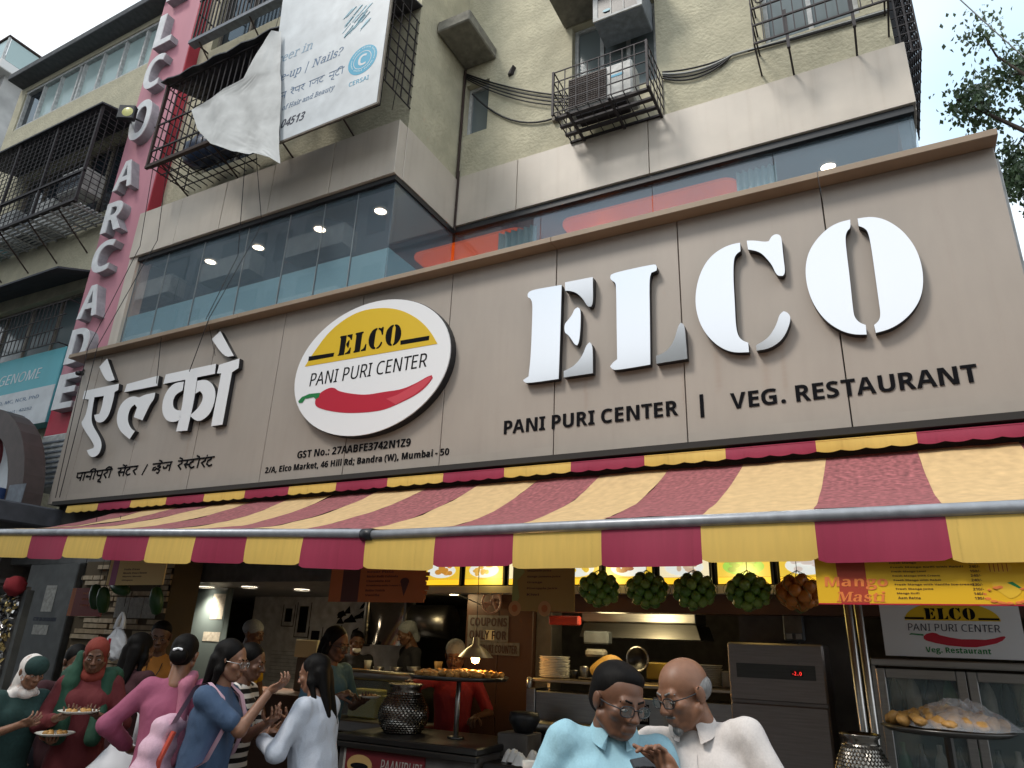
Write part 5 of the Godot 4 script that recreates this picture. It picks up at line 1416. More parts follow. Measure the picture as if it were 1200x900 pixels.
	# plates
	var pm := lathe([Vector2(0.06, 0.0), Vector2(0.105, 0.006), Vector2(0.118, 0.013), Vector2(0.116, 0.015), Vector2(0.1, 0.009), Vector2(0.0, 0.006)], 28)
	for k in 13:
		tag(obj("plate", pm, M.plate_white, null, at(-2.40 + 0.004 * sin(k * 2.1), 1.442 + k * 0.0115, -0.42 + 0.004 * cos(k * 1.7))), "white plate in the tall stack at the partition end of the shelf", "plate", "stack of plates by the partition")
	for k in 12:
		tag(obj("plate", pm, M.plate_grey, null, at(-1.26 + 0.004 * sin(k * 2.3), 1.442 + k * 0.0115, -0.46 + 0.004 * cos(k * 1.3))), "white plate in the stack beside the refrigerator", "plate", "stack of plates by the refrigerator")
	tag(obj("paper_packet", box(-1.14, -1.05, 1.442, 1.55, -0.5, -0.4, 0.01), M.old_paper), "small paper packet standing next to the plates by the refrigerator", "packet")
	tag(obj("dosa", dosa_mesh(), M.dosa, null, Transform3D(Basis(Vector3.RIGHT, 0.75), Vector3(-2.02, 1.53, -0.55))), "golden folded dosa leaning on a steel plate on the shelf", "food")
	tag(obj("steel_plate", pm, M.steel, null, Transform3D(Basis.from_scale(Vector3(1.3, 1.0, 1.0)), Vector3(-2.06, 1.443, -0.45))), "oval steel plate under the golden dosa", "plate")
	t = thing("wire_strainer", "round dark wire strainer hanging beside the dosa", "strainer", Vector3(-1.83, 1.6, -0.7))
	s = st()
	var ring := []
	for j in 21: ring.append(Vector3(0.085 * cos(TAU * j / 20), 0.085 * sin(TAU * j / 20), 0))
	tube(s, ring, [0.007], 6, false)
	obj("rim", done(s), M.steel_dull, t)
	obj("basket", lathe([Vector2(0.0, 0.05), Vector2(0.05, 0.04), Vector2(0.08, 0.0)], 18), M.steel_dark, t, Transform3D(Basis(Vector3.RIGHT, -PI / 2), Vector3.ZERO))
	tag(obj("crate", box(-1.78, -1.52, 1.46, 1.58, -0.95, -0.75, 0.01), M.yellow_crate), "yellow plastic crate behind the two men on the shelf", "crate")
	for p in [[-2.19, 1.53, M.steel_dull], [-2.27, 1.50, M.steel_dark], [-1.55, 1.49, M.old_paper], [-1.48, 1.5, M.steel_dull]]:
		tag(obj("canister", lathe([Vector2(0, 0), Vector2(0.032, 0), Vector2(0.034, p[1] - 1.45), Vector2(0.03, p[1] - 1.44), Vector2(0.0, p[1] - 1.435)], 14), p[2], null, at(p[0], 1.442, -0.5)), "small canister among the plates on the serving shelf", "canister", "canisters on the serving shelf")
	tag(obj("control_box", box(-2.36, -2.14, 1.70, 1.80, -1.0, -0.9, 0.01), M.ac_grey), "grey control box with a lit label in the dark kitchen hatch", "box")
	tag(obj("spice_rack", box(-2.33, -2.16, 1.60, 1.66, -0.95, -0.85, 0.02), M.old_paper), "small pale rack under the control box in the hatch", "rack")
	tag(obj("red_canopy_sign", box(-2.52, -2.26, 1.83, 1.90, -0.62, -0.55, 0.01), M.red_board), "small red lacquered board at the hatch corner", "board")
	# refrigerator
	t = thing("refrigerator", "tall brushed steel refrigerator with a red digital display", "refrigerator", Vector3(-0.74, 0.15, -0.1))
	obj("body", box(-0.29, 0.29, 0.0, 1.585, -0.7, -0.03, 0.008), M.steel_fridge, t)
	obj("upper_door", box(-0.285, 0.285, 1.245, 1.58, -0.029, 0.0, 0.006), M.steel_fridge, t)
	obj("lower_door", box(-0.285, 0.285, 0.08, 1.225, -0.029, 0.0, 0.006), M.steel_fridge, t)
	obj("control_panel", box(-0.235, 0.235, 1.375, 1.46, 0.0005, 0.006), M.steel_dark, t)
	obj("display", box(0.09, 0.165, 1.395, 1.43, 0.0065, 0.009), M.black_frame, t)
	lettering(t, "display_digits", "-2.0", "mono", 0.1, 0.155, 1.402, 1.423, 0.0092, glow(Color(1, 0.08, 0.05), 1.2), 0.001)
	t = thing("switch_box", "small grey electric switch box on the dark wall above the refrigerator", "switch box", Vector3(-0.65, 1.76, -0.5))
	obj("case", box(-0.065, 0.065, 0.0, 0.19, 0.0, 0.06, 0.008), M.ac_grey, t)
	obj("cover", box(-0.055, 0.055, 0.05, 0.18, 0.0605, 0.066), M.frame_wood, t)
	for x in [-0.03, 0.03]: obj("switch", box(x - 0.018, x + 0.018, 0.012, 0.045, 0.0605, 0.07), M.ac_white, t)
	s = st(); bar(s, Vector3(0.02, 0.0, 0.03), Vector3(0.02, -0.06, 0.02), 0.012, 6)
	obj("pipe", done(s), M.steel_dark, t)
	tag(obj("wall_panel", box(-1.02, -0.32, 0.15, 2.05, -0.62, -0.52), M.dark_wall), "dark wall panel behind the refrigerator and switch box", "wall")
	for p in [[-0.24, 0.32, "polished chrome pole on the refrigerator side of the glass cabinet"], [-0.19, 0.26, "polished chrome pole right against the glass cabinet"]]:
		s = st(); s.set_smooth_group(0)
		tube(s, [Vector3(p[0], 0.15, p[1]), Vector3(p[0] - 0.02, 2.2, p[1])], [0.022], 12)
		tag(obj("chrome_pole", done(s), M.steel), p[2], "pole", "chrome poles by the cabinet")
	# glass-door cabinet with the poster on top
	t = thing("drinks_cabinet", "steel two-door glass cabinet with bottles below the chili poster", "cabinet", Vector3(0.2, 0.15, 0.0))
	obj("back", box(-0.36, 0.5, 0.0, 1.47, -0.3, -0.26), M.dark_wall, t)
	for x in [-0.38, 0.5]: obj("side", box(x, x + 0.02, 0.0, 1.48, -0.3, 0.22), M.steel_dull, t)
	obj("top", box(-0.382, 0.522, 1.482, 1.52, -0.31, 0.25, 0.006), M.steel_dull, t)
	for k in 4: obj("shelf", box(-0.359, 0.499, 0.12 + k * 0.36, 0.135 + k * 0.36, -0.258, 0.15), M.steel_dull, t)
	for x in [-0.36, 0.07]:
		var d := obj("door", box(x, x + 0.045, 0.02, 1.47, 0.19, 0.225, 0.004), M.steel_dull, t)
		obj("stile", box(x + 0.38, x + 0.425, 0.02, 1.47, 0.19, 0.225, 0.004), M.steel_dull, d)
		obj("rail", box(x + 0.046, x + 0.379, 1.42, 1.47, 0.19, 0.225, 0.004), M.steel_dull, d)
		obj("rail", box(x + 0.046, x + 0.379, 0.02, 0.08, 0.19, 0.225, 0.004), M.steel_dull, d)
		obj("pane", box(x + 0.046, x + 0.379, 0.081, 1.419, 0.2, 0.208), M.clear_pane, d)
	var bm := lathe([Vector2(0, 0), Vector2(0.035, 0), Vector2(0.037, 0.12), Vector2(0.03, 0.16), Vector2(0.013, 0.2), Vector2(0.014, 0.235), Vector2(0.0, 0.237)], 14)
	for r in 2:
		for k in 8:
			tag(obj("bottle", bm, [M.bottle_green, M.bottle_dark, M.old_paper, M.bottle_dark][(k + r) % 4], null, at(-0.08 + k * 0.088, 0.15 + 0.856 + r * 0.36 - 0.36 * 0, 0.05 + 0.02 * (k % 2))), "small bottle standing inside the glass cabinet", "bottle", "bottles in the cabinet")
	t = thing("chili_poster", "white poster with yellow half disc and red chili above the glass cabinet", "poster")
	obj("sheet", box(-0.1, 0.56, 1.685, 2.03, 0.19, 0.2), M.poster_white, t)
	var half := []
	for k in 25: half.append(0.245 + 0.225 * cos(PI * k / 24)); half.append(1.875 + 0.10 * sin(PI * k / 24))
	obj("half_disc", prism_mesh(half, 0.2004, 0.2012), M.yellow_print, t)
	obj("bar", box(0.02, 0.115, 1.88, 1.891, 0.2014, 0.2022), M.black_print, t); obj("bar", box(0.37, 0.465, 1.88, 1.891, 0.2014, 0.2022), M.black_print, t)
	small_elco(t, 0.125, 0.36, 1.88, 1.94, 0.2014, 0.2022)
	lettering(t, "lettering", "PANI PURI CENTER", "sans", 0.03, 0.46, 1.82, 1.857, 0.2004, M.ink_dark, 0.001, 0.05)
	var chili := []
	for v in flat_points(LOGO_CHILI[0]): chili.append(remap(v.x, -4.82, -3.42, 0.08, 0.47)); chili.append(remap(v.y, 3.63, 3.93, 1.745, 1.812))
	obj("chili", prism_mesh(chili, 0.2004, 0.2012), M.red_print, t)
	obj("chili_stem", prism_mesh([0.03, 1.797, 0.04, 1.806, 0.1, 1.802, 0.1, 1.793, 0.045, 1.799], 0.2014, 0.202), M.green_print, t)
	lettering(t, "lettering", "Veg. Restaurant", "sans_bold", 0.10, 0.40, 1.70, 1.737, 0.2004, M.green_print, 0.001)
	# hammered pots
	hammered_pot(Vector3(-0.24, 1.02, 0.9), 0.125, 0.27, "hammered steel water pot below the glass cabinet")
	# tray of crisp puris under plastic
	t = thing("puri_tray", "round dark tray heaped with crisp puris under clear plastic", "tray", Vector3(0.12, 1.36, 0.85))
	obj("tray", lathe([Vector2(0, 0), Vector2(0.24, 0.0), Vector2(0.27, 0.02), Vector2(0.26, 0.025), Vector2(0.0, 0.012)], 32), M.steel_dark, t)
	var puri := lump(Vector3(0.032, 0.02, 0.03), 4, 0.3)
	for k in 60:
		var q := Vector2.from_angle(k * 2.4) * 0.225 * sqrt(k / 60.0)
		obj("puri", puri, M.puri, t, Transform3D(Basis.from_euler(Vector3(rng.randf() * 2, rng.randf() * 3, 0)), Vector3(q.x, 0.035 + 0.06 * (1.0 - q.length() / 0.24) + 0.01 * rng.randf(), q.y)))
	obj("plastic_cover", crumple(0.25, 0.105), M.plastic, t, at(0.05, 0.03, 0))
	s = st(); bar(s, Vector3(0, 0, 0), Vector3(0, -1.36, 0), 0.02, 8)
	obj("stand", done(s), M.steel_dark, t)
	# left kitchen hatch: hood, shelf, pots
	t = thing("kitchen_hood", "curved polished steel chimney hood with wavy reflections behind the cart", "cooker hood")
	s = st(); s.set_smooth_group(0)
	for i in 16:
		var a0 := i / 16.0; var a1 := (i + 1) / 16.0
		var F := func(a: float, y: float) -> Vector3: return Vector3(lerpf(-4.88, -4.42, a), y, -1.2 + 0.10 * sin(PI * a) * (2.1 - y) * 2.2)
		for j in 8: quad(s, F.call(a0, 1.62 + j * 0.055), F.call(a0, 1.675 + j * 0.055), F.call(a1, 1.675 + j * 0.055), F.call(a1, 1.62 + j * 0.055))
	obj("curved_front", done(s), M.steel_mirror_dark, t)
	for x in [-4.91, -4.41]: obj("edge_strip", box(x, x + 0.025, 1.6, 2.06, -1.3, -1.18), M.steel, t)
	obj("drum", cylinder_x(-4.38, -3.95, 0.16), M.steel_dull, t, at(0, 1.86, -1.35))
	lamp_tube(Vector3(-4.2, 2.30, -0.95), 0.5, "thin lamp tube near the polished chimney hood", 0.25)
	t = thing("prep_counter", "steel preparation counter with a glass guard behind the cart", "counter")
	obj("top", box(-4.42, -3.19, 1.38, 1.405, -0.8, 0.0, 0.005), M.steel_dark, t)
	obj("front", box(-4.4, -3.2, 0.15, 1.378, -0.5, -0.02), M.steel_dark, t)
	obj("guard_rail", cylinder_x(-4.3, -3.15, 0.035), M.steel_dull, t, at(0, 1.41, 0.25))
	obj("lower_shelf", box(-4.3, -3.1, 1.02, 1.10, 0.0, 0.36, 0.01), M.steel_dull, t)
	obj("guard_glass", box(-4.25, -3.15, 1.12, 1.37, 0.27, 0.278), M.clear_pane, t)
	for p in [[-3.86, 0.2], [-3.55, 0.17]]:
		tag(obj("butter_box", box(p[0], p[0] + 0.26, 1.102, 1.102 + p[1], 0.05, 0.2, 0.01), M.butter_box), "greenish yellow butter box behind the glass guard", "box", "boxes behind the glass guard")
	for p in [[-3.98, 0.05, 0.045, M.steel], [-3.8, 0.055, 0.05, M.steel], [-3.62, 0.06, 0.06, M.steel_dull], [-3.42, 0.045, 0.05, M.steel_dull], [-4.1, 0.035, 0.09, M.old_paper], [-3.38, 0.035, 0.11, M.puri]]:
		tag(obj("mixing_bowl", lathe([Vector2(0, 0), Vector2(p[1] * 0.6, 0), Vector2(p[1], p[2]), Vector2(p[1] * 0.93, p[2]), Vector2(0, 0.01)], 18), p[3], null, at(p[0], 1.406, -0.3)), "small bowl on the preparation counter behind the vendor", "bowl", "bowls on the preparation counter")
	tag(obj("flat_bread", lathe([Vector2(0, 0), Vector2(0.14, 0.0), Vector2(0.13, 0.018), Vector2(0, 0.02)], 20), M.puri, null, at(-4.2, 1.406, -0.25)), "pale flat bread lying on the preparation counter", "food")
	# wall fan over the notice and a clamp lamp
	t = thing("wall_fan", "small pinkish wall fan above the coupons notice", "fan", Vector3(-2.88, 1.98, -0.3))
	s = st()
	ring = []
	for j in 21: ring.append(Vector3(0.085 * cos(TAU * j / 20), 0.085 * sin(TAU * j / 20), 0.06))
	tube(s, ring, [0.008], 6, false)
	obj("guard_ring", done(s), M.fan_pink, t)
	obj("motor", lathe([Vector2(0, 0), Vector2(0.035, 0.0), Vector2(0.03, 0.07), Vector2(0, 0.08)], 14), M.fan_pink, t, Transform3D(Basis(Vector3.RIGHT, PI / 2), Vector3(0, 0, -0.03)))
	for k in 3:
		s = st()
		hexa(s, [Vector3(-0.012, 0.01, 0), Vector3(0.012, 0.01, 0), Vector3(0.035, 0.075, 0.01), Vector3(-0.015, 0.075, -0.01), Vector3(-0.012, 0.01, 0.004), Vector3(0.012, 0.01, 0.004), Vector3(0.035, 0.075, 0.014), Vector3(-0.015, 0.075, -0.006)])
		obj("blade", done(s), M.fan_pink, t, Transform3D(Basis(Vector3.BACK, TAU * k / 3), Vector3(0, 0, 0.05)))
	obj("bracket", box(-0.03, 0.03, 0.02, 0.1, -0.05, -0.02), M.fan_pink, t)
	t = thing("arm_lamp", "thin arm lamp with a lit tip beside the wall fan", "lamp", Vector3(-3.2, 2.04, -0.2))
	s = st(); bar(s, Vector3(0.03, -0.005, 0), Vector3(0.22, -0.09, -0.1), 0.004, 5)
	obj("arm", done(s), M.steel_dull, t)
	obj("lamp_head", cylinder_x(-0.05, 0.03, 0.012), glow(Color(1, 0.92, 0.7), 4.0), t)
	var ol := OmniLight3D.new(); ol.name = "lamp_light"; t.add_child(ol); ol.position = Vector3(-0.01, -0.03, 0.02); ol.light_energy = 0.03; ol.light_color = Color(1, 0.88, 0.65); ol.light_size = 0.02; ol.omni_range = 8; ol.omni_attenuation = 2.0; ol.shadow_enabled = true
	tag(obj("takeaway_box", box(-5.58, -5.27, 1.47, 1.64, -1.1, -0.95, 0.01), M.cream), "cream takeaway box with red marks held up beside the mural wall", "box")
	tag(obj("side_table", box(-6.2, -4.6, 0.15, 1.15, -1.2, -0.6, 0.01), M.wood_brown), "dark wooden side counter in front of the mural wall", "counter")
	tag(obj("side_counter_stand", box(-5.56, -5.3, 1.152, 1.468, -1.08, -0.98, 0.01), M.dark_wall), "dark stand carrying the cream takeaway box", "stand")
	cart()
	# set-back of the vendor's bay: each group stands in its own axes and is put in its place here
	for c in get_children():
		var nm := String(c.name).rstrip("0123456789").trim_suffix("_")
		if nm in ["pani_puri_cart", "water_surface", "puri_stand", "bulb_lamp", "black_bowl", "dark_carton", "paper_napkin"] or (nm == "hammered_pot" and c.position.x < -1.0):
			c.transform = Transform3D(Basis.from_scale(Vector3.ONE * 1.27), Vector3(0, -0.4455, -1.323)) * c.transform
		elif nm in ["prep_counter", "butter_box", "mixing_bowl", "flat_bread", "kitchen_hood"]:
			c.transform = Transform3D(Basis.from_scale(Vector3.ONE * 1.141), Vector3(0, -0.2327, -0.691)) * c.transform
		elif nm in ["partition_wall", "wall_fan", "arm_lamp"]:
			c.transform = Transform3D(Basis.from_scale(Vector3.ONE * 1.149), Vector3(0, -0.2459, -0.730)) * c.transform

func lamp_tube(p: Vector3, l: float, label: String, e: float) -> void:
	var t := thing("lamp_tube", label, "lamp", p)
	obj("tube", cylinder_x(-l / 2, l / 2, 0.012), glow(Color(1, 0.93, 0.72), 2.5), t)
	obj("batten", box(-l / 2, l / 2, 0.0125, 0.03, -0.015, 0.015), M.frame_white, t)
	var o := OmniLight3D.new(); o.name = "lamp_light"; t.add_child(o)
	o.position = Vector3(0, -0.03, 0.02); o.light_energy = e; o.light_color = Color(1, 0.9, 0.66); o.light_size = 0.15; o.omni_range = 10; o.omni_attenuation = 2.0; o.shadow_enabled = true

func dosa_mesh() -> ArrayMesh:
	var s := st(); s.set_smooth_group(0)
	var P := func(i: float, j: float) -> Vector3:
		var t := TAU * i / 24.0; var r := 0.125 * j / 5.0
		return Vector3(r * cos(t) * 1.1, 0.012 * sin(t * 3.0) * j / 5.0 + 0.03 * (1.0 - pow(j / 5.0, 2.0)), r * sin(t))
	for i in 24:
		for j in 5: quad(s, P.call(i, j), P.call(i, j + 1), P.call(i + 1, j + 1), P.call(i + 1, j))
	return done(s)

func crumple(r: float, h: float) -> ArrayMesh:
	var n := FastNoiseLite.new(); n.seed = 8; n.frequency = 6.0
	var s := st()
	var P := func(i: float, j: float) -> Vector3:
		var t := TAU * i / 26.0; var v := j / 9.0
		var x := r * v * cos(t); var z := r * v * sin(t)
		return Vector3(x, h * (1.0 - v * v) + 0.035 * n.get_noise_2d(x * 3.0, z * 3.0) * (1.2 - v), z)
	for i in 26:
		for j in 9: quad(s, P.call(i, j), P.call(i, j + 1), P.call(i + 1, j + 1), P.call(i + 1, j))
	return done(s)

func hammered_pot(p: Vector3, r: float, h: float, label: String) -> void:
	var t := thing("hammered_pot", label, "pot", p)
	# every dimple of the beaten metal is a facet of its own
	var s := st()
	var prof := func(v: float) -> float: return r * (0.55 + 0.45 * sin(PI * clampf(v * 0.86 + 0.12, 0, 1))) if v < 0.9 else r * 0.66
	var cols := 40; var rows := 18
	for j in rows:
		for i in cols:
			var v0 := float(j) / rows; var v1 := float(j + 1) / rows
			var off := 0.5 * (j % 2)
			var a0 := TAU * (i + off) / cols; var a1 := TAU * (i + 1 + off) / cols; var am := (a0 + a1) / 2
			var r0: float = prof.call(v0); var r1: float = prof.call(v1); var rm: float = (r0 + r1) / 2 + 0.004
			var c := Vector3(rm * cos(am), h * (v0 + v1) / 2, rm * sin(am))
			var q := [Vector3(r0 * cos(a0), h * v0, r0 * sin(a0)), Vector3(r1 * cos(a0), h * v1, r1 * sin(a0)), Vector3(r1 * cos(a1), h * v1, r1 * sin(a1)), Vector3(r0 * cos(a1), h * v0, r0 * sin(a1))]
			for k in 4: tri(s, q[k], q[(k + 1) % 4], c)
	obj("body", done(s), M.steel_pot, t)
	obj("neck", lathe([Vector2(r * 0.62, h), Vector2(r * 0.6, h + 0.02), Vector2(r * 0.72, h + 0.04), Vector2(r * 0.68, h + 0.045), Vector2(r * 0.56, h + 0.02), Vector2(r * 0.56, h * 0.7)], 28), M.steel_pot, t)
	obj("inside", lathe([Vector2(0, h * 0.7), Vector2(r * 0.56, h * 0.7)], 20), M.dark_wall, t)

func cart() -> void:
	var t := thing("pani_puri_cart", "dark pani puri cart with a maroon picture panel on its front", "cart", Vector3(-2.42, 0.0, 1.2))
	obj("top", box(-0.46, 0.46, 1.13, 1.165, -0.3, 0.28, 0.006), M.steel_dark, t)
	obj("body", box(-0.44, 0.44, 0.1, 1.128, -0.28, 0.25, 0.01), M.dark_wall, t)
	obj("side_shelf", box(0.461, 0.74, 1.06, 1.10, -0.25, 0.22, 0.006), M.steel_dark, t)
	obj("front_rail", box(-0.46, 0.46, 1.10, 1.128, 0.251, 0.285, 0.004), M.steel_dark, t)
	var p := obj("picture_panel", box(-0.38, 0.14, 0.55, 1.095, 0.2505, 0.258), M.maroon_print, t)
	obj("white_edge", box(-0.395, -0.381, 0.55, 1.095, 0.2505, 0.258), M.old_paper, p)
	for q in [[-0.28, 1.02, 0.085, 0.05], [-0.33, 0.93, 0.075, 0.06], [-0.2, 0.93, 0.08, 0.055], [-0.05, 0.90, 0.07, 0.05], [0.06, 0.92, 0.06, 0.05], [-0.27, 0.82, 0.09, 0.06]]:
		obj("puri_picture", prism_mesh(ellipse(q[0], q[1], q[2], q[3], 24), 0.2582, 0.2592 + 0.0006 * q[3] * 20), M.puri_print, p)
	obj("filling_picture", prism_mesh(ellipse(-0.28, 1.015, 0.06, 0.016, 20), 0.2606, 0.2616), M.black_print, p)
	lettering(p, "lettering", "PAANIPURI", "sans", -0.14, 0.12, 1.0, 1.06, 0.2582, M.old_paper, 0.001, 0.1)
	for x in [-0.4, 0.4]:
		for z in [-0.24, 0.22]: obj("wheel", lathe([Vector2(0, -0.02), Vector2(0.05, -0.02), Vector2(0.05, 0.02), Vector2(0, 0.02)], 16), M.rubber_black, t, Transform3D(Basis(Vector3.BACK, PI / 2), Vector3(x, 0.05, z)))
	hammered_pot(Vector3(-2.62, 1.166, 1.2), 0.145, 0.215, "wide hammered steel pot full of spiced water on the pani puri cart")
	tag(obj("water_surface", lathe([Vector2(0, 0.0), Vector2(0.09, 0.0)], 20), M.tamarind, null, at(-2.62, 1.345, 1.2)), "dark spiced water standing in the hammered pot", "food")
	t = thing("puri_stand", "flat steel tray of fried puris on a single steel pole", "tray", Vector3(-2.26, 1.166, 1.2))
	var s := st(); s.set_smooth_group(0)
	tube(s, [Vector3(0, 0, 0), Vector3(0, 0.30, 0)], [0.014], 10)
	obj("pole", done(s), M.steel, t)
	obj("foot", lathe([Vector2(0, 0), Vector2(0.05, 0), Vector2(0.045, 0.012), Vector2(0, 0.014)], 18), M.steel_dark, t)
	obj("tray", lathe([Vector2(0, 0.3), Vector2(0.27, 0.3), Vector2(0.285, 0.322), Vector2(0.278, 0.322), Vector2(0.26, 0.308), Vector2(0, 0.308)], 36), M.steel_dark, t)
	var puri := lump(Vector3(0.023, 0.015, 0.023), 9, 0.2)
	for k in 110:
		var q := Vector2.from_angle(k * 2.4) * 0.25 * sqrt(k / 110.0)
		obj("puri", puri, M.puri, t, Transform3D(Basis.from_euler(Vector3(0.5 * rng.randf(), 6 * rng.randf(), 0.5 * rng.randf())), Vector3(q.x, 0.32 + 0.012 * rng.randf() + 0.012 * (1 - q.length() / 0.25), q.y)))
	t = thing("bulb_lamp", "cone-shaded bulb lamp shining over the tray of puris", "lamp", Vector3(-2.23, 1.585, 1.08))
	obj("shade", lathe([Vector2(0.105, 0.0), Vector2(0.06, 0.045), Vector2(0.022, 0.07), Vector2(0.018, 0.11), Vector2(0.0, 0.112)], 28), M.lamp_shade, t)
	obj("bulb", lathe([Vector2(0, -0.035), Vector2(0.02, -0.028), Vector2(0.026, -0.008), Vector2(0.02, 0.014), Vector2(0.0, 0.02)], 18), glow(Color(1.0, 0.78, 0.42), 9.0), t)
	s = st(); bar(s, Vector3(0, 0.11, 0), Vector3(0.0, 0.76, 0.02), 0.002, 4)
	obj("cord", done(s), M.cable, t)
	var l := OmniLight3D.new(); l.name = "lamp_light"; t.add_child(l)
	l.position = Vector3(0, -0.05, 0); l.light_energy = 0.11; l.light_color = Color(1, 0.74, 0.42); l.light_size = 0.03; l.omni_range = 8; l.omni_attenuation = 2.0; l.shadow_enabled = true
	tag(obj("black_bowl", lathe([Vector2(0, 0), Vector2(0.05, 0), Vector2(0.085, 0.06), Vector2(0.08, 0.1), Vector2(0.0, 0.105)], 22), M.black_frame, null, at(-1.88, 1.22, 1.12)), "dark covered bowl on the side shelf of the cart", "bowl")
	tag(obj("dark_carton", box(-2.0, -1.82, 1.101, 1.219, 1.02, 1.2, 0.006), M.dark_wall), "dark carton under the covered bowl on the cart's side shelf", "box")
	for k in 5:
		tag(obj("paper_napkin", crumple(0.05, 0.05), M.napkin, null, at(-1.86 + 0.045 * k, 1.102 + 0.008 * (k % 2), 1.3 + 0.03 * (k % 3))), "crumpled white paper napkin on the cart's side shelf", "napkin", "napkins on the cart")
	t = thing("red_stool", "round red plastic stool in front of the pani puri cart", "stool", Vector3(-1.55, 0.0, 1.75))
	obj("seat", lathe([Vector2(0, 1.1), Vector2(0.15, 1.1), Vector2(0.165, 1.085), Vector2(0.16, 1.06), Vector2(0, 1.06)], 28), M.red_plastic, t)
	for k in 4:
		s = st(); bar(s, Vector3(0.11 * cos(TAU * k / 4 + 0.7), 1.06, 0.11 * sin(TAU * k / 4 + 0.7)), Vector3(0.18 * cos(TAU * k / 4 + 0.7), 0.0, 0.18 * sin(TAU * k / 4 + 0.7)), 0.018, 6)
		obj("leg", done(s), M.red_plastic, t)
	tag(obj("paper_cup", lathe([Vector2(0, 0), Vector2(0.025, 0), Vector2(0.032, 0.07), Vector2(0.028, 0.07), Vector2(0.0, 0.01)], 14), M.old_paper, null, at(-1.57, 1.101, 1.68)), "small paper cup standing on the red stool", "cup")

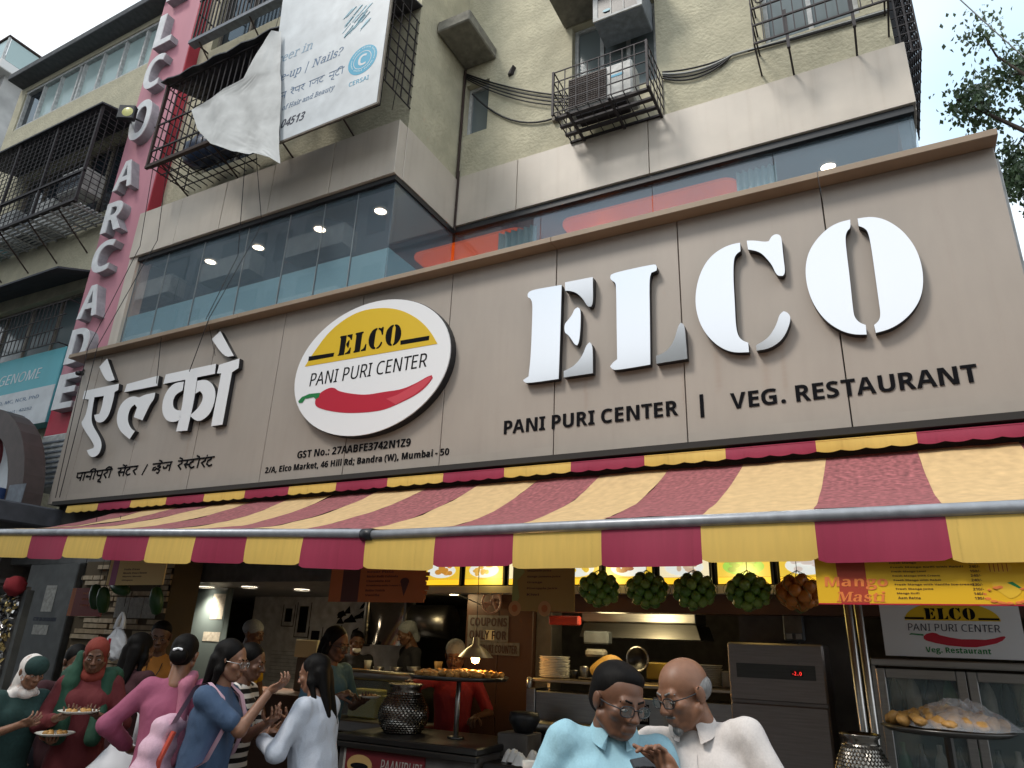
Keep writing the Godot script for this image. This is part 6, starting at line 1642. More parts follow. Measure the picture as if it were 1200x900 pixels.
# ---------------------------------------------------------------- boards that hang from the awning
func hang(o: Node, x0: float, x1: float, y: float, z: float, top: float) -> void:
	for x in [x0, x1]:
		var s := st(); bar(s, Vector3(x, y, z), Vector3(x, top, z), 0.003, 4)
		obj("hanging_wire", done(s), M.cable, o)
func hanging_boards() -> void:
	var t := thing("menu_board", "bright yellow Mango Masti price board hanging at the awning's end", "menu board")
	obj("board", box(-0.36, 0.50, 1.895, 2.24, 0.98, 0.99), M.mango_yellow, t)
	obj("red_border", box(-0.36, 0.50, 1.888, 1.8945, 0.98, 0.991), M.red_print, t)
	obj("red_field", prism_mesh([-0.26, 1.895, -0.14, 1.895, -0.14, 2.24, -0.27, 2.24], 0.9903, 0.991), M.red_brown_print, t)
	lettering(t, "lettering", "Mango", "sans_bold", -0.325, -0.055, 1.965, 2.035, 0.9912, M.orange_print, 0.001, 0.05)
	lettering(t, "lettering", "Masti", "serif_bold", -0.28, -0.075, 1.903, 1.957, 0.9912, M.orange_print, 0.001, 0.2)
	var rows := [["Fresh Mango", 0.11, "250/-"], ["Fresh Mango Kulfi with Rabdi", 0.29, "240/-"], ["Fresh Mango Lassi", 0.14, "150/-"], ["Fresh Mango with Cream", 0.19, "240/-"], ["Fresh Mango with Rabdi", 0.19, "240/-"], ["Fresh Mango with Vanilla Ice-cream", 0.31, "230/-"], ["Fresh Mango Juice", 0.15, "210/-"], ["Mango Kulfi", 0.09, "140/-"], ["Aam Ratna", 0.09, "130/-"]]
	for i in rows.size():
		var y := 2.098 - i * 0.0225
		lettering(t, "price_line", rows[i][0], "sans_bold", -0.035 + 0.002 * i, -0.035 + 0.002 * i + rows[i][1], y, y + 0.0125, 0.9903, M.ink_brown, 0.001, 0.0, 4.0)
		lettering(t, "price", rows[i][2], "sans_bold", 0.28, 0.32, y, y + 0.0125, 0.9903, M.ink_brown, 0.001, 0.0, 4.0)
	var mango := []
	for k in 24:
		var a := TAU * k / 24
		mango.append(0.405 + 0.047 * cos(a) + 0.012 * sin(2 * a)); mango.append(1.965 + 0.038 * sin(a) - 0.014 * cos(a))
	obj("mango_picture", prism_mesh(mango, 0.9903, 0.9915), M.mango_print, t)
	obj("leaf_picture", prism_mesh([0.41, 2.0, 0.43, 2.005, 0.46, 1.975, 0.45, 1.972], 0.9917, 0.9922), M.green_print, t)
	obj("slice_picture", prism_mesh(ellipse(0.39, 2.075, 0.05, 0.028, 20), 0.9903, 0.991), M.mango_print, t)
	for k in 5:
		obj("slice_cut", box(0.355 + k * 0.016, 0.358 + k * 0.016, 2.055, 2.095, 0.9912, 0.9916), M.red_brown_print, t)
	for k in 24:
		var a := rng.randf() * TAU
		obj("splash_picture", prism_mesh(ellipse(0.405 + 0.085 * cos(a), 1.94 + 0.04 * sin(a), 0.006 + 0.008 * rng.randf(), 0.004 + 0.004 * rng.randf(), 8), 0.9903, 0.9906 + 0.0002 * k), M.orange_print, t)
	hang(t, -0.32, 0.46, 2.22, 0.985, 2.27)
	t.position = Vector3(0.02, 0.37, 0.36); t.scale = Vector3(0.93, 0.80, 1)
	t = thing("menu_board", "dim orange-brown price board with an ice cream cone hanging under the awning", "menu board")
	obj("board", box(-3.50, -2.70, 1.90, 2.20, 0.99, 1.0), M.board_orange, t)
	obj("dark_field", box(-3.39, -3.24, 1.90, 2.20, 1.0002, 1.001), M.board_dark, t)
	for i in 7:
		var w: float = [0.14, 0.22, 0.26, 0.2, 0.33, 0.16, 0.12][i]
		lettering(t, "price_line", ["Rajbhog", "Kesar Pista", "Malai Kulfi Falooda", "Chocolate Ice", "Strawberry with Cream Cone", "Butter Scotch", "Vanilla"][i], "sans_bold", -3.18, -3.18 + w, 2.125 - i * 0.031, 2.14 - i * 0.031, 1.0002, M.board_dark, 0.001, 0.0, 4.0)
	obj("cone_picture", prism_mesh([-2.86, 1.94, -2.83, 2.02, -2.89, 2.02], 1.0002, 1.001), M.board_dark, t)
	obj("scoop_picture", prism_mesh(ellipse(-2.86, 2.035, 0.035, 0.025, 16), 1.0012, 1.002), M.board_dark, t)
	for k in 6: obj("torn_edge", box(-2.6995, -2.69 + 0.01 * (k % 3), 1.92 + k * 0.03, 1.945 + k * 0.03, 0.991, 0.999), M.board_orange, t)
	hang(t, -3.4, -2.8, 2.2, 0.995, 2.42)
	t.position = Vector3(-0.02, -0.115, -0.4); t.scale = Vector3(1.088, 1.07, 1)
	t = thing("menu_board", "dim olive price board with two round cut fruits at its foot", "menu board")
	obj("board", box(-2.05, -1.64, 1.87, 2.20, 0.99, 1.0), M.board_olive, t)
	obj("picture_edge", prism_mesh([-2.05, 1.87, -2.0, 1.95, -2.02, 2.05, -1.97, 2.1, -2.0, 2.2, -2.05, 2.2], 1.0002, 1.001), M.board_pale, t)
	for i in 5: lettering(t, "price_line", ["Mosambi Juice", "Ganga Jamuna Juice", "Orange", "Pineapple Juice", "Kiwi"][i], "sans_bold", -1.95, -1.95 + [0.16, 0.22, 0.1, 0.2, 0.08][i], 2.10 - i * 0.035, 2.115 - i * 0.035, 1.0002, M.board_dark, 0.001, 0.0, 4.0)
	for x in [-2.03, -1.83]:
		var f := obj("fruit_picture", prism_mesh(ellipse(x, 1.885, 0.042, 0.045, 24), 1.0002, 1.0015), M.board_fruit, t)
		obj("fruit_core", prism_mesh(ellipse(x, 1.885, 0.02, 0.022, 18), 1.0017, 1.0022), M.board_orange, f)
	hang(t, -2.0, -1.7, 2.2, 0.995, 2.42)
	t.position = Vector3(-0.04, -0.11, -0.4); t.scale = Vector3(1.08, 1.06, 1)
	t = thing("menu_board", "pale yellow price board with a purple stripe hanging over the crowd", "menu board")
	obj("board", box(-5.94, -5.22, 2.01, 2.30, 0.99, 1.0), M.board_yellow_pale, t)
	obj("stripe", box(-5.90, -5.82, 2.01, 2.30, 1.0002, 1.001), M.purple_print, t)
	for i in 4: lettering(t, "price_line", ["Sada Dosa", "Masala Dosa Cheese", "Mysore Masala", "Uttapam"][i], "sans_bold", -5.74, -5.74 + [0.2, 0.3, 0.24, 0.14][i], 2.13 - i * 0.03, 2.145 - i * 0.03, 1.0002, M.board_dark, 0.001, 0.0, 4.0)
	hang(t, -5.85, -5.3, 2.30, 0.995, 2.44)
	t = thing("menu_board", "small red notice board with white heading beside the hanging cucumbers", "menu board")
	obj("board", box(-7.14, -6.68, 1.77, 2.03, 0.49, 0.5), M.red_board, t)
	obj("orange_edge", box(-7.22, -7.1405, 1.77, 2.03, 0.44, 0.49), M.orange_print, t)
	for i in 3: lettering(t, "lettering", ["PANI PURI", "SEV PURI  BHEL", "DAHI PURI"][i], "sans", -7.02, -6.8, 1.97 - i * 0.055, 1.99 - i * 0.055, 0.5002, M.orange_print, 0.001, 0.0, 4.0)
	hang(t, -7.1, -6.72, 2.03, 0.495, 2.72)
	for k in 3:
		tag(obj("paper_notice", box(-7.26 + k * 0.22, -7.05 + k * 0.22, 1.78, 1.98, -0.03, -0.026), M.old_paper), "white paper notice pinned on the stone wall", "notice", "notices on the stone wall")

func fruit() -> void:
	var lime := lathe([Vector2(0, -0.034), Vector2(0.014, -0.031), Vector2(0.029, -0.014), Vector2(0.031, 0.004), Vector2(0.024, 0.022), Vector2(0.009, 0.034), Vector2(0.0, 0.038)], 14)
	var spots := [[-1.72, M.lime, "green limes in a net hanging beside the olive board"], [-1.40, M.lime, "green limes in a net, second from the olive board"], [-1.10, M.lime, "green limes in a net, second from the oranges"], [-0.78, M.lime, "green limes in a net hanging next to the oranges"], [-0.50, M.orange_fruit, "oranges in a net hanging at the end of the row of limes"]]
	for i in spots.size():
		var y := 2.025 - 0.004 * i
		var t := thing("fruit_net", spots[i][2], "fruit bunch", Vector3(spots[i][0] * 0.922, y - 0.029, 0.75), 0.9 * i, "nets of fruit under the awning")
		t.scale = Vector3.ONE * 0.94
		var big := 1.0 if i < 4 else 1.12
		var k := 0
		for q in packed_ball(0.097 if i < 4 else 0.088, 34 if i < 4 else 24, i):
			obj("lime" if i < 4 else "orange", lime, [spots[i][1], M.lime_dark, M.lime_pale][0 if i == 4 else k % 3 if k % 5 else 0], t, Transform3D(Basis.from_euler(Vector3(rng.randf() * 6, rng.randf() * 6, 0)).scaled(Vector3.ONE * big * (0.86 + 0.24 * rng.randf())), q * Vector3(1.04, 0.84, 1.04)))
			k += 1
		var s := st()
		for a in 9:
			var pts := []
			for j in 13:
				var v := j / 12.0
				pts.append(Vector3(0.142 * sin(PI * v) * cos(TAU * a / 9 + v * 1.2), -0.115 + 0.235 * v, 0.142 * sin(PI * v) * sin(TAU * a / 9 + v * 1.2)))
			tube(s, pts, [0.0016], 3, false)
		bar(s, Vector3(0, 0.11, 0), Vector3(0, 0.40, 0), 0.002, 4)
		obj("net", done(s), M.net, t)
	# striped green cucumbers strung over the crowd
	var pod := lathe([Vector2(0, -0.15), Vector2(0.045, -0.125), Vector2(0.068, -0.04), Vector2(0.068, 0.04), Vector2(0.045, 0.125), Vector2(0, 0.15)], 16)
	for p in [[-6.38, 1.93, 0.78, 0.35, 0.0, "tilted dark green melon strung up beside the red notice board"], [-6.2, 1.90, 0.82, -0.12, 0.3, "upright dark green melon touching the tilted one"], [-6.03, 2.0, 0.8, 1.3, 0.0, "dark green melon strung up lying on its side"], [-5.52, 1.90, 0.8, 0.05, 0.2, "single dark green melon hanging apart from the other three"]]:
		var t := thing("hanging_melon", p[5], "melon", Vector3(p[0], p[1], p[2]), 0.0, "melons strung over the crowd")
		obj("melon", pod, M.melon, t, Transform3D(Basis.from_euler(Vector3(p[4], 0, p[3])).scaled(Vector3.ONE * 0.8), Vector3.ZERO))
		var s := st(); bar(s, Vector3(0, 0.1, 0), Vector3(0, 0.42, 0), 0.002, 4)
		obj("string", done(s), M.cable, t)

func packed_ball(r: float, n: int, seed_: int) -> Array:
	# n points spread through a ball, the outer ones on its skin
	var out := []
	for k in n:
		var y := 1.0 - 2.0 * (k + 0.5) / n; var a := k * 2.39996 + seed_
		var rr := r * (0.95 + 0.12 * rng.randf())
		out.append(Vector3(cos(a) * sqrt(1 - y * y), y, sin(a) * sqrt(1 - y * y)) * rr)
	for k in 6: out.append(Vector3(rng.randf() - 0.5, rng.randf() - 0.5, rng.randf() - 0.5) * r * 0.8)
	return out

# ---------------------------------------------------------------- left-hand stall and signs
func street_stalls() -> void:
	# the brown arch over the neighbouring shop
	var t := thing("arch_sign", "brown arched shop sign with white field and maroon roundel, left of the sign board", "sign")
	var outer := []; var inner := []
	for k in 21:
		var a := PI * k / 20
		outer.append(-10.32 + 1.44 * cos(a)); outer.append(2.92 + 1.40 * sin(a))
	var ringp := outer.duplicate()
	for k in 21:
		var a := PI * (20 - k) / 20
		ringp.append(-10.32 + 1.12 * cos(a)); ringp.append(2.92 + 1.12 * sin(a))
	obj("arch", prism_mesh(ringp, 0.1, 0.35), M.arch_brown, t)
	inner = []
	for k in 21: inner.append(-10.32 + 1.115 * cos(PI * k / 20)); inner.append(2.925 + 1.115 * sin(PI * k / 20))
	obj("white_field", prism_mesh(inner, 0.11, 0.16), M.white_vinyl, t)
	obj("roundel", prism_mesh(ellipse(-10.32, 3.62, 0.40, 0.40, 32), 0.161, 0.2), M.maroon_print, t)
	obj("roundel_ring", prism_mesh(ellipse(-10.32, 3.62, 0.2, 0.2, 24), 0.201, 0.21), M.white_vinyl, t)
	obj("grey_plate", box(-9.16, -8.83, 3.0, 3.22, 0.352, 0.362), M.ac_grey, t)
	tag(obj("blue_crate", box(-9.75, -9.3, 2.95, 3.2, 0.2, 0.4, 0.01), M.crate_blue), "dark blue crate standing at the foot of the arched sign", "crate")
	tag(obj("canopy_frame", box(-10.6, -8.5, 2.72, 2.95, 0.0, 0.9, 0.02), M.dark_sheet), "dark sagging canopy roll below the arched sign", "canopy")
	# jewellery hung on a dark rack
	t = thing("jewellery_rack", "dark rack densely hung with glittering silver trinkets", "rack", Vector3(-6.95, 0, 1.25))
	obj("board", box(-0.75, 0.28, 0.2, 1.98, -0.06, -0.02), M.dark_wall, t)
	for g in 3:
		var s := st()
		for k in 420:
			var p := Vector3(-0.72 + 0.98 * rng.randf(), 0.9 + 1.02 * rng.randf(), 0.0 + 0.03 * rng.randf())
			var u := Vector3(rng.randf() - 0.5, rng.randf() - 0.5, rng.randf() - 0.5).normalized() * (0.01 + 0.016 * rng.randf())
			var v := u.cross(Vector3(rng.randf() - 0.5, rng.randf() - 0.5, 1).normalized())
			hexa(s, [p - u - v, p + u - v, p + u + v, p - u + v, p - u * 0.6 - v * 0.6 + Vector3(0, 0, 0.012), p + u * 0.6 - v * 0.6 + Vector3(0, 0, 0.012), p + u * 0.6 + v * 0.6 + Vector3(0, 0, 0.012), p - u * 0.6 + v * 0.6 + Vector3(0, 0, 0.012)])
		var o := obj("trinkets", done(s), [M.steel, M.bottle_dark, M.trinket_gold][g], t)
		o.set_meta("kind", "stuff")
	obj("shelf", box(-0.8, 0.1, 2.0, 2.03, -0.1, 0.2), M.dark_wall, t)
	obj("edge_post", box(0.29, 0.34, 0.15, 1.95, -0.06, 0.0), M.door_grey, t)
	tag(obj("red_cloth_bag", lump(Vector3(0.09, 0.085, 0.08), 3, 0.35), M.red_cloth, null, at(-6.72, 1.98, 1.3)), "bunched red cloth bag on top of the trinket rack", "bag")
	t = thing("carrier_bag", "white plastic carrier bag with a red mark hanging on the stone wall", "bag", Vector3(-5.78, 1.42, 0.9))
	obj("bag", bag_mesh(0.11, 0.26), M.plastic_white, t)
	obj("red_mark", box(-0.03, 0.0, 0.11, 0.17, 0.050, 0.054), M.red_print, t)
	var s2 := st(); bar(s2, Vector3(0, 0.42, 0), Vector3(0, 0.95, 0), 0.002, 4)
	obj("string", done(s2), M.cable, t)

func bag_mesh(w: float, h: float) -> ArrayMesh:
	# a soft bag with two handles
	var n := FastNoiseLite.new(); n.seed = 21; n.frequency = 4.0
	var s := st(); s.set_smooth_group(0)
	var P := func(i: float, j: float) -> Vector3:
		var t := TAU * i / 24.0; var v := j / 12.0
		var r := w * (0.75 + 0.35 * sin(PI * minf(v * 1.1, 1.0))) * (1.0 - 0.55 * maxf(0.0, v - 0.7) / 0.3)
		if j == 0: r = 0.0
		return Vector3(r * cos(t), h * v + 0.02 * n.get_noise_2d(t, v * 3.0), r * 0.42 * sin(t)) + Vector3(1, 0, 1) * 0.02 * n.get_noise_3d(cos(t) * 0.5, v, sin(t) * 0.5)
	for i in 24:
		for j in 12: quad(s, P.call(i, j), P.call(i, j + 1), P.call(fmod(i + 1, 24), j + 1), P.call(fmod(i + 1, 24), j))
	for sg in [-1, 1]:
		tube(s, [Vector3(sg * w * 0.35, h * 0.95, 0), Vector3(sg * w * 0.3, h * 1.25, 0), Vector3(sg * w * 0.05, h * 1.45, 0)], [0.03, 0.018, 0.01], 6)
	return done(s)

# ---------------------------------------------------------------- tree and wires
func tree_and_wires() -> void:
	var t := thing("street_tree", "leafy dark green street tree at the building's sky edge", "tree", Vector3(3.1, 0.0, -3.6))
	var s := st(); s.set_smooth_group(0)
	tube(s, [Vector3(0, -0.15, 0), Vector3(0.05, 2.0, 0), Vector3(-0.02, 4.4, 0.05), Vector3(0.05, 6.2, 0), Vector3(0.1, 8.2, 0)], [0.22, 0.18, 0.15, 0.11, 0.05], 10)
	obj("trunk", done(s), M.bark, t)
	var tips := []
	s = st(); s.set_smooth_group(0)
	var limbs := [[4.6, Vector3(-1.1, 5.9, 0.2)], [5.0, Vector3(-1.2, 6.6, 0.5)], [5.6, Vector3(-1.75, 7.75, 0.5)], [5.2, Vector3(-1.35, 7.0, -0.2)], [6.0, Vector3(-1.3, 8.15, 0.55)], [6.2, Vector3(-0.9, 8.3, 0.0)], [5.4, Vector3(1.0, 7.0, 0.4)], [6.0, Vector3(0.6, 8.3, -0.5)], [5.0, Vector3(0.8, 6.2, 0.8)], [4.4, Vector3(-0.9, 5.3, 0.6)], [4.8, Vector3(-1.05, 6.1, 0.9)]]
	for l in limbs:
		var a := Vector3(0.02, l[0], 0.02); var b: Vector3 = l[1]
		var m := a.lerp(b, 0.5) + Vector3(0, 0.25, 0)
		tube(s, [a, m, b], [0.06, 0.035, 0.01], 6)
		for k in 7:
			var q := m.lerp(b, k / 6.0) + Vector3(rng.randf() - 0.5, rng.randf() - 0.3, rng.randf() - 0.5) * 0.5
			tube(s, [m.lerp(b, k / 6.0), q], [0.012, 0.004], 4)
			tips.append(q)
	obj("branch", done(s), M.bark, t)
	for g in 3:
		s = st()
		for q in tips:
			for k in 60:
				var p: Vector3 = q + Vector3(rng.randfn(), rng.randfn(), rng.randfn()) * 0.12
				var d := Vector3(rng.randf() - 0.5, -0.4 - 0.5 * rng.randf(), rng.randf() - 0.5).normalized()
				var w := d.cross(Vector3(rng.randf() - 0.5, rng.randf(), rng.randf() - 0.5)).normalized()
				var l := 0.048 + 0.035 * rng.randf()
				var mid := p + d * l * 0.5 + d.cross(w) * 0.008
				tri(s, p, mid + w * l * 0.36, p + d * l); tri(s, p, p + d * l, mid - w * l * 0.36)
		var o := obj("leaves", done(s), [M.leaf_a, M.leaf_b, M.leaf_c][g], t)
		o.set_meta("kind", "stuff")
	for w in [[Vector3(0.93, 8.6, -1.7), Vector3(6.5, 9.7, -6.0), 0.35], [Vector3(0.93, 9.0, -1.8), Vector3(3.0, 5.2, -2.6), 0.1], [Vector3(-0.6, 14.2, -1.0), Vector3(7.5, 8.6, -6.5), 0.6]]:
		s = st()
		tube(s, swag(w[0], w[1], w[2], 14), [0.006], 4)
		tag(obj("overhead_wire", done(s), M.cable_grey), "thin overhead wire crossing the pale sky beside the building", "wire", "overhead wires at the sky edge")
# ---------------------------------------------------------------- people: distance fields meshed as surface nets
# a shape is [kind, a, b, ra, rb]: kind 0 a tapered capsule a-b; kind 1 an ellipsoid at a with half axes b (ra = tilt about x, rb = tilt about z); kind 2 the same, cut away
func field_mesh(shapes: Array, cell: float, blend: float, wrinkle := 0.0, seed_ := 1, clip_y := -99.0) -> Array:
	var lo := Vector3.ONE * 99; var hi := -lo
	for p in shapes:
		if p[0] == 2: continue
		if p[0] == 0:
			var r: float = maxf(p[3], p[4])
			lo = lo.min(p[1] - Vector3.ONE * r).min(p[2] - Vector3.ONE * r); hi = hi.max(p[1] + Vector3.ONE * r).max(p[2] + Vector3.ONE * r)
		else:
			var m: float = maxf(p[2].x, maxf(p[2].y, p[2].z))
			lo = lo.min(p[1] - Vector3.ONE * m); hi = hi.max(p[1] + Vector3.ONE * m)
	lo -= Vector3.ONE * cell * 2.5; hi += Vector3.ONE * cell * 2.5
	var nx := int((hi.x - lo.x) / cell) + 2; var ny := int((hi.y - lo.y) / cell) + 2; var nz := int((hi.z - lo.z) / cell) + 2
	var f := PackedFloat32Array(); f.resize(nx * ny * nz); f.fill(9.0)
	var sxy := nx * ny
	for p in shapes:
		var a: Vector3 = p[1]; var b: Vector3 = p[2]
		var kind: int = p[0]
		var plo: Vector3; var phi: Vector3
		var ba := b - a; var bl := maxf(ba.length_squared(), 1e-9)
		var ra: float = p[3]; var rb: float = p[4]
		var inv := Basis.IDENTITY
		if kind == 0:
			var r := maxf(ra, rb) + blend + cell * 2
			plo = a.min(b) - Vector3.ONE * r; phi = a.max(b) + Vector3.ONE * r
		else:
			var r := maxf(b.x, maxf(b.y, b.z)) + blend + cell * 2
			plo = a - Vector3.ONE * r; phi = a + Vector3.ONE * r
			inv = (Basis(Vector3.RIGHT, ra) * Basis(Vector3.BACK, rb)).transposed()
		var i0 := maxi(0, int((plo.x - lo.x) / cell)); var i1 := mini(nx - 1, int((phi.x - lo.x) / cell) + 1)
		var j0 := maxi(0, int((plo.y - lo.y) / cell)); var j1 := mini(ny - 1, int((phi.y - lo.y) / cell) + 1)
		var k0 := maxi(0, int((plo.z - lo.z) / cell)); var k1 := mini(nz - 1, int((phi.z - lo.z) / cell) + 1)
		var inv_r := Vector3(1.0 / b.x, 1.0 / b.y, 1.0 / b.z) if kind > 0 else Vector3.ONE
		for k in range(k0, k1 + 1):
			for j in range(j0, j1 + 1):
				var at_ := k * sxy + j * nx
				var q := lo + Vector3(i0, j, k) * cell - a
				for i in range(i0, i1 + 1):
					var d: float
					if kind == 0:
						var h := clampf(q.dot(ba) / bl, 0.0, 1.0)
						d = (q - ba * h).length() - ra - (rb - ra) * h
					else:
						var e := (inv * q) * inv_r
						var n0 := e.length()
						d = n0 * (n0 - 1.0) / maxf((e * inv_r).length(), 1e-6)
					var v := f[at_ + i]
					if kind == 2:
						d = -d
						var h2 := maxf(blend - absf(v - d), 0.0) / blend
						f[at_ + i] = maxf(v, d) + h2 * h2 * blend * 0.25
					else:
						var h2 := maxf(blend - absf(v - d), 0.0) / blend
						f[at_ + i] = minf(v, d) - h2 * h2 * blend * 0.25
					q.x += cell
	# one vertex in every cell that the surface crosses
	var where := {}
	var vs := PackedVector3Array(); var ns := PackedVector3Array(); var ix := PackedInt32Array()
	var near := cell * 1.8
	var offs := PackedInt32Array([0, 1, nx, nx + 1, sxy, sxy + 1, sxy + nx, sxy + nx + 1])
	var edges := [[0, 1], [2, 3], [4, 5], [6, 7], [0, 2], [1, 3], [4, 6], [5, 7], [0, 4], [1, 5], [2, 6], [3, 7]]
	var corner := [Vector3(0, 0, 0), Vector3(1, 0, 0), Vector3(0, 1, 0), Vector3(1, 1, 0), Vector3(0, 0, 1), Vector3(1, 0, 1), Vector3(0, 1, 1), Vector3(1, 1, 1)]
	var jmin := maxi(0, int((clip_y - lo.y) / cell))
	for k in nz - 1:
		for j in range(jmin, ny - 1):
			var base := k * sxy + j * nx
			for i in nx - 1:
				var v0 := f[base + i]
				if v0 > near or v0 < -near: continue
				var c := PackedFloat32Array(); c.resize(8)
				var mask := 0
				for m in 8:
					c[m] = f[base + i + offs[m]]
					if c[m] < 0.0: mask |= 1 << m
				if mask == 0 or mask == 255: continue
				var sum := Vector3.ZERO; var cnt := 0
				for e in edges:
					var e0: int = e[0]; var e1: int = e[1]
					if ((mask >> e0) & 1) != ((mask >> e1) & 1):
						sum += corner[e0].lerp(corner[e1], c[e0] / (c[e0] - c[e1])); cnt += 1
				where[base + i] = vs.size()
				vs.append(lo + (Vector3(i, j, k) + sum / cnt) * cell)
				ns.append(Vector3(c[1] + c[3] + c[5] + c[7] - c[0] - c[2] - c[4] - c[6], c[2] + c[3] + c[6] + c[7] - c[0] - c[1] - c[4] - c[5], c[4] + c[5] + c[6] + c[7] - c[0] - c[1] - c[2] - c[3]).normalized())
	for key in where:
		var g: int = key
		var v := f[g]
		for ax in 3:
			var step: int = [1, nx, sxy][ax]; var u: int = [nx, sxy, 1][ax]; var w: int = [sxy, 1, nx][ax]
			if (v < 0.0) == (f[g + step] < 0.0): continue
			if not (where.has(g - u) and where.has(g - w) and where.has(g - u - w)): continue
			var a: int = where[g]; var b: int = where[g - u]; var c2: int = where[g - u - w]; var d: int = where[g - w]
			if v < 0.0: ix.append_array(PackedInt32Array([a, c2, b, a, d, c2]))
			else: ix.append_array(PackedInt32Array([a, b, c2, a, c2, d]))
	if wrinkle > 0.0:
		var nf := FastNoiseLite.new(); nf.seed = seed_; nf.frequency = 1.0; nf.fractal_octaves = 2
		for i in vs.size():
			var p := vs[i]
			vs[i] = p + ns[i] * wrinkle * (0.6 * nf.get_noise_3d(p.x * 7.0, p.y * 2.5, p.z * 7.0) + 0.9 * (0.3 - absf(nf.get_noise_3d(p.x * 8.0 + p.y * 3.0, p.y * 3.0 - p.x * 2.0, p.z * 8.0))))
		var acc := PackedVector3Array(); acc.resize(vs.size())
		for t in range(0, ix.size(), 3):
			var nn := (vs[ix[t + 2]] - vs[ix[t]]).cross(vs[ix[t + 1]] - vs[ix[t]])
			for m in 3: acc[ix[t + m]] += nn
		for i in vs.size(): ns[i] = acc[i].normalized() if acc[i].length() > 1e-12 else ns[i]
	return [vs, ns, ix]
func moved(m: Array, xf: Transform3D) -> Array:
	var vs := PackedVector3Array(); var ns := PackedVector3Array()
	for v in m[0]: vs.append(xf * v)
	var nb := xf.basis.inverse().transposed()
	for v in m[1]: ns.append((nb * v).normalized())
	var ix: PackedInt32Array = m[2]
	if xf.basis.determinant() < 0:
		ix = ix.duplicate()
		for t in range(0, ix.size(), 3): var q := ix[t]; ix[t] = ix[t + 1]; ix[t + 1] = q
	return [vs, ns, ix]
func joined(list: Array) -> Array:
	var vs := PackedVector3Array(); var ns := PackedVector3Array(); var ix := PackedInt32Array()
	for m in list:
		var n := vs.size()
		vs.append_array(m[0]); ns.append_array(m[1])
		for i in m[2]: ix.append(i + n)
	return [vs, ns, ix]
func surface(mesh: ArrayMesh, m: Array, mat_: Material) -> void:
	var a := []; a.resize(Mesh.ARRAY_MAX)
	a[Mesh.ARRAY_VERTEX] = m[0]; a[Mesh.ARRAY_NORMAL] = m[1]; a[Mesh.ARRAY_INDEX] = m[2]
	mesh.add_surface_from_arrays(Mesh.PRIMITIVE_TRIANGLES, a)
	mesh.surface_set_material(mesh.get_surface_count() - 1, mat_)
func as_mesh(m: Array) -> ArrayMesh:
	var a := ArrayMesh.new()
	surface(a, m, null)
	return a

func head_shapes(neck: bool) -> Array:
	var s := [[1, Vector3(0, 0.035, -0.012), Vector3(0.073, 0.084, 0.095), 0.0, 0.0], [1, Vector3(0, -0.03, 0.022), Vector3(0.060, 0.083, 0.064), 0.0, 0.0], [1, Vector3(0, -0.088, 0.045), Vector3(0.034, 0.026, 0.034), 0.0, 0.0],
		[0, Vector3(-0.034, 0.022, 0.074), Vector3(0.034, 0.022, 0.074), 0.013, 0.013], [0, Vector3(0, 0.012, 0.084), Vector3(0, -0.030, 0.106), 0.008, 0.0125]]
	for x in [-1, 1]:
		s += [[1, Vector3(x * 0.040, -0.022, 0.056), Vector3(0.024, 0.022, 0.022), 0.0, 0.0], [0, Vector3(x * 0.012, -0.034, 0.092), Vector3(x * 0.012, -0.034, 0.097), 0.0085, 0.0085],
			[1, Vector3(x * 0.079, -0.004, -0.012), Vector3(0.009, 0.032, 0.02), 0.25, x * -0.2], [0, Vector3(x * 0.055, -0.05, 0.0), Vector3(x * 0.03, -0.088, 0.04), 0.022, 0.018], [2, Vector3(x * 0.031, 0.0, 0.094), Vector3(0.014, 0.009, 0.014), 0.0, 0.0]]
	for x in [-1, 1]: s.append([1, Vector3(x * 0.031, 0.004, 0.0725), Vector3(0.0155, 0.009, 0.0135), 0.0, 0.0])
	s += [[0, Vector3(-0.019, -0.061, 0.081), Vector3(0.019, -0.061, 0.081), 0.006, 0.006], [0, Vector3(-0.015, -0.0715, 0.080), Vector3(0.015, -0.0715, 0.080), 0.0075, 0.0075]]
	if neck: s.append([0, Vector3(0, -0.06, -0.022), Vector3(0, -0.19, -0.04), 0.052, 0.058])
	return s
func hand_shapes(curl: float, spread := 0.12, point := false) -> Array:
	# a right hand: wrist at the origin, fingers along -y, palm facing +z, thumb on the +x side
	var s := [[1, Vector3(0, -0.052, 0), Vector3(0.040, 0.050, 0.014), 0.0, 0.0], [0, Vector3(0, 0.02, 0), Vector3(0, -0.03, 0), 0.026, 0.028]]
	var len := [0.074, 0.082, 0.076, 0.060]
	for i in 4:
		var x := 0.030 - 0.0205 * i
		var c := curl * (1.0 + 0.12 * i) * (0.25 if point and i == 0 else 1.0)
		var p := Vector3(x, -0.090 + 0.005 * absf(i - 1.2), 0)
		var ang := 0.15 + c * 0.75
		var side := (1.4 - i) * spread * 0.5
		var r := 0.0092 - 0.0005 * i
		for j in 3:
			var l: float = len[i] * [0.45, 0.31, 0.24][j]
			var q := p + Vector3(sin(side) * l, -cos(ang) * l, sin(ang) * l)
			s.append([0, p, q, r, r * 0.9])
			p = q; r *= 0.9; ang += c * 0.85
	var t := Vector3(0.030, -0.025, 0.006)
	for j in 3:
		var l: float = [0.038, 0.032, 0.025][j]
		var q := t + Vector3(0.75 - 0.35 * j * minf(curl, 1.0), -0.72, 0.25 + 0.35 * curl * j).normalized() * l
		s.append([0, t, q, [0.0125, 0.0105, 0.0095][j], [0.0105, 0.0095, 0.008][j]])
		t = q
	return s
var parts := {}
func head_part(fine: bool) -> Array:
	var key := "head_fine" if fine else "head"
	if not parts.has(key): parts[key] = field_mesh(head_shapes(true), 0.0042 if fine else 0.0075, 0.012)
	return parts[key]
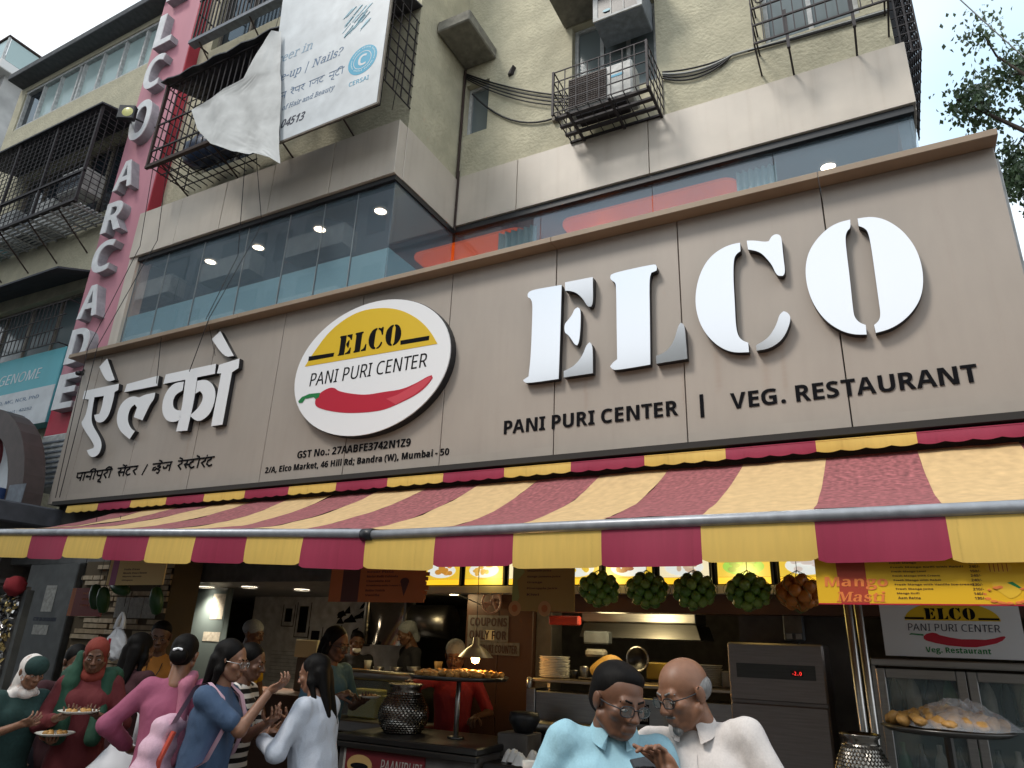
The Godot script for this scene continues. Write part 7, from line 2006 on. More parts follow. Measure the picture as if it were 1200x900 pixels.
func hand_part(curl: float, fine := false, point := false) -> Array:
	var key := "hand%.1f%s%s" % [curl, fine, point]
	if not parts.has(key): parts[key] = field_mesh(hand_shapes(curl, 0.16, point), 0.0035 if fine else 0.0052, 0.006)
	return parts[key]
func ball_part(r: Vector3, n := 12) -> Array:
	var vs := PackedVector3Array(); var ns := PackedVector3Array(); var ix := PackedInt32Array()
	for j in n + 1:
		for i in n * 2 + 1:
			var e := PI * (float(j) / n - 0.5); var t := TAU * i / (n * 2)
			var d := Vector3(cos(e) * cos(t), sin(e), cos(e) * sin(t))
			vs.append(d * r); ns.append(d)
	var w := n * 2 + 1
	for j in n:
		for i in n * 2: ix.append_array(PackedInt32Array([j * w + i, j * w + i + 1, (j + 1) * w + i, j * w + i + 1, (j + 1) * w + i + 1, (j + 1) * w + i]))
	return [vs, ns, ix]

# one person; d holds: at, turn, tall, lean, head_turn, head_nod, hands [right, left] as points in the person's own axes, and the looks
func person(d: Dictionary) -> Node3D:
	var t := thing("person", d.label, "person", Vector3.ZERO, d.turn, d.get("group", ""))
	var lean: float = d.get("lean", 0.05); var wide: float = d.get("wide", 1.0)
	var nod: float = d.get("head_nod", 0.1)
	var floor_y: float = d.get("floor", 0.0)
	var k: float = (d.head_at.y - floor_y) / (0.93 + (0.53 + d.get("neck", 0.14)) * cos(lean) - sin(lean) * 0.03 * (1.0 + nod * 2.0))
	var hip := Vector3(0, 0.93, 0) * k
	var up := Vector3(sin(d.get("side", 0.0)), cos(lean), sin(lean)).normalized()
	var across := (Vector3.RIGHT - up * up.x).normalized()
	var fw := across.cross(up)
	var waist := hip + up * 0.16 * k; var chest := hip + up * 0.36 * k; var neck := hip + up * 0.53 * k
	var head: Vector3 = neck + (up * d.get("neck", 0.14) + fw * 0.03 * (1.0 + nod * 2.0)) * k
	t.position = Vector3(d.head_at.x, floor_y, d.head_at.z) - Basis(Vector3.UP, d.turn) * Vector3(head.x, 0, head.z)
	d.at = t.position; d.tall = 1.72 * k
	var sh := [hip + up * 0.488 * k + across * 0.172 * k * wide, hip + up * 0.488 * k - across * 0.172 * k * wide]
	# local +x is the person's left when facing +z: index 0 is the left arm
	var hands: Array = d.get("hands", [Vector3(0.25, 0.85, 0.12), Vector3(-0.25, 0.85, 0.12)])
	var elbows := []
	if d.has("hands_at"):
		hands = hands.duplicate()
		for i in 2:
			if d.hands_at[i] != Vector3.ZERO: hands[i] = t.transform.affine_inverse() * d.hands_at[i]
	for i in 2:
		var sx := 1.0 if i == 0 else -1.0
		var h: Vector3 = hands[i] * Vector3(1, 1, 1)
		var u := 0.285 * k; var l := 0.255 * k
		var dv: Vector3 = h - sh[i]
		var dist := clampf(dv.length(), 0.09, (u + l) * 0.985)
		h = sh[i] + dv.normalized() * dist
		hands[i] = h
		var x := (u * u - l * l + dist * dist) / (2 * dist)
		var y := sqrt(maxf(u * u - x * x, 0.0))
		var pole: Vector3 = d.get("poles", [Vector3(0.6, -0.7, -0.5), Vector3(-0.6, -0.7, -0.5)])[i]
		var n := dv.normalized()
		pole = (pole - n * pole.dot(n)).normalized()
		elbows.append(sh[i] + n * x + pole * y)
	# the body: one skin from feet to neck, then head and hands on finer grids
	var skin := [[0, hip, waist, 0.105 * k, 0.09 * k], [0, waist, chest, 0.09 * k, 0.095 * k], [0, sh[0] - up * 0.02, sh[1] - up * 0.02, 0.036 * k, 0.036 * k], [0, chest, neck, 0.075 * k, 0.05 * k], [0, neck - up * 0.02, neck + up * 0.06 * k + fw * 0.02, 0.056 * k, 0.05 * k]]
	for i in 2:
		var sx := 1.0 if i == 0 else -1.0
		var hj := hip + Vector3(0.085 * sx, -0.03, 0) * k; var kn := Vector3(0.10 * sx, 0.49, 0.02) * k; var an := Vector3(0.11 * sx, 0.08, -0.01) * k
		skin += [[0, hj, kn, 0.078 * k, 0.052 * k], [0, kn, an, 0.05 * k, 0.035 * k], [0, an, Vector3(0.12 * sx, 0.035, 0.13) * k, 0.036 * k, 0.03 * k]]
		skin += [[0, sh[i] - up * 0.01, elbows[i], 0.038 * k, 0.034 * k], [0, elbows[i], hands[i], 0.036 * k, 0.025 * k]]
	var all := [field_mesh(skin, 0.017, 0.03)]
	var hb := Basis(Vector3.UP, d.get("head_turn", 0.0)) * Basis(Vector3.RIGHT, d.get("head_nod", 0.1)) * Basis(Vector3.BACK, d.get("head_tilt", 0.0))
	var hs: Vector3 = Vector3(1, 1, 1) * k * d.get("head_size", 1.0) * Vector3(d.get("face_wide", 1.0), 1, 1)
	var hx := Transform3D(hb.scaled_local(hs), head)
	all.append(moved(head_part(d.get("fine", false)), hx))
	for i in 2:
		var sx := 1.0 if i == 0 else -1.0
		var dirv: Vector3 = (hands[i] - elbows[i]).normalized()
		var palm: Vector3 = d.get("palms", [Vector3(0, 1, 0.2), Vector3(0, 1, 0.2)])[i]
		var y := -dirv
		if d.has("hand_dirs") and d.hand_dirs[i] != Vector3.ZERO: y = -d.hand_dirs[i].normalized()
		var z := (palm - y * palm.dot(y)).normalized()
		var x := y.cross(z)
		var hbm := Basis(x, y, z)
		if i == 0: hbm = Basis(-x, y, z) # mirrored hand
		all.append(moved(hand_part(d.get("curls", [0.5, 0.5])[i], d.get("fine", false), d.get("point", false)), Transform3D(hbm.scaled_local(Vector3.ONE * k * d.get("hand_size", 0.92)), hands[i])))
	var body := ArrayMesh.new()
	surface(body, joined(all), d.skin)
	var eyes := []; var irises := []; var brows := []
	for x in [-1, 1]:
		eyes.append(moved(ball_part(Vector3(0.0115, 0.0052, 0.009), 8), hx * at(x * 0.031, -0.0035, 0.0785)))
		irises.append(moved(ball_part(Vector3(0.0054, 0.0048, 0.003), 6), hx * at(x * 0.031, -0.0045, 0.0858)))
		brows.append(field_mesh([[0, hx * Vector3(x * 0.013, 0.022, 0.088), hx * Vector3(x * 0.034, 0.027, 0.0835), 0.0042 * k, 0.004 * k], [0, hx * Vector3(x * 0.034, 0.027, 0.0835), hx * Vector3(x * 0.049, 0.020, 0.072), 0.004 * k, 0.0022 * k]], 0.003, 0.004))
	surface(body, joined(eyes), M.eye_white); surface(body, joined(irises), M.eye_dark)
	surface(body, joined(brows), d.get("brow", M.hair_black))
	surface(body, field_mesh([[0, hx * Vector3(-0.018, -0.0655, 0.0862), hx * Vector3(0.018, -0.0655, 0.0862), 0.0026 * k, 0.0026 * k]], 0.003, 0.003), M.lip)
	obj("body", body, null, t)
	# hair or head cover
	var H := func(list: Array) -> Array:
		var out := []
		for q in list:
			if q[0] == 0: out.append([0, hx * q[1], hx * q[2], q[3] * k, q[4] * k])
			else:
				# a turned ellipsoid is drawn in head axes, then moved
				out.append(q)
		return out
	for cover in d.get("covers", []):
		var m := field_mesh(cover.shapes, cover.get("cell", 0.009 if not d.get("fine", false) else 0.006), cover.get("blend", 0.02), cover.get("wrinkle", 0.004), 7)
		obj(cover.name, as_mesh(moved(m, hx)), cover.mat, t)
	# shirt or dress
	var puff: float = d.get("puff", 0.0)
	var belly: float = d.get("belly", 0.0)
	var hem: float = d.get("hem", 0.86)
	var top := [[0, hip + Vector3(0.03, 0, 0), waist + Vector3(0.02, 0, 0), 0.128 * k + puff, 0.118 * k + puff], [0, hip - Vector3(0.03, 0, 0), waist - Vector3(0.02, 0, 0), 0.128 * k + puff, 0.118 * k + puff],
		[0, waist + Vector3(0.04 * k, 0, 0.01), chest + Vector3(0.06 * k, 0, 0.015), 0.105 * k + puff, 0.108 * k + puff], [0, waist - Vector3(0.04 * k, 0, -0.01), chest + Vector3(-0.06 * k, 0, 0.015), 0.105 * k + puff, 0.108 * k + puff],
		[0, sh[0] - up * 0.014 - across * 0.012, sh[1] - up * 0.014 + across * 0.012, 0.054 * k + puff * 0.3, 0.054 * k + puff * 0.3], [0, chest, neck - up * 0.03 * k, 0.10 * k, 0.066 * k]]
	if belly > 0: top.append([1, waist + fw * 0.05, Vector3(0.13 * k, 0.15 * k, 0.10 * k + belly), 0.0, 0.0])
	if d.get("bust", 0.0) > 0:
		for sx in [-1, 1]: top.append([1, chest + fw * 0.075 * k + Vector3(sx * 0.075 * k, 0, 0), Vector3(0.07, 0.075, 0.06) * k, 0.0, 0.0])
	top.append([0, hip, Vector3(0, hem, 0) * k, 0.135 * k + puff, (0.145 + 0.09 * maxf(0.0, 0.86 - hem)) * k + puff])
	if hem < 0.7:
		for sx in [-1, 1]: top.append([0, hip + Vector3(sx * 0.05, 0, 0), Vector3(sx * 0.10, hem, 0) * k, 0.12 * k, 0.15 * k])
	var sleeve: float = d.get("sleeve", 0.5) # 1 reaches the elbow, 2 the wrist
	for i in 2:
		var e: Vector3 = elbows[i]
		if sleeve <= 1.0: top.append([0, sh[i] - up * 0.008, sh[i].lerp(e, sleeve), 0.053 * k + puff * 0.4, 0.050 * k + puff * 0.9])
		else:
			top += [[0, sh[i] - up * 0.008, e, 0.053 * k + puff * 0.4, 0.045 * k + puff * 0.6], [0, e, e.lerp(hands[i], sleeve - 1.0), 0.045 * k + puff * 0.6, 0.036 * k + puff * 0.6]]
	obj("top" if hem > 0.7 else "dress", as_mesh(field_mesh(top, d.get("cloth_cell", 0.0145), 0.035, d.get("wrinkle", 0.006), int(d.tall * 1000))), d.top, t)
	var low := []
	for i in 2:
		var sx := 1.0 if i == 0 else -1.0
		var hj := hip + Vector3(0.08 * sx, -0.02, 0) * k; var kn := Vector3(0.10 * sx, 0.49, 0.02) * k; var an := Vector3(0.11 * sx, 0.09, -0.01) * k
		low += [[0, hj, kn, 0.098 * k, 0.075 * k], [0, kn, an, 0.072 * k, 0.06 * k]]
	low.append([0, hip + Vector3(-0.04, 0.03, 0), hip + Vector3(0.04, 0.03, 0), 0.118 * k, 0.118 * k])
	obj("trousers", as_mesh(field_mesh(low, 0.02, 0.03, 0.006, 3)), d.get("low", M.cloth_dark), t)
	for i in 2:
		var sx := 1.0 if i == 0 else -1.0
		obj("shoe", as_mesh(field_mesh([[0, Vector3(0.11 * sx, 0.045, -0.04) * k, Vector3(0.125 * sx, 0.035, 0.15) * k, 0.044 * k, 0.038 * k], [0, Vector3(0.11 * sx, 0.08, -0.02) * k, Vector3(0.11 * sx, 0.05, -0.03) * k, 0.045 * k, 0.045 * k]], 0.012, 0.02)), M.shoe, t)
	t.set_meta("joints", null); t.remove_meta("joints")
	if d.get("glasses", false): glasses(t, hx, d.get("glasses_mat", M.black_frame))
	if d.has("collar"): collar(t, neck, up, fw, k, d.collar)
	d.head_xf = hx; d.joints = {"hands": hands, "elbows": elbows, "sh": sh, "chest": chest, "neck": neck, "waist": waist, "up": up, "fw": fw}
	return t

func glasses(t: Node, hx: Transform3D, m: Material) -> void:
	var s := st(); s.set_smooth_group(0)
	for x in [-1, 1]:
		var ring := []
		for j in 21:
			var a := TAU * j / 20
			ring.append(hx * Vector3(x * 0.033 + 0.024 * pow(absf(cos(a)), 0.7) * signf(cos(a)), -0.003 + 0.017 * pow(absf(sin(a)), 0.7) * signf(sin(a)), 0.103 - 0.004 * absf(cos(a) + x) * 1.0))
		tube(s, ring, [0.0022], 5, false)
		tube(s, [hx * Vector3(x * 0.057, 0.004, 0.099), hx * Vector3(x * 0.078, 0.004, 0.05), hx * Vector3(x * 0.082, 0.006, -0.01), hx * Vector3(x * 0.082, -0.018, -0.025)], [0.0022], 5)
	tube(s, [hx * Vector3(-0.010, 0.002, 0.104), hx * Vector3(0.0, 0.005, 0.106), hx * Vector3(0.010, 0.002, 0.104)], [0.0022], 5)
	var g := obj("glasses", done(s), m, t)
	s = st()
	for x in [-1, 1]:
		var c: Vector3 = hx * Vector3(x * 0.033, -0.003, 0.102)
		for j in 16:
			var a0 := TAU * j / 16; var a1 := TAU * (j + 1) / 16
			tri(s, c, hx * Vector3(x * 0.033 + 0.0235 * cos(a0), -0.003 + 0.0165 * sin(a0), 0.1015), hx * Vector3(x * 0.033 + 0.0235 * cos(a1), -0.003 + 0.0165 * sin(a1), 0.1015))
	obj("lens", done(s), M.clear_pane, g)

func collar(t: Node, neck: Vector3, up: Vector3, fw: Vector3, k: float, m: Material) -> void:
	# a shirt collar standing round the neck, open at the throat, with two leaves, and a buttoned placket
	var s := st(); s.set_smooth_group(0)
	var c := neck + up * 0.022 * k
	var P := func(a: float, v: float) -> Vector3:
		var r := (0.066 + 0.024 * v) * k
		var h := (0.045 - 0.055 * v) * k - 0.012 * k * pow(absf(sin(a / 2.0)), 0.0)
		var front := cos(a) # 1 at the throat
		return c + Vector3(sin(a) * r * 1.02, 0, 0) + fw * (front * r + 0.012 * k) + up * (h - 0.03 * k * maxf(0.0, front) - 0.02 * k * v * maxf(0.0, front))
	for i in 40:
		var a0 := 0.42 + (TAU - 0.84) * i / 40; var a1 := 0.42 + (TAU - 0.84) * (i + 1) / 40
		for j in 3: quad(s, P.call(a0, j / 3.0), P.call(a0, (j + 1) / 3.0), P.call(a1, (j + 1) / 3.0), P.call(a1, j / 3.0))
	for sx in [-1.0, 1.0]:
		var a := 0.42 if sx > 0 else TAU - 0.42
		var b := 0.95 if sx > 0 else TAU - 0.95
		var tip: Vector3 = c + Vector3(sx * 0.055 * k, 0, 0) + fw * 0.104 * k - up * 0.058 * k
		tri(s, P.call(a, 1.0), tip, P.call(b, 1.0)); tri(s, P.call(a, 0.3), P.call(a, 1.0), tip)
	obj("collar", done(s), m, t)

const UPV := Vector3.UP
func short_hair() -> Array: return [[1, Vector3(0, 0.052, -0.026), Vector3(0.079, 0.076, 0.092), 0.0, 0.0], [1, Vector3(0, 0.0, -0.058), Vector3(0.073, 0.07, 0.054), 0.0, 0.0], [1, Vector3(0.010, 0.080, 0.012), Vector3(0.056, 0.036, 0.058), -0.15, -0.12]]
func long_hair(l: float, side := 0.0) -> Array:
	var out := [[1, Vector3(0, 0.050, -0.028), Vector3(0.083, 0.085, 0.098), 0.0, 0.0], [1, Vector3(0, -0.02, -0.06), Vector3(0.08, 0.09, 0.055), 0.0, 0.0]]
	for i in 6: # locks of unequal length
		var x := -0.06 + 0.024 * i
		out.append([0, Vector3(x + side * 0.3, 0.0, -0.075 - 0.012 * sin(i * 1.9)), Vector3(x * 0.8 + side, -l * (0.82 + 0.18 * sin(i * 2.3 + 1.0)), -0.095 - 0.014 * cos(i * 1.3)), 0.034, 0.016])
	for x in [-1.0, 1.0]:
		out.append([0, Vector3(0.066 * x, 0.04, -0.015), Vector3(0.082 * x, -0.05, -0.02), 0.02, 0.024])
		out.append([0, Vector3(0.082 * x, -0.05, -0.02), Vector3(0.078 * x, -minf(l, 0.2), -0.045), 0.024, 0.014])
	return out
func bun_hair() -> Array: return [[1, Vector3(0, 0.050, -0.026), Vector3(0.083, 0.084, 0.098), 0.0, 0.0], [1, Vector3(0, 0.0, -0.06), Vector3(0.074, 0.075, 0.055), 0.0, 0.0], [1, Vector3(0, -0.02, -0.125), Vector3(0.055, 0.05, 0.04), 0.0, 0.0]]
func scarf(l: float) -> Array: return [[1, Vector3(0, 0.040, -0.020), Vector3(0.083, 0.090, 0.102), 0.0, 0.0], [1, Vector3(0, -0.05, -0.03), Vector3(0.083, 0.095, 0.078), 0.0, 0.0], [0, Vector3(-0.05, -0.145, 0.0), Vector3(0.05, -0.145, 0.0), 0.045, 0.045], [0, Vector3(-0.02, -0.15, 0.03), Vector3(0.02, -0.15, 0.03), 0.035, 0.035], [0, Vector3(0.0, -0.1, -0.05), Vector3(0, -l, -0.09), 0.075, 0.08], [0, Vector3(-0.10, -0.185, -0.02), Vector3(0.10, -0.185, -0.02), 0.045, 0.045], [2, Vector3(0, -0.02, 0.1), Vector3(0.060, 0.080, 0.080), 0.0, 0.0]]

func people() -> void:
	# two men bent over a telephone
	var d := {"label": "man in light blue collared shirt and glasses looking down beside the white-shirted man", "head_at": Vector3(-0.905, 1.492, 2.35), "turn": 0.52, "side": 0.11, "lean": 0.10, "head_turn": 0.46, "head_nod": 0.26, "head_tilt": -0.06, "fine": true, "neck": 0.112, "head_size": 1.05, "face_wide": 1.07, "skin": M.skin_a, "glasses": true, "wide": 1.04, "puff": 0.010, "belly": 0.03, "sleeve": 1.0, "top": M.shirt_blue, "collar": M.shirt_blue, "cloth_cell": 0.0095, "wrinkle": 0.009,
		"hands": [Vector3(0.16, 1.06, 0.30), Vector3(-0.30, 0.88, 0.1)], "covers": [{"name": "hair", "shapes": short_hair(), "mat": M.hair_black, "wrinkle": 0.003}]}
	var t := person(d)
	placket(t, d, M.shirt_blue)
	d = {"label": "balding man with grey goatee in a white shirt, hand raised over the phone", "head_at": Vector3(-0.725, 1.523, 2.165), "turn": -0.02, "side": -0.16, "lean": 0.10, "head_turn": -0.62, "head_nod": 0.30, "head_tilt": 0.05, "fine": true, "neck": 0.112, "head_size": 1.03, "skin": M.skin_b, "brow": M.hair_grey, "glasses": true, "wide": 1.06, "puff": 0.010, "belly": 0.04, "sleeve": 1.2, "top": M.shirt_white, "collar": M.shirt_white, "cloth_cell": 0.0095, "wrinkle": 0.009, "point": true, "hand_size": 0.98,
		"hands": [Vector3(0.32, 0.95, 0.18), Vector3(-0.16, 1.30, 0.33)], "hands_at": [Vector3.ZERO, Vector3(-0.668, 1.292, 2.50)], "poles": [Vector3(0.7, -0.7, -0.3), Vector3(-0.2, -1.0, -0.2)], "palms": [Vector3(0, 1, 0), Vector3(-0.2, -0.3, 0.9)], "hand_dirs": [Vector3.ZERO, Vector3(-0.62, 0.72, 0.10)], "curls": [0.5, 0.5],
		"covers": [{"name": "hair", "shapes": [[1, Vector3(0, 0.010, -0.040), Vector3(0.0765, 0.058, 0.0715), 0.0, 0.0], [2, Vector3(0, 0.09, 0.0), Vector3(0.09, 0.065, 0.14), 0.0, 0.0]], "mat": M.hair_grey, "wrinkle": 0.004, "blend": 0.008}, {"name": "goatee", "shapes": [[1, Vector3(0, -0.100, 0.066), Vector3(0.022, 0.02, 0.017), 0.0, 0.0], [0, Vector3(-0.022, -0.054, 0.084), Vector3(0.022, -0.054, 0.084), 0.0045, 0.0045]], "mat": M.hair_grey, "cell": 0.004, "blend": 0.006, "wrinkle": 0.003}]}
	t = person(d)
	placket(t, d, M.shirt_white)
	var ph := thing("mobile_phone", "black mobile phone held between the two men", "phone", Vector3(-0.745, 1.29, 2.52))
	ph.rotation = Vector3(-0.9, 0.4, 0.3)
	obj("case", box(-0.038, 0.038, -0.078, 0.078, -0.005, 0.004, 0.006), M.black_frame, ph)
	obj("screen", box(-0.034, 0.034, -0.072, 0.072, 0.0042, 0.005), M.bottle_dark, ph)
	# the vendor behind the cart
	d = {"label": "vendor in a red shirt with grey cap and moustache behind the pani puri cart", "head_at": Vector3(-3.35, 1.557, -0.50), "turn": 0.45, "lean": 0.06, "head_turn": -0.05, "head_nod": 0.28, "skin": M.skin_c, "sleeve": 0.9, "top": M.shirt_red, "wide": 1.05, "hands": [Vector3(0.22, 1.12, 0.30), Vector3(-0.40, 1.33, 0.36)], "hands_at": [Vector3.ZERO, Vector3(-3.44, 1.36, 0.0)], "poles": [Vector3(0.6, -0.7, -0.5), Vector3(-0.8, -0.5, 0.0)], "curls": [0.6, 0.9], "palms": [Vector3(0, -1, 0), Vector3(0, -1, 0)],
		"covers": [{"name": "cap", "shapes": [[1, Vector3(0, 0.062, -0.02), Vector3(0.084, 0.076, 0.102), 0.1, 0.0]], "mat": M.cap_grey}, {"name": "moustache", "shapes": [[0, Vector3(0, -0.050, 0.092), Vector3(0.026, -0.057, 0.082), 0.006, 0.004], [0, Vector3(0, -0.050, 0.092), Vector3(-0.026, -0.057, 0.082), 0.006, 0.004]], "mat": M.hair_black, "cell": 0.004, "blend": 0.005, "wrinkle": 0.0}]}
	person(d)
	d = {"label": "long-haired man with glasses in a blue T-shirt holding a plate beside the cart", "head_at": Vector3(-3.90, 1.615, 0.36), "turn": 1.5, "lean": 0.06, "head_turn": 0.1, "head_nod": 0.22, "skin": M.skin_c, "glasses": true, "sleeve": 0.8, "top": M.shirt_steel_blue, "hands": [Vector3(0.16, 1.22, 0.26), Vector3(-0.10, 1.26, 0.26)], "palms": [Vector3(0, 1, 0), Vector3(0.5, -0.5, 0)], "curls": [0.4, 0.9], "covers": [{"name": "hair", "shapes": long_hair(0.10), "mat": M.hair_black}]}
	t = person(d)
	plate_in(t.transform * (d.joints.hands[0] + Vector3(-0.02, 0.03, 0.09)), "small plate of snacks in the hands of the blue T-shirted man", 0.085)
	# the women in the queue
	d = {"label": "woman in a loose white kurta with long black hair, seen from behind by the cart", "head_at": Vector3(-3.14, 1.452, 1.42), "turn": -1.45, "lean": 0.08, "head_turn": 0.15, "head_nod": 0.20, "skin": M.skin_b, "sleeve": 1.9, "puff": 0.012, "hem": 0.5, "top": M.kurta_white, "bust": 1.0, "wide": 0.88, "head_size": 0.95, "wrinkle": 0.009, "cloth_cell": 0.012, "hands": [Vector3(0.12, 1.10, 0.30), Vector3(-0.06, 1.18, 0.26)], "covers": [{"name": "hair", "shapes": long_hair(0.34, -0.02), "mat": M.hair_black, "wrinkle": 0.004}]}
	person(d)
	d = {"label": "woman in a blue T-shirt and glasses with a pink backpack, forearm raised", "head_at": Vector3(-3.40, 1.512, 1.82), "turn": 1.95, "lean": 0.06, "head_turn": 0.0, "head_nod": 0.15, "skin": M.skin_b, "sleeve": 0.75, "puff": 0.008, "top": M.shirt_denim, "bust": 1.0, "wide": 0.88, "head_size": 0.95, "glasses": true, "glasses_mat": M.steel, "wrinkle": 0.008, "cloth_cell": 0.012, "hands": [Vector3(0.10, 1.20, 0.30), Vector3(-0.16, 1.36, 0.36)], "hands_at": [Vector3.ZERO, Vector3(-3.17, 1.37, 1.72)], "poles": [Vector3(0.5, -0.9, 0.1), Vector3(-0.2, -1.0, 0.3)], "palms": [Vector3(0, 1, 0), Vector3(0.3, 0.6, -0.6)], "hand_dirs": [Vector3.ZERO, Vector3(0.1, 0.5, 0.8)], "curls": [0.6, 0.5], "covers": [{"name": "hair", "shapes": long_hair(0.26, 0.0), "mat": M.hair_black, "wrinkle": 0.004}]}
	t = person(d)
	backpack(t, d)
	d = {"label": "woman in a pink kurta seen from behind, black hair tied up with a white clip", "head_at": Vector3(-3.82, 1.527, 1.80), "turn": 3.85, "lean": 0.05, "head_turn": -0.1, "head_nod": 0.18, "skin": M.skin_b, "sleeve": 1.85, "puff": 0.012, "hem": 0.45, "top": M.kurta_pink, "bust": 1.0, "wide": 0.88, "head_size": 0.95, "wrinkle": 0.008, "cloth_cell": 0.012, "hands": [Vector3(0.24, 1.02, 0.20), Vector3(-0.12, 1.02, 0.26)], "poles": [Vector3(1.0, -0.5, -0.5), Vector3(-0.9, -0.5, -0.4)], "covers": [{"name": "hair", "shapes": bun_hair(), "mat": M.hair_black}]}
	t = person(d)
	obj("hair_clip", as_mesh(moved(field_mesh([[0, Vector3(-0.02, 0.012, -0.158), Vector3(0.0, 0.018, -0.163), 0.009, 0.006], [0, Vector3(0.0, 0.018, -0.163), Vector3(0.024, 0.01, -0.158), 0.006, 0.01]], 0.004, 0.004), d.head_xf)), M.white_acrylic, t)
	obj("shawl", as_mesh(field_mesh([[0, Vector3(-0.07, 1.37, -0.09), Vector3(-0.08, 1.0, -0.14), 0.035, 0.04], [0, Vector3(-0.07, 1.37, -0.09), Vector3(-0.08, 1.42, 0.02), 0.035, 0.03]], 0.014, 0.03, 0.01)), M.kurta_pink_pale, t)
	d = {"label": "woman with a red headscarf and green shawl looking down at her plate", "head_at": Vector3(-4.78, 1.49, 1.715), "turn": 0.9, "lean": 0.07, "head_turn": 0.0, "head_nod": 0.26, "skin": M.skin_c, "sleeve": 1.6, "puff": 0.012, "hem": 0.45, "top": M.kurta_red, "bust": 1.0, "wide": 0.88, "head_size": 0.95, "hands": [Vector3(0.12, 1.14, 0.30), Vector3(-0.10, 1.14, 0.30)], "palms": [Vector3(0, 1, 0), Vector3(0, 1, 0)], "covers": [{"name": "headscarf", "shapes": scarf(0.2), "mat": M.scarf_red, "wrinkle": 0.004}]}
	t = person(d)
	obj("shawl", as_mesh(field_mesh([[0, Vector3(0.10, 1.36, 0.04), Vector3(0.09, 1.0, 0.17), 0.05, 0.05], [0, Vector3(-0.11, 1.38, 0.02), Vector3(-0.12, 1.02, 0.15), 0.055, 0.06], [0, Vector3(-0.13, 1.36, -0.03), Vector3(0.13, 1.36, -0.03), 0.06, 0.06], [0, Vector3(-0.088, 1.49, 0.03), Vector3(-0.11, 1.33, 0.07), 0.03, 0.05]], 0.014, 0.03, 0.012)), M.shawl_green, t)
	plate_in(t.transform * Vector3(0.0, 1.17, 0.40), "white plate held by the woman in the red headscarf", 0.115)
	d = {"label": "woman in a white flowered headscarf and dark green dress eating from a plate", "head_at": Vector3(-4.96, 1.382, 2.0), "turn": 1.5, "lean": 0.16, "head_turn": 0.05, "head_nod": 0.25, "skin": M.skin_b, "sleeve": 1.1, "puff": 0.014, "hem": 0.45, "top": M.dress_green, "bust": 1.0, "wide": 0.88, "head_size": 0.95, "hands": [Vector3(0.12, 1.0, 0.32), Vector3(-0.10, 1.10, 0.34)], "palms": [Vector3(0, 1, 0), Vector3(0, 0.3, -0.8)], "covers": [{"name": "headscarf", "shapes": scarf(0.22), "mat": M.scarf_floral, "wrinkle": 0.008}, {"name": "cap", "shapes": [[1, Vector3(0, 0.055, 0.035), Vector3(0.083, 0.078, 0.075), 0.0, 0.0]], "mat": M.dress_green}]}
	t = person(d)
	plate_in(t.transform * Vector3(0.08, 1.04, 0.42), "white plate held by the woman in the flowered headscarf", 0.11)
	d = {"label": "woman with very long black hair in a maroon top, back turned, near the stone wall", "head_at": Vector3(-4.99, 1.52, 1.235), "turn": 3.2, "lean": 0.05, "skin": M.skin_c, "sleeve": 1.5, "hem": 0.6, "top": M.cloth_maroon, "covers": [{"name": "hair", "shapes": long_hair(0.4, 0.02), "mat": M.hair_black, "wrinkle": 0.004}]}
	person(d)
	d = {"label": "dark-haired man in an orange shirt with an identity badge on his chest", "head_at": Vector3(-5.51, 1.616, 0.70), "turn": 0.8, "lean": 0.04, "head_nod": 0.2, "skin": M.skin_c, "sleeve": 0.8, "top": M.shirt_orange, "covers": [{"name": "hair", "shapes": short_hair(), "mat": M.hair_black}]}
	t = person(d)
	obj("badge", box(-0.03, 0.03, 1.14, 1.23, 0.165, 0.17), M.old_paper, t)
	obj("badge_cord", loop_cord(), M.cable, t)
	d = {"label": "shop worker in a yellow T-shirt and grey hair net inside the entrance", "head_at": Vector3(-5.30, 1.668, -0.11), "floor": 0.15, "turn": 1.8, "lean": 0.04, "head_nod": 0.15, "skin": M.skin_c, "sleeve": 0.8, "top": M.shirt_yellow, "covers": [{"name": "hair_net", "shapes": [[1, Vector3(0, 0.055, -0.022), Vector3(0.086, 0.082, 0.104), 0.0, 0.0]], "mat": M.cap_grey}]}
	person(d)
	d = {"label": "person in a black and white striped T-shirt behind the pink backpack woman", "head_at": Vector3(-3.80, 1.488, 1.29), "turn": 2.0, "lean": 0.05, "head_nod": 0.2, "skin": M.skin_c, "sleeve": 0.9, "top": M.shirt_striped, "hands": [Vector3(0.12, 1.1, 0.3), Vector3(-0.12, 1.1, 0.3)], "covers": [{"name": "hair", "shapes": bun_hair(), "mat": M.hair_black}]}
	person(d)
	d = {"label": "cook with a grey cloth cap working at the preparation counter", "head_at": Vector3(-4.80, 1.74, -1.80), "floor": 0.15, "turn": -0.6, "lean": 0.08, "head_nod": 0.35, "skin": M.skin_c, "sleeve": 1.5, "top": M.cloth_dark, "covers": [{"name": "cap", "shapes": [[1, Vector3(0, 0.05, -0.03), Vector3(0.086, 0.086, 0.108), 0.0, 0.0], [0, Vector3(0, 0.0, -0.09), Vector3(0, -0.09, -0.10), 0.05, 0.04]], "mat": M.cap_grey}]}
	person(d)
	d = {"label": "cook with a white face mask under the chin beside the polished hood", "head_at": Vector3(-5.36, 1.635, -1.67), "floor": 0.15, "turn": 0.9, "lean": 0.05, "head_nod": 0.25, "skin": M.skin_c, "sleeve": 0.9, "top": M.cloth_dark, "covers": [{"name": "hair", "shapes": short_hair(), "mat": M.hair_black}, {"name": "mask", "shapes": [[1, Vector3(0, -0.075, 0.062), Vector3(0.05, 0.035, 0.042), 0.0, 0.0]], "mat": M.napkin}]}
	person(d)
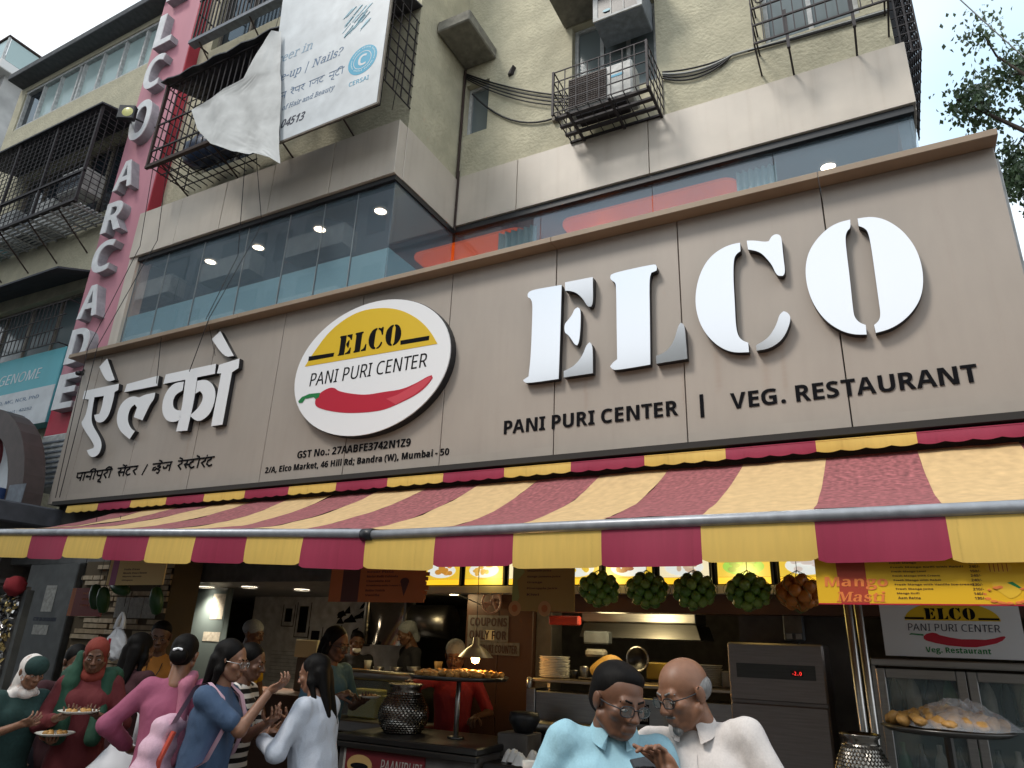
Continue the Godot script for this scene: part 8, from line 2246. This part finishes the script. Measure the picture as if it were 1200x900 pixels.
	d = {"label": "dark-haired woman half hidden between the two headscarves", "head_at": Vector3(-5.22, 1.43, 1.56), "turn": 1.3, "lean": 0.06, "head_nod": 0.25, "skin": M.skin_c, "sleeve": 1.5, "top": M.cloth_maroon, "covers": [{"name": "hair", "shapes": bun_hair(), "mat": M.hair_black}]}
	person(d)
	# the big bag at the pink woman's side
	t = thing("shopping_bag", "large white plastic shopping bag hanging at the pink kurta woman's side", "bag", Vector3(-4.30, 0.52, 1.72), 0.6)
	obj("bag", bag_mesh(0.19, 0.52), M.plastic_white, t)

func loop_cord() -> ArrayMesh:
	var s := st()
	tube(s, [Vector3(-0.06, 1.46, 0.03), Vector3(-0.05, 1.36, 0.145), Vector3(0, 1.26, 0.172), Vector3(0.05, 1.36, 0.145), Vector3(0.06, 1.46, 0.03)], [0.004], 4)
	return done(s)

func placket(t: Node, d: Dictionary, m: Material) -> void:
	var j: Dictionary = d.joints
	var s := st(); s.set_smooth_group(0)
	var n := 16
	var pts := []
	for i in n + 1:
		var v := float(i) / n
		var c: Vector3 = (j.neck - j.up * 0.075).lerp(j.waist - j.up * 0.05, v)
		var out := lerpf(0.092, 0.158 + d.get("belly", 0.0) * 0.9, sin(minf(v * 1.3, 1.0) * PI / 2))
		pts.append(c + j.fw * out)
	for i in n:
		var w := Vector3(0.016, 0, 0)
		quad(s, pts[i] - w, pts[i] + w, pts[i + 1] + w, pts[i + 1] - w)
	var p := obj("placket", done(s), m, t)
	for i in [3, 7, 11]:
		obj("button", lathe([Vector2(0, 0.003), Vector2(0.0055, 0.003), Vector2(0.006, 0)], 12), M.button, p, Transform3D(Basis(Vector3.RIGHT, PI / 2), pts[i] + j.fw * 0.002))

func plate_in(p: Vector3, label: String, r: float) -> void:
	var t := thing("plate_of_food", label, "plate", p)
	obj("plate", lathe([Vector2(0, 0.0), Vector2(r * 0.7, 0.0), Vector2(r, 0.014), Vector2(r * 0.98, 0.016), Vector2(r * 0.7, 0.004), Vector2(0, 0.004)], 28), M.plate_white, t)
	for k in 6:
		obj("puri", lump(Vector3(0.018, 0.012, 0.018), k + 2, 0.3), M.puri, t, at(r * 0.45 * cos(k * 1.05), 0.014, r * 0.45 * sin(k * 1.05)))

func backpack(t: Node, d: Dictionary) -> void:
	var b := thing("backpack", "pale pink backpack with red straps on the back of the blue T-shirted woman", "bag", d.at, d.turn)
	b.scale = Vector3.ONE * (d.tall / 1.72)
	var pack := []
	for q in [[1.23, 0.085, 0.07, -0.215], [1.12, 0.11, 0.085, -0.235], [1.0, 0.125, 0.095, -0.25], [0.88, 0.13, 0.10, -0.255], [0.80, 0.12, 0.09, -0.245]]: pack.append([0, Vector3(-q[1], q[0], q[3]), Vector3(q[1], q[0], q[3]), q[2], q[2]])
	obj("pack", as_mesh(field_mesh(pack, 0.013, 0.03, 0.010)), M.backpack_pink, b)
	obj("pocket", as_mesh(field_mesh([[0, Vector3(-0.09, 0.86, -0.345), Vector3(0.09, 0.86, -0.345), 0.045, 0.045], [0, Vector3(-0.09, 0.96, -0.335), Vector3(0.09, 0.96, -0.335), 0.04, 0.04], [0, Vector3(-0.09, 0.90, -0.345), Vector3(0.09, 0.92, -0.345), 0.045, 0.045]], 0.011, 0.02, 0.006)), M.backpack_pink, b)
	for x in [-0.10, 0.10]:
		var s := st(); s.set_smooth_group(0)
		var pts := [Vector3(x, 1.25, -0.16), Vector3(x * 1.12, 1.455, -0.055), Vector3(x * 1.15, 1.475, 0.02), Vector3(x * 1.2, 1.40, 0.115), Vector3(x * 1.35, 1.25, 0.165), Vector3(x * 1.6, 1.08, 0.10), Vector3(x * 1.7, 0.98, -0.06)]
		for i in pts.size() - 1:
			var w := Vector3(0.026, 0, 0)
			quad(s, pts[i] - w, pts[i] + w, pts[i + 1] + w, pts[i + 1] - w)
			quad(s, pts[i] - w + Vector3(0, 0.008, 0.008), pts[i + 1] - w + Vector3(0, 0.008, 0.008), pts[i + 1] + w + Vector3(0, 0.008, 0.008), pts[i] + w + Vector3(0, 0.008, 0.008))
		obj("strap", done(s), M.backpack_pink, b)
		s = st(); tube(s, [Vector3(x * 1.25, 1.22, -0.13), Vector3(x * 1.5, 1.08, -0.17), Vector3(x * 1.2, 0.95, -0.2)], [0.016], 6)
		obj("side_strap", done(s), M.strap_red, b)
	var s2 := st(); tube(s2, [Vector3(-0.03, 1.08, -0.335), Vector3(0.0, 1.04, -0.345), Vector3(0.01, 0.98, -0.385)], [0.006], 5)
	obj("zip_pull", done(s2), M.strap_red, b)
